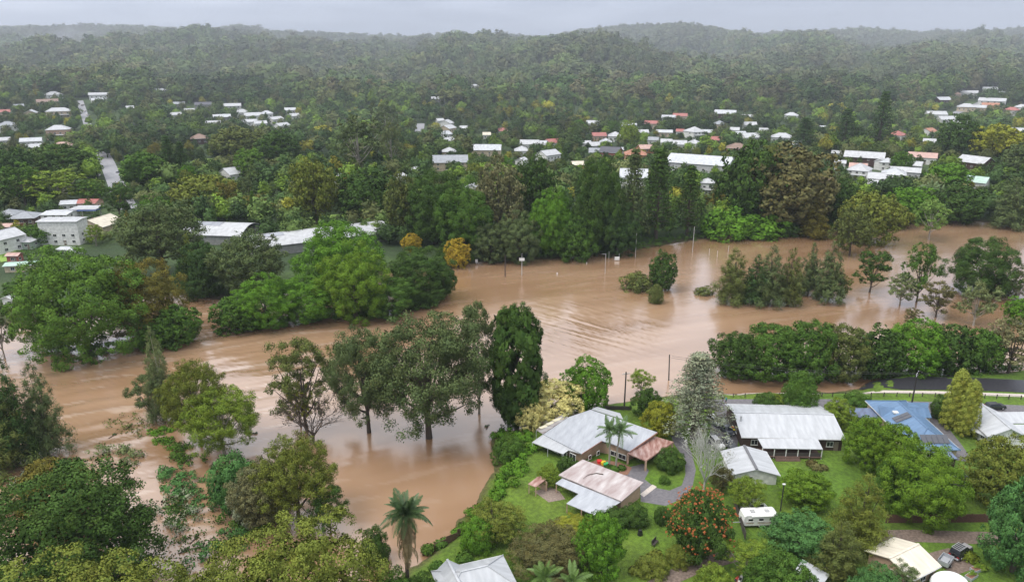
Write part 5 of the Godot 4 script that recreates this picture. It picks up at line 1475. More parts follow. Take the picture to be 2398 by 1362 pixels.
func make_water() -> void:
	var rows := PackedFloat32Array([-300.0, -100.0, 20.0])
	var d := 74.0
	while d < 460.0:
		rows.append(d)
		d += 0.55 + maxf(0.0, d - 100.0) * 0.0035
	rows.append_array([480.0, 520.0])
	var cols := 470
	var mb := Mb.new()
	for r in rows:
		for i in cols + 1:
			var x := lerpf(-1.0, 1.0, float(i) / cols) * maxf(r, 80.0)
			var y := wave(x, r)
			var n := Vector3(wave(x - 0.3, r) - wave(x + 0.3, r), 0.6, wave(x, r + 0.3) - wave(x, r - 0.3)).normalized()
			mb.v.append(Vector3(x, y, -r))
			mb.n.append(n)
			mb.uv.append(Vector2(x, r))
			var k := noise.get_noise_2d((x * 0.93 + r * 0.36) * 0.9 + 20.0, (-x * 0.36 + r * 0.93) * 4.0)
			var foam := smoothstep(0.3, 0.5, noise.get_noise_2d((x * 0.93 + r * 0.36) * 4.0, (-x * 0.36 + r * 0.93) * 22.0)) * (0.3 + 0.7 * smoothstep(-20.0, -70.0, x)) * 0.34
			mb.c.append(Color(0.26, 0.15, 0.082).lerp(Color(0.35, 0.22, 0.135), clampf(k * 1.3 + 0.5, 0.0, 1.0)).lerp(Color(0.6, 0.5, 0.42), foam))
	var w := cols + 1
	for j in rows.size() - 1:
		for i in cols:
			var a := j * w + i
			mb.ix.append_array([a, a + w, a + 1, a + 1, a + w, a + w + 1])
	var m := std("muddy_water", Color.WHITE, 0.17)
	m.vertex_color_use_as_albedo = true
	m.metallic_specular = 0.75
	m.clearcoat_enabled = true
	m.clearcoat = 1.0
	m.clearcoat_roughness = 0.2
	m.normal_enabled = true
	var f := FastNoiseLite.new()
	f.seed = 21
	f.frequency = 0.022
	f.fractal_octaves = 4
	var t := NoiseTexture2D.new()
	t.width = 1024
	t.height = 1024
	t.seamless = true
	t.as_normal_map = true
	t.bump_strength = 3.0
	t.noise = f
	m.normal_texture = t
	m.uv1_scale = Vector3(0.08, 0.19, 1)
	m.normal_scale = 0.28
	var o := struct("flood_water", mb.mesh(), m)
	o.set_meta("label", "brown flood water filling the river and its flats")

# a road or track laid over the land
func ribbon(called: String, line: Array, wide: float, m: Material, lift: float) -> void:
	var mb := Mb.new()
	var pts := []
	for i in line.size() - 1:
		var n := maxi(1, int(line[i].distance_to(line[i + 1]) / 2.5))
		for k in n:
			pts.append(line[i].lerp(line[i + 1], float(k) / n))
	pts.append(line[-1])
	var k := 7
	for i in pts.size():
		var d: Vector2 = (pts[mini(i + 1, pts.size() - 1)] - pts[maxi(i - 1, 0)]).normalized()
		var s := Vector2(-d.y, d.x)
		for j in k:
			var p: Vector2 = pts[i] + s * (float(j) / (k - 1) - 0.5) * wide
			mb.v.append(Vector3(p.x, ground(p.x, p.y) + lift, p.y))
			mb.n.append(Vector3.UP)
			mb.c.append(Color.WHITE)
			mb.uv.append(p)
	for i in pts.size() - 1:
		for j in k - 1:
			var a := i * k + j
			mb.ix.append_array([a, a + k, a + 1, a + 1, a + k, a + k + 1])
	# clockwise seen from above, whichever way the line runs
	if mb.ix.size() and (mb.v[mb.ix[1]] - mb.v[mb.ix[0]]).cross(mb.v[mb.ix[2]] - mb.v[mb.ix[0]]).y > 0.0:
		for i in range(0, mb.ix.size(), 3):
			var q := mb.ix[i + 1]
			mb.ix[i + 1] = mb.ix[i + 2]
			mb.ix[i + 2] = q
	struct(called, mb.mesh(), m)

func patch(called: String, p: Array, y: float, m: Material) -> void:
	var mb := Mb.new()
	var flat := PackedVector2Array(p)
	var t := Geometry2D.triangulate_polygon(flat)
	for i in range(0, t.size(), 3):
		var q := []
		for k in 3:
			q.append(Vector3(flat[t[i + k]].x, y, flat[t[i + k]].y))
		mb.tri(q[0], q[1], q[2], Vector3.UP, flat[t[i]], flat[t[i + 1]], flat[t[i + 2]])
	struct(called, mb.mesh(), m)

func soil(key: String, low: Color, high: Color, scale_ := 0.12, rough := 0.9) -> StandardMaterial3D:
	if mats.has(key):
		return mats[key]
	var m := std(key, Color.WHITE, rough)
	m.albedo_texture = worn(hash(key) % 1000, 0.012, low.linear_to_srgb(), high.linear_to_srgb(), 5)
	m.uv1_triplanar = true
	m.uv1_world_triplanar = true
	m.uv1_scale = Vector3.ONE * scale_
	return m

# how tall a tree may stand at (x, z) without walling in the houses behind it, which look out over the river
func headroom(x: float, z: float) -> float:
	var best := 99.0
	var me := ground(x, z)
	for l in lots:
		var f := Vector2(l[0], l[1])
		var dist := f.length()
		var u := f / dist
		var p := Vector2(x, z)
		var t := dist - p.dot(u)
		if t < -10.0 or t > 110.0:
			continue
		var lat := absf(p.dot(Vector2(-u.y, u.x)))
		if t < l[3] and lat < l[2] * 0.5 + 2.5:
			return 0.0
		if t >= 0.0 and lat < l[2] * 0.5 + 1.0:
			best = minf(best, l[4] + 1.6 + t * (80.0 - l[4]) / dist - me)
	return best

func woods() -> void:
	var rng := RandomNumberGenerator.new()
	rng.seed = 77
	var meshes := [far_tree(1, false), far_tree(2, true), far_tree(3, false), far_tree(4, true)]
	var m := std("far_leaves", Color.WHITE, 0.7)
	m.vertex_color_use_as_albedo = true
	m.metallic_specular = 0.2
	m.cull_mode = BaseMaterial3D.CULL_DISABLED
	for zone in [["town_woods", "leafy garden and street trees massed between the town's houses", 300.0, 830.0, 8.6], ["hillside_forest", "misty eucalypt forest covering the hills behind the town", 780.0, 1760.0, 10.0]]:
		var holder := Node3D.new()
		holder.name = zone[0]
		add_child(holder, true)
		holder.set_meta("kind", "stuff")
		holder.set_meta("label", zone[1])
		holder.set_meta("category", "trees")
		var where := [[], [], [], []]
		var cols := [[], [], [], []]
		var d: float = zone[2]
		while d < zone[3]:
			var step: float = zone[4]
			var x := -0.86 * d
			while x < 0.86 * d:
				var px := x + rng.randf_range(-0.5, 0.5) * step
				var pz := -d + rng.randf_range(-0.5, 0.5) * step
				x += step
				var g := ground(px, pz)
				if g < 1.2:
					continue
				var patchy := noise.get_noise_2d(px * 0.9, pz * 0.9)
				var h := rng.randf_range(8.0, 15.0) * (1.0 + patchy * 0.5)
				var town: bool = d < 780.0
				if town:
					# gardens: lower, gappier planting among the houses
					h *= rng.randf_range(0.45, 1.0)
					var room := headroom(px, pz)
					if room < 2.2:
						continue
					h = minf(h, room + (3.0 if rng.randf() < 0.5 else 0.0))
					if rng.randf() < 0.1:
						continue
				else:
					h *= 1.15
					var room := headroom(px, pz) if d < 960.0 else 99.0
					if room < 3.0:
						continue
					h = minf(h, room)
				if d > 1300.0:
					h = minf(h, 14.0) * rng.randf_range(0.7, 1.2)
				var k := rng.randi_range(0, 3)
				var wide := clampf(h, 4.0, 16.0) * rng.randf_range(0.85, 1.35) / 10.0
				if not town:
					var grand := 0.7 + 1.2 * pow(rng.randf(), 1.6)
					wide *= grand
					h *= lerpf(1.0, grand, 0.5 if d < 1300.0 else 0.15)
				where[k].append(Transform3D(Basis(Vector3.UP, rng.randf() * TAU).scaled(Vector3(wide, h / 10.0, wide)), Vector3(px, g - 0.2, pz)))
				var t := rng.randf()
				var c: Color = Color(0.070, 0.126, 0.049)
				if t < 0.3:
					c = Color(0.114, 0.175, 0.061)
				elif t < 0.5:
					c = Color(0.149, 0.175, 0.084)
				elif t < 0.62 and town:
					c = Color(0.175, 0.280, 0.052)
				elif t < 0.65 and town:
					c = Color(0.298, 0.298, 0.052)
				elif t < 0.62:
					c = Color(0.149, 0.149, 0.096)
				# ridge-top gums are greyer than the rainforest in the gullies
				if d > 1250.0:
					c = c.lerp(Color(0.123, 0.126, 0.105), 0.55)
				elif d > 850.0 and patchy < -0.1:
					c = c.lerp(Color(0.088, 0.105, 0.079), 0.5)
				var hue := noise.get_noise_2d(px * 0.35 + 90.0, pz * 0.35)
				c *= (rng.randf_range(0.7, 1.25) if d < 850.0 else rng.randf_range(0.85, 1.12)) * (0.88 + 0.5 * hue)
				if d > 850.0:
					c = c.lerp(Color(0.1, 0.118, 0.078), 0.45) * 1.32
				c.b *= 0.75
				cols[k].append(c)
			d += zone[4] * (1.0 if d < 1500.0 else 1.2)
		for k in 4:
			var mm := MultiMesh.new()
			mm.transform_format = MultiMesh.TRANSFORM_3D
			mm.use_colors = true
			mm.mesh = meshes[k]
			mm.instance_count = where[k].size()
			for i in where[k].size():
				mm.set_instance_transform(i, where[k][i])
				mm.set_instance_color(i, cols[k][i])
			var o := MultiMeshInstance3D.new()
			o.name = "foliage"
			o.multimesh = mm
			o.material_override = m
			o.set_meta("kind", "stuff")
			holder.add_child(o, true)

func _ready() -> void:
	# camera, sky, light, exposure
	var cam := Camera3D.new()
	cam.name = "camera"
	cam.position = Vector3(0, 82, 0)
	cam.rotation_degrees = Vector3(-18.45, 0, 0)
	cam.fov = 43.38
	cam.near = 0.5
	cam.far = 9000.0
	add_child(cam)
	var e := Environment.new()
	e.background_mode = Environment.BG_SKY
	var sky_m := PanoramaSkyMaterial.new()
	sky_m.panorama = make_sky()
	e.sky = Sky.new()
	e.sky.sky_material = sky_m
	e.background_energy_multiplier = 1.0
	e.tonemap_mode = Environment.TONE_MAPPER_LINEAR
	e.tonemap_exposure = 1.26
	e.fog_enabled = true
	e.fog_density = 0.00008
	e.fog_light_color = Color(0.9, 0.94, 1.0)
	e.volumetric_fog_enabled = true
	e.volumetric_fog_density = 0.0
	e.sdfgi_enabled = true
	e.ssao_enabled = true
	e.ssil_enabled = true
	var we := WorldEnvironment.new()
	we.name = "world"
	we.environment = e
	add_child(we)
	var sun := DirectionalLight3D.new()
	sun.name = "veiled_sun"
	sun.light_color = Color(1.0, 0.97, 0.92)
	sun.light_energy = 0.5
	sun.light_angular_distance = 24.0
	sun.rotation_degrees = Vector3(-58, -65, 0)
	sun.shadow_enabled = true
	add_child(sun)

	noise.seed = 3
	noise.frequency = 0.01
	noise.fractal_octaves = 3
	mats["streaks"] = worn(9, 0.012, Color(0.8, 0.8, 0.8), Color(1, 1, 1), 5)
	var ribs := Image.create(64, 8, false, Image.FORMAT_RGB8)
	for i in 64:
		var s := sin(i / 64.0 * TAU * 6.0) * 0.35
		for j in 8:
			ribs.set_pixel(i, j, Color(0.5 + s * 0.5, 0.5, 0.95))
	mats["ribs"] = ImageTexture.create_from_image(ribs)
	var gf := FastNoiseLite.new()
	gf.frequency = 0.06
	gf.fractal_octaves = 4
	var gt := NoiseTexture2D.new()
	gt.width = 512
	gt.height = 512
	gt.seamless = true
	gt.as_normal_map = true
	gt.noise = gf
	mats["grain"] = gt

	make_ground()
	make_water()
	roads()
	near_houses()
	riverside_buildings()
	town_houses()
	yard_things()
	river_things()
	trees()
	palms_and_thickets()
	woods()

func town_houses() -> void:
	for h in TOWN:
		var he: float = h[6] + 0.4
		var l: float = h[5]
		var kind: String = h[0]
		var rise := l * 0.5 * (0.42 if kind != "gable" else 0.38)
		var o := house(h[10], h[1], h[2], h[3], h[4], l, he, he + minf(rise * 1.25, 4.0), "gable" if kind == "gable" else "hip", roof_mat(h[7]), wall_mat(h[8]), 0, -99.0, "house")
		if kind == "two":
			verandah(o, h[4] * 0.8, 2.0, l / 2 - 0.3, 2.9, roof_mat(h[7]))
		lots.append([h[1], h[2], h[4], l * 0.5 + 2.0, ground(h[1], h[2]), h[9]])

func trees() -> void:
	for t in TREES:
		var o := plant(t[0], t[1], t[2], t[3], t[4], t[5], t[6], t[7])
		if t[6].begins_with("orange-flowering"):
			var rng := RandomNumberGenerator.new()
			rng.seed = 5
			var mb := Mb.new()
			var puffs := []
			for p in shell(900, Vector3(0, t[4] * 0.5, 0), Vector3(t[5], t[4] * 0.5, t[5]) * 1.05, 0.13, rng, -0.35, 0.1):
				if noise.get_noise_3d(p[0].x * 22.0, p[0].y * 22.0, p[0].z * 22.0) + 0.35 * p[2].y > rng.randf_range(-0.15, 0.35):
					p[1] *= rng.randf_range(0.5, 1.7)
					puffs.append(p)
			leaves(mb, puffs, 9000, 0.13, 0.1, rng, 0.0, 0.3, 0.6)
			var m := std("orange_petals", Color(0.45, 0.12, 0.028), 0.6)
			m.vertex_color_use_as_albedo = true
			m.cull_mode = BaseMaterial3D.CULL_DISABLED
			part("blossom", mb.mesh(), m, o)
	for t in FILL:
		plant(t[0], t[1], t[2], t[3], t[4], t[5], t[6], 0, t[7])

func roads() -> void:
	var wet := soil("wet_asphalt", Color(0.022, 0.022, 0.028), Color(0.05, 0.048, 0.055), 0.2, 0.3)
	var tar := soil("old_asphalt", Color(0.1, 0.095, 0.105), Color(0.17, 0.16, 0.17), 0.2, 0.7)
	var pave := soil("pale_concrete", Color(0.4, 0.35, 0.31), Color(0.58, 0.52, 0.47), 0.3, 0.8)
	var dirt := soil("muddy_track", Color(0.1, 0.075, 0.06), Color(0.24, 0.18, 0.145), 0.25, 0.9)
	ribbon("river_road", [Vector2(85.7, -170.6), Vector2(96.5, -166.7), Vector2(112.5, -166.4), Vector2(129.5, -164.7), Vector2(146.7, -162.3)], 7.5, wet, 0.05)
	ribbon("footpath", [Vector2(50.1, -164.7), Vector2(68.6, -163.2), Vector2(88.9, -161.9), Vector2(104.3, -161.4), Vector2(126.0, -159.6), Vector2(143.2, -157.8)], 1.6, pave, 0.05)
	ribbon("lane", [Vector2(44.5, -155.6), Vector2(60.7, -155.6), Vector2(78.9, -155.6), Vector2(95.5, -154.5), Vector2(109.9, -153.4), Vector2(137.7, -150.7)], 4.6, tar, 0.024)
	ribbon("blue_house_drive", [Vector2(96.9, -153.4), Vector2(95.4, -146.2), Vector2(94.0, -137.8), Vector2(92.4, -130.2)], 3.2, tar, 0.032)
	ribbon("brick_house_drive", [Vector2(51.2, -154.0), Vector2(48.0, -146.2), Vector2(44.5, -136.1)], 6.0, tar, 0.036)
	ribbon("dirt_track", [Vector2(61.9, -106.1), Vector2(70.1, -106.3), Vector2(77.2, -105.9), Vector2(89.4, -105.4)], 3.4, dirt, 0.02)
	ribbon("lower_dirt_track", [Vector2(19.0, -91.3), Vector2(25.2, -95.8), Vector2(30.7, -98.9), Vector2(36.9, -101.2)], 3.0, dirt, 0.02)
	ribbon("work_yard", [Vector2(71.2, -102.3), Vector2(72.1, -99.6), Vector2(73.0, -97.2)], 5.0, dirt, 0.028)
	patch("driveway", [Vector2(21.3, -125.5), Vector2(23.0, -127.8), Vector2(26.7, -129.4), Vector2(27.3, -126.7), Vector2(25.9, -123.7), Vector2(27.5, -120.8), Vector2(30.0, -119.9), Vector2(32.7, -121.6), Vector2(34.3, -125.5), Vector2(35.4, -131.0), Vector2(34.5, -136.9), Vector2(34.5, -142.0), Vector2(36.9, -142.8), Vector2(37.4, -133.5), Vector2(36.7, -127.0), Vector2(34.7, -121.3), Vector2(32.0, -117.4), Vector2(28.3, -115.0), Vector2(23.9, -116.3), Vector2(24.6, -121.1)], 2.012, tar)
	patch("concrete_strip", [Vector2(24.2, -118.7), Vector2(27.1, -121.9), Vector2(27.8, -121.1), Vector2(24.7, -117.7)], 2.03, pave)
	patch("courtyard", [Vector2(4.1, -119.6), Vector2(7.4, -121.1), Vector2(9.0, -119.6), Vector2(10.0, -117.1), Vector2(6.8, -116.1)], 2.02, soil("damp_paving", Color(0.16, 0.12, 0.1), Color(0.3, 0.24, 0.2), 0.3))
	patch("mulch_bed", [Vector2(15.2, -129.4), Vector2(17.6, -131.0), Vector2(21.8, -129.9), Vector2(24.1, -127.8), Vector2(22.8, -125.2), Vector2(17.0, -125.8)], 2.022, soil("mulch", Color(0.16, 0.08, 0.05), Color(0.3, 0.16, 0.11), 0.5))
	var far_tar := soil("far_asphalt", Color(0.2, 0.2, 0.22), Color(0.28, 0.28, 0.3), 0.05, 0.7)
	ribbon("hill_road", [Vector2(-434.4, -756.7), Vector2(-407.8, -712.3), Vector2(-371.5, -651.9), Vector2(-328.8, -579.7), Vector2(-293.5, -525.5)], 6.0, far_tar, 0.35)
	ribbon("straight_road", [Vector2(-304.0, -545.5), Vector2(-272.2, -493.8), Vector2(-250.3, -456.8), Vector2(-227.1, -417.9), Vector2(-194.9, -365.2)], 9.0, far_tar, 0.3)
	ribbon("cross_street", [Vector2(-301.0, -536.2), Vector2(-287.1, -536.3)], 7.0, far_tar, 0.32)
	ribbon("far_lane", [Vector2(-80.1, -621.9), Vector2(-81.3, -660.0), Vector2(-83.6, -682.5)], 7.0, far_tar, 0.4)
	ribbon("right_street", [Vector2(399.6, -706.3), Vector2(427.4, -727.3), Vector2(461.7, -758.4), Vector2(493.8, -791.0)], 7.0, far_tar, 0.4)
	var turf := soil("mown_turf", Color(0.16, 0.27, 0.045), Color(0.22, 0.33, 0.06), 0.05)
	ribbon("sports_field", [Vector2(-219.5, -497.0), Vector2(-197.0, -498.6), Vector2(-173.0, -505.1)], 34.0, turf, 0.3)
	ribbon("road_verge", [Vector2(-259.8, -478.4), Vector2(-229.5, -430.1), Vector2(-215.2, -406.2)], 7.0, turf, 0.25)
	ribbon("park_lawn", [Vector2(-101.0, -339.2), Vector2(-90.5, -345.8), Vector2(-80.9, -349.2)], 12.0, turf, 0.25)
	ribbon("left_lawn", [Vector2(-215.5, -300.3), Vector2(-200.7, -280.3), Vector2(-195.2, -273.0)], 6.0, turf, 0.25)
	ribbon("riverside_lawn", [Vector2(-162.9, -222.7), Vector2(-157.6, -223.2)], 6.0, turf, 0.2)
	for road in [[[Vector2(-434.4, -756.7), Vector2(-371.5, -651.9)], 6.0, 60.0], [[Vector2(-284.1, -509.8), Vector2(-250.3, -456.8), Vector2(-227.1, -417.9)], 8.0, 60.0], [[Vector2(-80.1, -621.9), Vector2(-83.6, -682.5)], 8.0, 60.0], [[Vector2(399.6, -706.3), Vector2(427.4, -727.3), Vector2(461.7, -758.4), Vector2(493.8, -791.0)], 9.0, 60.0]]:
		var line: Array = road[0]
		for i in line.size() - 1:
			var n := maxi(1, int(line[i].distance_to(line[i + 1]) / 9.0))
			for k in n:
				var p: Vector2 = line[i].lerp(line[i + 1], (k + 0.5) / n)
				lots.append([p.x, p.y, road[1], 7.0, ground(p.x, p.y) - 1.5, road[2]])
	for l in [[-398.47, -697.16, 10.0, 4.0, 22.0, 60.0], [-355.91, -626.55, 10.0, 4.0, 16.0, 60.0], [-253.97, -463.85, 11.0, 14.0, 5.0, 60.0], [-226.35, -417.87, 12.0, 10.0, 4.0, 50.0], [-196.73, -501.83, 46.0, 18.0, 7.0, 70.0], [-80.06, -649.02, 9.0, 8.0, 12.0, 60.0], [437.21, -733.84, 26.0, 6.0, 18.0, 60.0], [-202.72, -283.44, 8.0, 8.0, 3.0, 30.0], [-91.52, -345.77, 16.0, 6.0, 3.0, 30.0], [-160.45, -223.29, 10.0, 4.0, 2.0, 30.0], [246.29, -660.02, 20.0, 6.0, 12.0, 60.0]]:
		lots.append(l)
	# the low post-and-rail fence along the lane
	var fence := thing("post_and_rail_fence", "low dark post and rail fence along the grass verge by the river road", "fence", Vector3(72.08, 2.00, -158.89))
	var line := [Vector2(50.4, -158.7), Vector2(61.8, -158.9), Vector2(77.4, -159.3), Vector2(92.9, -159.3), Vector2(108.1, -158.9), Vector2(124.6, -157.5)]
	var posts := []
	for i in line.size() - 1:
		var n := int(line[i].distance_to(line[i + 1]) / 2.6)
		for k in n:
			posts.append(line[i].lerp(line[i + 1], float(k) / n))
	var timber := std("dark_timber", Color(0.06, 0.05, 0.045), 0.85)
	for i in posts.size():
		var p: Vector2 = posts[i]
		part("post", shared("fence_post", Vector3(0.16, 1.2, 0.16)), timber, fence, Vector3(p.x, ground(p.x, p.y) + 0.5, p.y) - fence.position)
		if i > 0:
			var q: Vector2 = posts[i - 1]
			var mb := Mb.new()
			mb.tube([Vector3(q.x, ground(q.x, q.y) + 0.95, q.y) - fence.position, Vector3(p.x, ground(p.x, p.y) + 0.95, p.y) - fence.position], [0.05, 0.05], 4)
			part("rail", mb.mesh(), timber, fence)
	board_fence("brown timber boundary fence above the dirt track", Vector2(66.31, -109.92), Vector2(85.76, -110.16), 1.7, Color(0.1, 0.05, 0.035))
	board_fence("brown timber garden fence along the bay's lower shore", Vector2(-15.15, -103.50), Vector2(-7.55, -108.09), 1.5, Color(0.13, 0.08, 0.055))
	board_fence("dark fence along the left of the caravan", Vector2(41.09, -116.20), Vector2(39.93, -105.07), 1.5, Color(0.07, 0.06, 0.055))
	board_fence("short dark fence by the house's back lawn below the power pole", Vector2(21.47, -152.58), Vector2(27.68, -152.34), 1.0, Color(0.05, 0.045, 0.04))

func board_fence(label: String, a: Vector2, b: Vector2, h: float, c: Color) -> void:
	var o := thing("timber_fence", label, "fence", Vector3(a.x, ground(a.x, a.y), a.y))
	var n := int(a.distance_to(b) / 2.4) + 1
	var m := soil("fence_boards_" + str(c), c * 0.7, c * 1.3, 0.4)
	for i in n:
		var p := a.lerp(b, float(i) / n)
		var q := a.lerp(b, float(i + 1) / n)
		var mid := (p + q) * 0.5
		var turn := -atan2(q.y - p.y, q.x - p.x)
		part("fence_panel", shared("fence_panel_%d" % int(h * 10), Vector3(2.34, h, 0.06)), m, o, Vector3(mid.x, ground(mid.x, mid.y) + h * 0.5, mid.y) - o.position, Vector3(p.distance_to(q) / 2.4, 1, 1), turn)
		part("post", shared("fence_panel_post_%d" % int(h * 10), Vector3(0.12, h + 0.25, 0.12)), m, o, Vector3(p.x, ground(p.x, p.y) + h * 0.5, p.y) - o.position)

func wall_windows(o: Node3D, a: Vector3, b: Vector3, sill: float, inset: float, count: int, w := 1.5, h := 1.1) -> void:
	# along the wall under the eave a-b; the house lies to the left of a-b seen from above
	var d := Vector3(b.x - a.x, 0, b.z - a.z).normalized()
	var nn := Vector3(-d.z, 0, d.x)
	for i in count:
		var p := a.lerp(b, (i + 0.7) / (count + 0.4)) - nn * (inset - 0.03)
		window(o, Vector3(p.x, sill + h / 2, p.z) - o.position, atan2(nn.x, nn.z), w, h)

func near_houses() -> void:
	var stain := worn(31, 0.01, Color(0.76, 0.69, 0.68), Color(1, 1, 1), 5)
	var rust := worn(33, 0.014, Color(0.66, 0.5, 0.46), Color(1, 0.98, 0.97), 5)
	var zinc := sheet_mat("zinc_roof", Color(0.41, 0.43, 0.465), worn(35, 0.008, Color(0.86, 0.86, 0.87), Color(1, 1, 1), 4), 0.17)
	var white := sheet_mat("white_roof", Color(0.46, 0.475, 0.5), worn(36, 0.008, Color(0.9, 0.9, 0.9), Color(1, 1, 1), 4), 0.17)
	var rusty := sheet_mat("rusty_roof", Color(0.53, 0.505, 0.505), stain, 0.11)
	var rusted := sheet_mat("rusted_carport_roof", Color(0.5, 0.39, 0.36), rust, 0.15)
	var blue := sheet_mat("blue_roof", Color(0.13, 0.22, 0.36), worn(37, 0.008, Color(0.88, 0.88, 0.88), Color(1, 1, 1), 4), 0.17)
	var cream := sheet_mat("cream_roof", Color(0.72, 0.66, 0.55), worn(38, 0.008, Color(0.88, 0.88, 0.88), Color(1, 1, 1), 4), 0.17)
	var trim := std("red_brown_trim", Color(0.4, 0.22, 0.17), 0.7)
	var steel := std("steel_post", Color(0.4, 0.41, 0.43), 0.5)

	# the long grey-roofed house by the bay
	var o := thing("house", "long low house with grey metal roof, white verandah and rusty carport beside the flooded bay", "house", Vector3(17.84, 2.00, -133.50))
	var main := [Vector3(6.63, 4.70, -136.45), Vector3(12.31, 5.60, -142.25), Vector3(17.36, 6.10, -144.77), Vector3(30.28, 5.90, -135.17), Vector3(23.72, 4.80, -129.45), Vector3(20.31, 5.10, -132.06), Vector3(18.44, 5.20, -132.90), Vector3(13.98, 4.55, -128.92)]
	var mb := Mb.new()
	mb.off = o.position
	mb.slab(main, 0.18)
	part("roof", mb.mesh(), zinc, o)
	var flat := PackedVector2Array()
	for p: Vector3 in main:
		flat.append(Vector2(p.x, p.z))
	var inner := []
	for q in Geometry2D.offset_polygon(flat, -0.75)[0]:
		inner.append(Vector3(q.x, 0, q.y))
	mb = Mb.new()
	mb.off = o.position
	mb.prism(inner, 1.5, 4.3)
	part("wall", mb.mesh(), wall_mat("pi"), o)
	mb = Mb.new()
	mb.off = o.position
	mb.slab([Vector3(4.16, 4.00, -134.36), Vector3(6.54, 4.58, -136.58), Vector3(13.99, 4.42, -129.07), Vector3(11.52, 4.12, -130.97), Vector3(10.33, 3.95, -129.78)], 0.12)
	part("verandah_roof", mb.mesh(), white, o)
	mb = Mb.new()
	mb.off = o.position
	mb.slab([Vector3(5.15, 4.20, -139.27), Vector3(6.54, 4.55, -136.84), Vector3(12.30, 5.45, -142.60), Vector3(10.94, 5.00, -144.41)], 0.12)
	var lean := part("lean_to_roof", mb.mesh(), sheet_mat("patched_roof", Color(0.42, 0.43, 0.44), stain, 0.2), o)
	for k in 3:
		var pa := Vector3(5.77, 4.36, -139.48).lerp(Vector3(10.96, 5.12, -143.41), 0.18 + 0.3 * k)
		part("skylight", shared("clear_sheet", Vector3(2.6, 0.04, 0.9)), std("clear_sheet", Color(0.62, 0.58, 0.45), 0.3), lean, pa - o.position + Vector3(0.3, 0.13, 0.3), Vector3.ONE, 0.62)
	mb = Mb.new()
	mb.off = o.position
	mb.slab([Vector3(17.60, 6.15, -144.88), Vector3(19.16, 5.30, -147.71), Vector3(24.09, 4.70, -145.74), Vector3(23.98, 5.95, -140.68)], 0.12)
	part("back_verandah_roof", mb.mesh(), white, o)
	mb = Mb.new()
	mb.off = o.position
	mb.slab([Vector3(23.19, 4.50, -129.18), Vector3(29.90, 4.75, -135.53), Vector3(33.33, 4.70, -133.36), Vector3(26.48, 4.40, -126.62)], 0.22)
	part("carport_roof", mb.mesh(), rusted, o)
	for q in [[Vector3(30.29, 5.88, -135.20), Vector3(23.72, 4.78, -129.48)], [Vector3(33.37, 4.62, -133.50), Vector3(26.51, 4.32, -126.75)], [Vector3(18.46, 5.15, -132.98), Vector3(13.99, 4.50, -129.00)]]:
		mb = Mb.new()
		mb.off = o.position
		var dir: Vector3 = (q[1] - q[0]).normalized()
		mb.box((q[0] + q[1]) * 0.5 + Vector3(0.06, -0.1, 0.06), Vector3(q[0].distance_to(q[1]), 0.3, 0.07), Basis(dir, dir.cross(Vector3.UP).cross(dir).normalized(), dir.cross(Vector3.UP).normalized()))
		part("barge_board", mb.mesh(), trim, o)
	for q in [Vector3(4.22, 4.00, -134.21), Vector3(10.32, 4.00, -129.67), Vector3(7.35, 4.00, -131.99), Vector3(5.21, 4.20, -139.12), Vector3(26.56, 4.40, -126.76), Vector3(23.36, 4.50, -129.16), Vector3(33.18, 4.60, -133.43)]:
		part("post", shared("post", Vector3(0.12, 1, 0.12)), steel if q.x < 20.0 else wall_mat("pi"), o, Vector3(q.x, 1.95 + (q.y - 2.1) / 2, q.z) - o.position, Vector3(1 if q.x < 20.0 else 3, q.y - 2.1, 1 if q.x < 20.0 else 3))
	var panel := Vector3(30.31, 3.20, -131.83)
	part("carport_door", shared("roller_door", Vector3(3.4, 2.1, 0.1)), wall_mat("cr"), o, Vector3(panel.x, 3.1, panel.z) - o.position, Vector3.ONE, 0.78)
	wall_windows(o, main[4], main[5], 2.9, 0.75, 2, 1.8, 1.1)
	wall_windows(o, main[6], main[7], 2.9, 0.75, 2, 0.8, 0.9)
	wall_windows(o, main[7], main[0], 2.5, 0.75, 4, 1.6, 1.6)
	# the long-roofed garage below it
	o = thing("garage", "garage with stained pinkish skillion roof and grey lean-to below the long grey-roofed house", "garage", Vector3(15.99, 2.00, -116.88))
	main = [Vector3(8.88, 4.70, -121.05), Vector3(13.86, 5.30, -125.60), Vector3(24.47, 5.35, -117.52), Vector3(19.68, 4.75, -112.44)]
	mb = Mb.new()
	mb.off = o.position
	mb.slab(main, 0.2)
	var gr := part("roof", mb.mesh(), rusty, o)
	mb = Mb.new()
	mb.off = o.position
	for k in 3:
		var qa: Vector3 = [Vector3(13.41, 4.97, -119.24), Vector3(14.41, 5.03, -120.44), Vector3(16.07, 5.13, -120.87)][k]
		var qb: Vector3 = [Vector3(14.41, 5.03, -120.44), Vector3(16.07, 5.13, -120.87), Vector3(17.31, 5.17, -120.37)][k]
		mb.tube([qa + Vector3(0, 0.06, 0), qb + Vector3(0, 0.06, 0)], [0.03 + 0.03 * k, 0.04 + 0.04 * k], 5)
	part("fallen_branch", mb.mesh(), bark(), gr)
	flat = PackedVector2Array()
	for p: Vector3 in main:
		flat.append(Vector2(p.x, p.z))
	inner = []
	for q in Geometry2D.offset_polygon(flat, -0.4)[0]:
		inner.append(Vector3(q.x, 0, q.y))
	mb = Mb.new()
	mb.off = o.position
	mb.prism(inner, 1.5, 4.5)
	part("wall", mb.mesh(), wall_mat("pi"), o)
	mb = Mb.new()
	mb.off = o.position
	mb.slab([Vector3(8.20, 4.10, -119.09), Vector3(9.53, 4.45, -120.26), Vector3(19.55, 4.45, -112.66), Vector3(15.02, 4.00, -109.05), Vector3(9.83, 4.00, -112.85), Vector3(12.23, 4.20, -115.58)], 0.1)
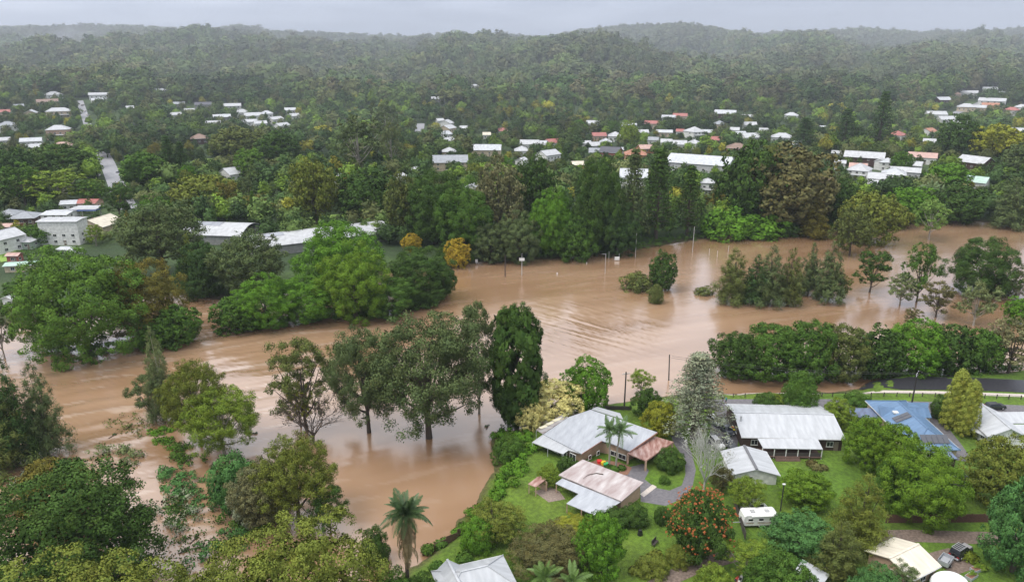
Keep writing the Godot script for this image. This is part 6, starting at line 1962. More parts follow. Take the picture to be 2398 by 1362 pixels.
	part("lean_to_roof", mb.mesh(), zinc, o)
	for q in [Vector3(8.37, 4.00, -119.16), Vector3(9.93, 4.00, -112.91), Vector3(12.25, 4.00, -115.69), Vector3(14.91, 4.00, -109.23), Vector3(12.37, 4.00, -110.98)]:
		part("post", shared("post", Vector3(0.12, 1, 0.12)), wall_mat("pi"), o, Vector3(q.x, 2.95, q.z) - o.position, Vector3(1.6, 2, 1.6))
	wall_windows(o, main[3], main[0], 2.8, 0.4, 3, 1.5, 1.1)
	o = thing("shelter", "small open shelter with rust-stained roof at the left of the garage", "shelter", Vector3(5.15, 2.00, -120.77))
	mb = Mb.new()
	mb.off = o.position
	main = [Vector3(3.00, 4.10, -118.92), Vector3(5.25, 4.40, -121.34), Vector3(6.54, 4.40, -120.08), Vector3(4.42, 4.10, -117.87)]
	mb.slab(main, 0.1)
	part("roof", mb.mesh(), rusted, o)
	for p: Vector3 in main:
		var q := p.lerp((main[0] + main[2]) * 0.5, 0.12)
		part("post", shared("post", Vector3(0.12, 1, 0.12)), wall_mat("pi"), o, Vector3(q.x, 3.0, q.z) - o.position, Vector3(1.5, 2.1, 1.5))
	mb = Mb.new()
	mb.box(Vector3.ZERO, Vector3(2.6, 2.0, 0.14))
	part("back_wall", mb.mesh(), wall_mat("pi"), o, (main[1] + main[2]) * 0.5 * Vector3(1, 0, 1) + Vector3(-0.2, 3.0, 0.2) - o.position, Vector3.ONE, -0.75)

	# the brick house with the long white roof
	var g: Array = [58.90, -141.89, -0.048, 21.41, 15.00]
	o = house("dark brick house with long white roof and a deep verandah", g[0], g[1], g[2], g[3], g[4], 2.9, 4.7, "gable", white, wall_mat("bk"), 5, 2.0)
	mb = Mb.new()
	mb.off = o.position
	var vr := [Vector3(51.06, 4.92, -134.32), Vector3(63.48, 4.92, -134.11), Vector3(63.27, 4.45, -130.81), Vector3(51.28, 4.45, -131.24)]
	var inv := Transform3D(o.transform.basis.inverse(), Vector3.ZERO)
	mb.slab(vr, 0.12)
	var vo := part("verandah_roof", mb.mesh(), white, o)
	vo.transform = inv
	mb = Mb.new()
	mb.off = o.position
	var vd := []
	for p: Vector3 in vr:
		vd.append(Vector3(p.x, 2.55, p.z))
	mb.slab(vd, 0.2)
	part("deck", mb.mesh(), soil("deck_timber", Color(0.1, 0.06, 0.045), Color(0.17, 0.11, 0.09), 0.5), o).transform = inv
	for k in 6:
		var p: Vector3 = vr[3].lerp(vr[2], k / 5.0)
		var post := part("post", shared("post", Vector3(0.12, 1, 0.12)), std("white_paint", Color(0.7, 0.7, 0.68), 0.6), o)
		post.transform = inv * Transform3D(Basis().scaled(Vector3(1.3, 2.4, 1.3)), Vector3(p.x, 3.2, p.z - 0.25) - o.position)
		if k < 5:
			var p2: Vector3 = vr[3].lerp(vr[2], (k + 0.5) / 5.0)
			var rail := part("balustrade", shared("balustrade", Vector3(1, 0.8, 0.06)), std("dark_timber", Color(0.06, 0.05, 0.045), 0.85), o)
			rail.transform = inv * Transform3D(Basis().scaled(Vector3(vr[3].distance_to(vr[2]) / 5.0 - 0.2, 1, 1)), Vector3(p2.x, 2.98, p2.z - 0.25) - o.position)
	var chim := part("flue", shared("flue", Vector3(0.3, 1.4, 0.3)), steel, o)
	chim.transform = inv * Transform3D(Basis(), Vector3(49.04, 6.20, -139.68) - o.position + Vector3(0, 0.4, 0))
	var steps := Mb.new()
	for k in 3:
		steps.box(Vector3(0, -0.12 - 0.16 * k, 0.3 * k), Vector3(5.0, 0.14, 0.3))
	part("steps", steps.mesh(), soil("deck_timber", Color.BLACK, Color.BLACK), o).transform = inv * Transform3D(Basis(), vr[3].lerp(vr[2], 0.42) * Vector3(1, 0, 1) + Vector3(0, 2.5, 0.15) - o.position)

	g = [46.85, -125.92, -1.597, 8.89, 9.13]
	o = house("white gabled shed with a dark ridge line beside the brick house", g[0], g[1], g[2], g[3], g[4], 2.3, 3.6, "gable", white, wall_mat("wh"), 1, 2.0, "shed", "shed")
	var cap := Mb.new()
	cap.box(Vector3(0, 3.69, 0), Vector3(g[3] + 0.04, 0.08, 0.55))
	part("ridge_cap", cap.mesh(), std("dark_flashing", Color(0.12, 0.12, 0.13), 0.5), o)

	# the blue-roofed house and its outbuildings
	g = [85.98, -140.60, -1.575, 14.23, 9.37]
	o = house("rambling blue-roofed house with solar panels behind the lime-green trees", g[0], g[1], g[2], g[3] + g[4] * 0.8, g[4], 2.9, 5.2, "hip", blue, wall_mat("cr"), 3, 2.0)
	inv = Transform3D(o.transform.basis.inverse(), Vector3.ZERO)
	mb = Mb.new()
	mb.off = o.position
	for s in [0, 1]:
		var wing: Array = [[Vector3(81.08, 6.50, -144.97), Vector3(86.51, 6.62, -144.74), Vector3(84.07, 4.95, -143.44), Vector3(81.21, 4.95, -143.63)], [Vector3(87.33, 6.60, -144.68), Vector3(91.95, 6.50, -144.87), Vector3(92.12, 4.95, -143.24), Vector3(89.40, 4.95, -143.24)]][s]
		mb.slab(wing, 0.14)
	var back := [Vector3(81.11, 6.50, -145.03), Vector3(91.98, 6.50, -144.93), Vector3(95.36, 4.95, -150.45), Vector3(83.94, 4.95, -150.66)]
	mb.slab(back, 0.14)
	part("wing_roof", mb.mesh(), blue, o).transform = inv
	mb = Mb.new()
	mb.off = o.position
	mb.prism([Vector3(81.67, 4.60, -144.58), Vector3(92.41, 4.60, -144.19), Vector3(95.17, 4.60, -150.71), Vector3(84.42, 4.60, -150.92)], 1.5, 4.7)
	part("wing_wall", mb.mesh(), wall_mat("cr"), o).transform = inv
	mb = Mb.new()
	mb.off = o.position
	mb.slab([Vector3(76.56, 4.40, -148.80), Vector3(82.65, 4.50, -148.60), Vector3(80.87, 4.30, -142.80), Vector3(75.44, 4.20, -145.73)], 0.14)
	mb.slab([Vector3(84.76, 4.70, -130.47), Vector3(88.52, 4.75, -130.39), Vector3(88.89, 4.20, -127.56), Vector3(84.89, 4.20, -127.56)], 0.14)
	part("low_roof", mb.mesh(), sheet_mat("slate_blue_roof", Color(0.15, 0.21, 0.33), stain, 0.15), o).transform = inv
	mb = Mb.new()
	mb.off = o.position
	mb.prism([Vector3(85.35, 4.40, -130.81), Vector3(88.56, 4.40, -130.81), Vector3(88.74, 4.20, -127.88), Vector3(85.24, 4.20, -127.88)], 1.5, 4.2)
	part("rear_wall", mb.mesh(), wall_mat("bk"), o).transform = inv
	var l2: float = g[4] / 2
	var slope := atan2(2.3, l2)
	for k in 2:
		for j in 2:
			solar(o, Vector3(-g[3] * 0.05 + k * 1.1, 2.9 + 2.3 * (0.42 + j * 0.34) + 0.12, l2 * (0.58 - j * 0.34)), 0.0, slope)
	var wx: float = (g[3] + l2 * 1.6) / 2
	for k in 5:
		var pz := -l2 * 0.55 + k * 1.12
		var p := part("solar_panel", shared("solar_end", Vector3(2.0, 0.05, 1.05)), std("solar_cells", Color(0.07, 0.075, 0.09), 0.2), o, Vector3(wx - l2 * 0.45, 2.9 + 2.3 * 0.53 + 0.1, pz))
		p.rotation = Vector3(0, 0, -atan2(2.3, l2 * 0.8))
	part("skylight", shared("skylight_box", Vector3(1.0, 0.3, 1.2)), std("lamp_glass", Color(0.7, 0.7, 0.68), 0.1), o, Vector3(-g[3] * 0.18, 2.9 + 2.3 * 0.6, l2 * 0.42))
	o = thing("shed", "dark shed with small blue roof at the end of the blue-roofed house's drive", "shed", Vector3(86.81, 2.00, -123.24))
	mb = Mb.new()
	mb.off = o.position
	mb.slab([Vector3(84.90, 4.70, -123.64), Vector3(87.16, 4.70, -123.36), Vector3(87.10, 4.30, -120.85), Vector3(83.26, 4.30, -121.15)], 0.14)
	part("roof", mb.mesh(), blue, o)
	mb = Mb.new()
	mb.off = o.position
	mb.prism([Vector3(85.27, 4.40, -123.82), Vector3(87.18, 4.40, -123.67), Vector3(87.06, 4.20, -121.30), Vector3(83.80, 4.20, -121.60)], 1.5, 4.25)
	part("wall", mb.mesh(), wall_mat("gy"), o)
	part("door", shared("door", Vector3(0.9, 2.1, 0.08)), std("door_paint", Color(0.2, 0.16, 0.13), 0.6), o, Vector3(0.4, 1.05, 0.9))

	# the white house at the right edge
	g = [103.89, -140.34, -1.641, 11.63, 8.18]
	o = house("white house with bright white roofs at the right edge of the photo", g[0], g[1], g[2], g[3], g[4], 3.0, 5.0, "gable", white, wall_mat("wh"), 3, 2.0)
	inv = Transform3D(o.transform.basis.inverse(), Vector3.ZERO)
	mb = Mb.new()
	mb.off = o.position
	mb.slab([Vector3(101.63, 4.95, -143.77), Vector3(101.54, 4.95, -135.55), Vector3(100.16, 4.30, -134.61), Vector3(98.32, 4.30, -139.72)], 0.12)
	part("verandah_roof", mb.mesh(), white, o).transform = inv
	mb = Mb.new()
	mb.off = o.position
	mb.slab([Vector3(105.78, 6.10, -143.62), Vector3(116.38, 6.10, -143.93), Vector3(114.28, 5.00, -140.51), Vector3(107.22, 5.00, -140.70)], 0.12)
	mb.slab([Vector3(107.03, 4.90, -140.37), Vector3(114.08, 4.90, -140.18), Vector3(111.54, 4.40, -136.32), Vector3(106.83, 4.40, -136.68)], 0.12)
	part("right_wing_roof", mb.mesh(), white, o).transform = inv
	mb = Mb.new()
	mb.off = o.position
	mb.prism([Vector3(106.00, 4.60, -141.10), Vector3(114.41, 4.60, -141.10), Vector3(112.31, 4.30, -137.94), Vector3(107.04, 4.30, -137.94)], 1.5, 4.3)
	part("right_wing_wall", mb.mesh(), wall_mat("wh"), o).transform = inv

	g = [62.69, -97.60, 0.493, 7.43, 8.11]
	o = house("cream-roofed gabled workshop with a yellow door beside the trailer", g[0], g[1], g[2], g[3], g[4], 2.3, 3.7, "gable", cream, wall_mat("pi"), 1, 2.0, "workshop", "shed")
	part("yellow_door", shared("yellow_door", Vector3(0.08, 1.9, 1.0)), std("yellow_paint", Color(0.6, 0.5, 0.03), 0.5), o, Vector3(g[3] / 2 - 0.42, 0.95, g[4] * 0.25))
	g = [-5.75, -92.09, 0.332, 6.76, 6.63]
	o = house("white-roofed house cut off by the bottom edge near the tall palm", g[0], g[1], g[2], g[3] + 5.0, g[4] + 1.0, 2.9, 4.8, "hip", white, wall_mat("wh"), 3, 2.0)
	g = [-8.59, -90.90, -1.165, 7.49, 4.37]
	inv = o.transform.affine_inverse()
	mb = Mb.new()
	gable_shape(g[3], g[4], 2.9, 4.7, mb)
	part("front_wing_roof", mb.mesh(), white, o).transform = inv * Transform3D(Basis(Vector3.UP, g[2]), Vector3(g[0], 2.0, g[1]))
	mb = Mb.new()
	walls_shape(g[3] - 1, g[4] - 1, 3.0, 4.5, true, mb)
	part("front_wing_wall", mb.mesh(), wall_mat("wh"), o).transform = inv * Transform3D(Basis(Vector3.UP, g[2]), Vector3(g[0], 2.0, g[1]))
	o = thing("shed", "small white-roofed shed at the bottom edge right of the mid green tree", "shed", Vector3(47.06, 2.00, -93.61))
	mb = Mb.new()
	mb.off = o.position
	main = [Vector3(46.48, 4.40, -97.28), Vector3(49.28, 4.50, -93.52), Vector3(46.05, 4.20, -90.12), Vector3(43.04, 4.10, -93.33)]
	mb.slab(main, 0.12)
	part("roof", mb.mesh(), white, o)
	mb = Mb.new()
	mb.off = o.position
	mb.prism([main[0].lerp(main[2], 0.08), main[1].lerp(main[3], 0.08), main[2].lerp(main[0], 0.08), main[3].lerp(main[1], 0.08)], 1.5, 4.0)
	part("wall", mb.mesh(), wall_mat("gy"), o)

func vault(label: String, x: float, z: float, yaw: float, long: float, span: float, he: float, rise: float, panels: int) -> void:
	# a hall under a curved metal roof
	var o := thing("hall", label, "building", Vector3(x, ground(x, z), z), yaw)
	var mb := Mb.new()
	var n := 10
	var arc := []
	for i in n + 1:
		var t := lerpf(-1.0, 1.0, float(i) / n)
		arc.append(Vector3(0, he + rise * (1.0 - t * t), t * span / 2))
	for i in n:
		for k in [0.0, -0.2]:
			mb.quad(arc[i] + Vector3(-long / 2, k, 0), arc[i] + Vector3(long / 2, k, 0), arc[i + 1] + Vector3(long / 2, k, 0), arc[i + 1] + Vector3(-long / 2, k, 0), Vector3(0, 1 if k == 0.0 else -1, 0))
		for s in [-1.0, 1.0]:
			var q := Vector3(s * long / 2, 0, 0)
			mb.quad(arc[i] + q, arc[i + 1] + q, arc[i + 1] + q - Vector3(0, 0.2, 0), arc[i] + q - Vector3(0, 0.2, 0), Vector3(s, 0, 0))
	part("roof", mb.mesh(), roof_mat("wh"), o)
	mb = Mb.new()
	mb.prism([Vector3(-long / 2 + 0.6, 0, -span / 2 + 0.6), Vector3(long / 2 - 0.6, 0, -span / 2 + 0.6), Vector3(long / 2 - 0.6, 0, span / 2 - 0.6), Vector3(-long / 2 + 0.6, 0, span / 2 - 0.6)], -1.5, he)
	part("wall", mb.mesh(), wall_mat("gy"), o)
	for i in panels:
		var t := -0.05 + 0.16 * (i % 3)
		var p := part("solar_panel", shared("solar_strip", Vector3(4.0, 0.06, span * 0.07)), std("grey_solar_cells", Color(0.3, 0.31, 0.35), 0.25), o, Vector3(-long * 0.35 + (i / 3) * 4.2, he + rise * (1 - t * t) + 0.1, t * span / 2))
		p.rotation.x = atan(rise * 2 * t / (span / 2))

func riverside_buildings() -> void:
	vault("hall with curved pale roof and grey solar panels behind the left trees", -125.24, -307.52, -0.12, 27.0, 20.0, 4.2, 3.0, 9)
	vault("long curved pale roof running behind the riverside island", -81.81, -298.86, 0.5, 58.0, 19.0, 4.0, 2.8, 6)
	var w := roof_mat("wh")
	# kind, called, label, x, z, yaw, w, l, he, hr, roof, wall, windows
	for b in [
		["hip", "bungalow", "white hip-roofed bungalow above the red hut", -202.87, -295.37, 0.0, 11.05, 10.0, 3.2, 5.0, "wh", "gn", 3],
		["gable", "hut", "small red-walled hut by the left lawn", -192.88, -272.95, 0.0, 5.31, 4.0, 2.8, 3.6, "pk", "rd", 1],
		["gable", "shed", "shed with pale green skillion roof in front of the red hut", -182.94, -261.49, 0.2, 10.53, 6.0, 2.6, 3.2, "gn", "cr", 2],
		["gable", "shed", "white cabin half hidden at the left edge above the water", -161.97, -224.22, 1.4, 5.5, 4.72, 2.6, 3.4, "wh", "wh", 0],
		["gable", "building", "tall white gabled building cut off by the left edge", -209.00, -286.66, 1.2, 18.0, 12.0, 6.0, 8.5, "wh", "wh", 3],
		["gable", "hall", "cream gabled hall beside the service station", -183.91, -319.03, 1.35, 14.0, 14.54, 4.6, 7.4, "cr", "cr", 1],
		["gable", "shop", "white two-storey flat-roofed building with dark windows below the service station", -189.77, -301.69, 0.02, 17.09, 9.0, 10.2, 10.5, "wh", "wh", 4],
		["gable", "workshop", "long white workshop with an open dark bay beside the blue-striped canopy", -212.50, -337.56, 0.0, 12.90, 12.0, 5.2, 5.9, "lg", "wh", 0],
		["gable", "shop", "red-roofed shop behind the service station", -215.01, -367.07, 0.0, 10.46, 9.0, 3.5, 5.0, "rd", "pi", 2],
		["gable", "shop", "pale-roofed shop left of the red-roofed shop", -224.18, -365.21, 0.3, 7.81, 9.0, 3.5, 4.8, "lg", "wh", 2],
		["hip", "shop", "grey-roofed shop at the upper left of the shop row", -240.38, -343.27, 0.1, 9.01, 10.0, 3.4, 5.4, "gr", "bk", 2],
		["hip", "shop", "larger grey hip-roofed shop right in the shop row", -229.23, -337.56, 0.2, 12.50, 11.0, 3.4, 5.6, "gr", "bk", 3],
		["gable", "shop", "red brick shop in front of the grey-roofed shops", -225.25, -319.03, 0.1, 10.33, 8.0, 3.6, 4.4, "pk", "rd", 3],
		["gable", "porch", "low white roof between the two-storey building and the giant tree", -177.12, -282.80, -0.3, 8.91, 5.0, 2.6, 3.1, "lg", "wh", 0],
	]:
		house(b[2], b[3], b[4], b[5], b[6], b[7], b[8], b[9], "gable" if b[0] == "gable" else "hip", roof_mat(b[10]), wall_mat(b[11]), b[12], -99.0, b[1], "building")
		lots.append([b[3], b[4], b[6], b[7] * 0.5 + 2.0, ground(b[3], b[4]), 60.0])
	var o := thing("service_station_canopy", "service station canopy with a blue-striped white fascia", "canopy", Vector3(-203.81, 3.34, -344.94), 0.03)
	var cw: float = 12.75
	part("deck", shared("canopy_deck", Vector3(cw, 0.9, 9.0)), w, o, Vector3(0, 5.4, 0))
	part("blue_stripe", shared("canopy_stripe", Vector3(cw + 0.06, 0.34, 9.06)), std("blue_paint", Color(0.02, 0.11, 0.5), 0.4), o, Vector3(0, 5.25, 0))
	for i in 4:
		part("post", shared("post", Vector3(0.12, 1, 0.12)), std("white_paint", Color(0.7, 0.7, 0.68), 0.6), o, Vector3((i % 2 - 0.5) * cw * 0.7, 2.4, (i / 2 - 0.5) * 6.0), Vector3(3, 4.9, 3))
	for i in 2:
		var pump := part("fuel_pump", shared("fuel_pump", Vector3(0.9, 1.7, 0.5)), std("red_paint", Color(0.5, 0.03, 0.03), 0.4), o, Vector3((i - 0.5) * cw * 0.4, 0.85, 1.0))
		part("screen", shared("pump_screen", Vector3(0.5, 0.4, 0.04)), glass(), pump, Vector3(0, 0.4, 0.26))
	o = thing("shopfront", "open dark workshop bay under the long white workshop's front", "shopfront", Vector3(-210.97, 3.14, -335.96))
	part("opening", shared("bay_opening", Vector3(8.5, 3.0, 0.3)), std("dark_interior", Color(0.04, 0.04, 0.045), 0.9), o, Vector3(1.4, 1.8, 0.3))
	part("lintel", shared("bay_lintel", Vector3(9.3, 0.3, 0.5)), std("white_paint", Color(0.7, 0.7, 0.68), 0.6), o, Vector3(1.4, 3.46, 0.35))
	car("dark car parked in front of the open workshop bay", -210.59, -333.59, 0.0, Color(0.06, 0.065, 0.075), 0.1)
	car("white van beside the grey-roofed shops", -219.68, -336.76, 1.5, Color(0.7, 0.7, 0.7), 0.5, "van")
	car("white car parked below the red brick shop", -224.92, -318.24, 0.1, Color(0.7, 0.7, 0.7))
	car("red car at the right of the fuel pumps", -194.06, -334.37, 0.4, Color(0.4, 0.02, 0.02))
	lots.append([-203.81, -344.94, cw + 4.0, 6.0, 3.0, 60.0])
	lots.append([-125.24, -307.52, 22.0, 9.0, 5.0, 20.0])
	# goal posts on the oval
	o = thing("goal_posts", "white rugby goal posts on the grass oval", "goal posts", Vector3(-204.05, 7.59, -515.15))
	for s in [-1.0, 1.0]:
		var mb := Mb.new()
		mb.tube([Vector3(s * 2.9, 0, 0), Vector3(s * 2.9, 10.5, 0)], [0.13, 0.1], 6)
		part("upright", mb.mesh(), std("white_paint", Color(0.7, 0.7, 0.68), 0.6), o)
	part("crossbar", shared("crossbar", Vector3(5.8, 0.14, 0.14)), std("white_paint", Color(0.7, 0.7, 0.68), 0.6), o, Vector3(0, 3.0, 0))
	for c in [[-396.88, -697.16, 0.05, Color(0.65, 0.65, 0.65), "white car parked on the hill road, uppermost"], [-386.23, -681.56, -0.1, Color(0.6, 0.6, 0.62), "pale car parked on the hill road, lowest"], [-415.93, -728.09, 0.0, Color(0.1, 0.1, 0.11), "dark car parked near the top of the hill road"], [-249.09, -463.85, 1.57, Color(0.12, 0.13, 0.15), "dark car parked on the verge of the straight road"], [-258.72, -454.00, 1.5, Color(0.65, 0.65, 0.65), "white car under the trees left of the straight road"]]:
		car(c[4], c[0], c[1], 1.57 + c[2], c[3])

func yard_things() -> void:
	car("white car parked nose-out on the brick house's drive", 43.34, -136.59, -1.35, Color(0.74, 0.74, 0.75))
	car("dark grey car parked behind the orange-lidded bin", 47.02, -142.02, -1.45, Color(0.08, 0.09, 0.11), 0.15)
	car("dark car half hidden by the white gabled shed", 45.90, -136.07, -1.4, Color(0.05, 0.055, 0.065))
	car("white car at the far end of the brick house's drive", 45.51, -146.24, -1.2, Color(0.74, 0.74, 0.75))
	car("black car on the lane behind the white house at right", 112.59, -152.97, 0.1, Color(0.02, 0.02, 0.024), 0.1)
	# the four-wheel drive with its rack and spare wheel
	var o := car("black four-wheel drive with roof rack and spare wheel beside the trailer", 74.40, -101.19, 0.55, Color(0.025, 0.025, 0.03), 0.42, "four_wheel_drive", 0.1)
	var mb := Mb.new()
	for i in 5:
		mb.box(Vector3(-1.9 + i * 0.5, 2.06, 0), Vector3(0.06, 0.05, 1.3))
	for s in [-1.0, 1.0]:
		mb.box(Vector3(-0.9, 2.1, s * 0.66), Vector3(2.2, 0.06, 0.06))
	part("roof_rack", mb.mesh(), std("steel_post", Color(0.4, 0.41, 0.43), 0.5), o)
	var spare := part("spare_wheel", protos["tyre"], std("rubber", Color(0.018, 0.018, 0.018), 0.8), o, Vector3(-2.32, 1.05, 0.1), Vector3(0.38, 0.38, 1.0))
	spare.rotation.y = PI / 2
	part("bonnet", shared("bonnet_panel", Vector3(1.5, 0.05, 1.3)), std("grey_bonnet", Color(0.3, 0.29, 0.3), 0.3), o, Vector3(1.4, 1.225, 0))
	part("bumper", shared("bumper_bar", Vector3(0.16, 0.22, 1.7)), std("steel_post", Color(0.4, 0.41, 0.43), 0.5), o, Vector3(-2.3, 0.55, 0))
	o = thing("trailer", "grey caged box trailer between the workshop and the four-wheel drive", "trailer", Vector3(70.55, 2.00, -98.87), 0.75)
	var steel := std("galvanised_steel", Color(0.42, 0.44, 0.47), 0.45, 0.3)
	part("tray", shared("trailer_tray", Vector3(2.6, 0.12, 1.6)), steel, o, Vector3(0, 0.6, 0))
	for s in [-1.0, 1.0]:
		part("side_panel", shared("trailer_side", Vector3(2.6, 0.7, 0.06)), steel, o, Vector3(0, 1.0, s * 0.8))
		part("end_panel", shared("trailer_end", Vector3(0.06, 0.7, 1.54)), steel, o, Vector3(s * 1.27, 1.0, 0))
	part("drawbar", shared("drawbar", Vector3(1.6, 0.1, 0.1)), steel, o, Vector3(1.9, 0.5, 0))
	wheels(o, [-0.1], 0.92, 0.3)
	part("cargo", shared("trailer_cargo", Vector3(1.6, 0.5, 1.1)), std("grey_tarpaulin", Color(0.3, 0.31, 0.33), 0.7), o, Vector3(-0.3, 0.95, 0))
	# the caravan
	o = thing("caravan", "white caravan with two roof hatches parked beside the dark fence", "caravan", Vector3(43.60, 2.00, -109.67), 0.06)
	var body := Mb.new()
	var prof := []
	for q in [[-3.1, 0.75], [-3.2, 1.3], [-3.05, 2.35], [-2.75, 2.6], [2.6, 2.6], [2.95, 2.4], [3.15, 1.6], [2.95, 0.75], [2.6, 0.55], [-2.8, 0.55]]:
		prof.append(Vector3(q[0], q[1], 0))
	for i in prof.size():
		var a: Vector3 = prof[i]
		var b: Vector3 = prof[(i + 1) % prof.size()]
		var s := Vector3(0, 0, 1.2)
		body.quad(a - s, b - s, b + s, a + s, (a + b) * 0.5 - Vector3(0, 1.6, 0))
		for k in [-1.0, 1.0]:
			body.tri(Vector3(0, 1.6, k * 1.2), a + s * k, b + s * k, Vector3(0, 0, k))
	part("body", body.mesh(), std("caravan_white", Color(0.76, 0.76, 0.75), 0.35), o)
	part("stripe", shared("caravan_stripe", Vector3(5.7, 0.1, 2.44)), std("pink_stripe", Color(0.5, 0.3, 0.27), 0.5), o, Vector3(0, 1.05, 0))
	for i in 3:
		window(o, Vector3(-2.0 + i * 1.9, 1.75, 1.21), 0.0, 0.95, 0.6)
	part("door", shared("caravan_door", Vector3(0.7, 1.75, 0.06)), std("caravan_white", Color.WHITE), o, Vector3(-1.05, 1.45, 1.215))
	for i in 2:
		part("roof_hatch", shared("roof_hatch", Vector3(0.75, 0.14, 0.75)), std("hatch_grey", Color(0.35, 0.35, 0.36), 0.4), o, Vector3(-1.3 + i * 2.6, 2.66, 0))
	part("awning_roll", shared("awning_roll", Vector3(4.2, 0.16, 0.16)), std("white_paint", Color(0.7, 0.7, 0.68), 0.6), o, Vector3(0.2, 2.42, 1.29))
	part("drawbar", shared("drawbar", Vector3(1.6, 0.1, 0.1)), steel, o, Vector3(-3.9, 0.5, 0))
	wheels(o, [-0.3, 0.5], 1.15, 0.33)
	o = thing("van", "white van behind the caravan", "van", Vector3(43.99, 2.00, -113.57), 0.2)
	mb = Mb.new()
	frustum(mb, -2.3, 2.3, -2.25, 2.3, 0.3, 1.0, 0.9, 0.92)
	frustum(mb, -2.25, 2.3, -2.1, 1.3, 1.0, 2.0, 0.92, 0.8)
	part("body", mb.mesh(), std("car_paint_white", Color(0.74, 0.74, 0.75), 0.3), o)
	part("windows", shared("van_windows", Vector3(2.6, 0.45, 1.78)), glass(), o, Vector3(0.1, 1.45, 0))
	wheels(o, [-1.4, 1.4], 0.92, 0.33)
	# bins
	for b in [[48.34, -142.39, "orange", Color(0.6, 0.12, 0.02)], [48.49, -141.28, "yellow", Color(0.6, 0.5, 0.03)], [49.10, -143.72, "green", Color(0.05, 0.3, 0.08)]]:
		o = thing("wheelie_bin", "dark wheelie bin with %s lid on the brick house's drive" % b[2], "bin", Vector3(b[0], 2.04, b[1]))
		mb = Mb.new()
		frustum(mb, -0.28, 0.28, -0.34, 0.34, 0.05, 1.0, 0.24, 0.29)
		part("bin_body", mb.mesh(), std("bin_green", Color(0.02, 0.035, 0.025), 0.6), o)
		part("lid", shared("bin_lid", Vector3(0.76, 0.09, 0.66)), std("lid_" + b[2], b[3], 0.5), o, Vector3(0, 1.05, 0))
	person("person in a teal top standing on the lane behind the brick house", 50.65, -155.77, 0.4, Color(0.02, 0.3, 0.3), Color(0.03, 0.035, 0.06))
	person("person in dark clothes on the lane left of the one in teal", 49.90, -155.99, -0.6, Color(0.03, 0.03, 0.035), Color(0.04, 0.035, 0.04))
	# small yard furniture
	o = thing("garden_seat", "dark timber garden seat standing on the lower lawn", "seat", Vector3(24.25, 2.00, -103.94), 0.9)
	var timber := std("dark_timber", Color(0.06, 0.05, 0.045), 0.85)
	part("seat", shared("garden_seat_top", Vector3(1.6, 0.07, 0.5)), timber, o, Vector3(0, 0.45, 0))
	part("backrest", shared("garden_seat_back", Vector3(1.6, 0.6, 0.07)), timber, o, Vector3(0, 0.85, -0.25))
	for i in 4:
		part("leg", shared("garden_seat_leg", Vector3(0.09, 0.45, 0.09)), timber, o, Vector3((i % 2 - 0.5) * 1.4, 0.22, (i / 2 - 0.5) * 0.4))
	o = thing("compost_bin", "black round compost bin on the lower lawn", "bin", Vector3(22.15, 2.00, -106.57))
	mb = Mb.new()
	mb.tube([Vector3(0, 0, 0), Vector3(0, 0.8, 0), Vector3(0, 0.9, 0)], [0.48, 0.38, 0.2], 12)
	part("drum", mb.mesh(), std("black_plastic", Color(0.02, 0.02, 0.022), 0.5), o)
	part("lid", shared("compost_lid", Vector3(0.4, 0.06, 0.4)), std("black_plastic", Color.BLACK), o, Vector3(0, 0.93, 0))
	var toys := [["red", Color(0.6, 0.03, 0.03), 17.75, -129.55], ["yellow", Color(0.7, 0.5, 0.02), 18.47, -129.07], ["green", Color(0.03, 0.4, 0.12), 18.93, -128.59]]
	for t in toys:
		o = thing("toy_tub", "bright %s garden tub in the courtyard below the twin palms" % t[0], "tub", Vector3(t[2], 2.03, t[3]))
		mb = Mb.new()
		mb.tube([Vector3.ZERO, Vector3(0, 0.5, 0), Vector3(0, 0.55, 0)], [0.45, 0.6, 0.6], 12)
		part("tub", mb.mesh(), std("toy_" + t[0], t[1], 0.4), o)
		part("rim", shared("tub_rim", Vector3(0.9, 0.05, 0.9)), std("toy_" + t[0], t[1], 0.4), o, Vector3(0, 0.57, 0))
	o = thing("tent", "white round-topped tent with a teal skirt at the bottom edge beside the workshop", "tent", Vector3(67.66, 2.00, -92.67))
	mb = Mb.new()
	mb.lump(Vector3(0, 1.2, 0), Vector3(2.9, 1.9, 2.4), 10, 20)
	part("canopy", mb.mesh(), std("tent_white", Color(0.8, 0.81, 0.82), 0.7), o)
	mb = Mb.new()
	mb.lump(Vector3(0, 0.5, 0), Vector3(2.96, 1.6, 2.46), 10, 20)
	part("skirt", mb.mesh(), std("tent_teal", Color(0.03, 0.25, 0.25), 0.7), o)
	for t in [[73.05, -95.84, 0.55, "raised planter box of herbs beside the work yard, lower one"], [74.96, -97.54, 0.4, "raised planter box of shrubs beside the work yard, upper one"]]:
		o = thing("planter_box", t[3], "planter", Vector3(t[0], 2.0, t[1]), t[2])
		part("box", shared("planter_shell", Vector3(2.0, 0.5, 1.1)), std("galvanised_steel", Color.WHITE), o, Vector3(0, 0.25, 0))
		part("soil", shared("planter_soil", Vector3(1.85, 0.06, 0.95)), soil("mulch", Color.BLACK, Color.BLACK), o, Vector3(0, 0.5, 0))
		var rng := RandomNumberGenerator.new()
		rng.seed = 4
		mb = Mb.new()
		var puffs := []
		for i in 6:
			puffs.append([Vector3(rng.randf_range(-0.8, 0.8), 0.75, rng.randf_range(-0.35, 0.35)), Vector3(0.3, 0.3, 0.3), Vector3.UP])
		leaves(mb, puffs, 300, 0.16, 0.1, rng)
		part("herbs", mb.mesh(), leaf_mat("lm"), o)
	o = pole("black pole with white cap standing behind the caravan", 48.84, -113.44, 5.6, 0.12, Color(0.03, 0.03, 0.03), "yard_pole")
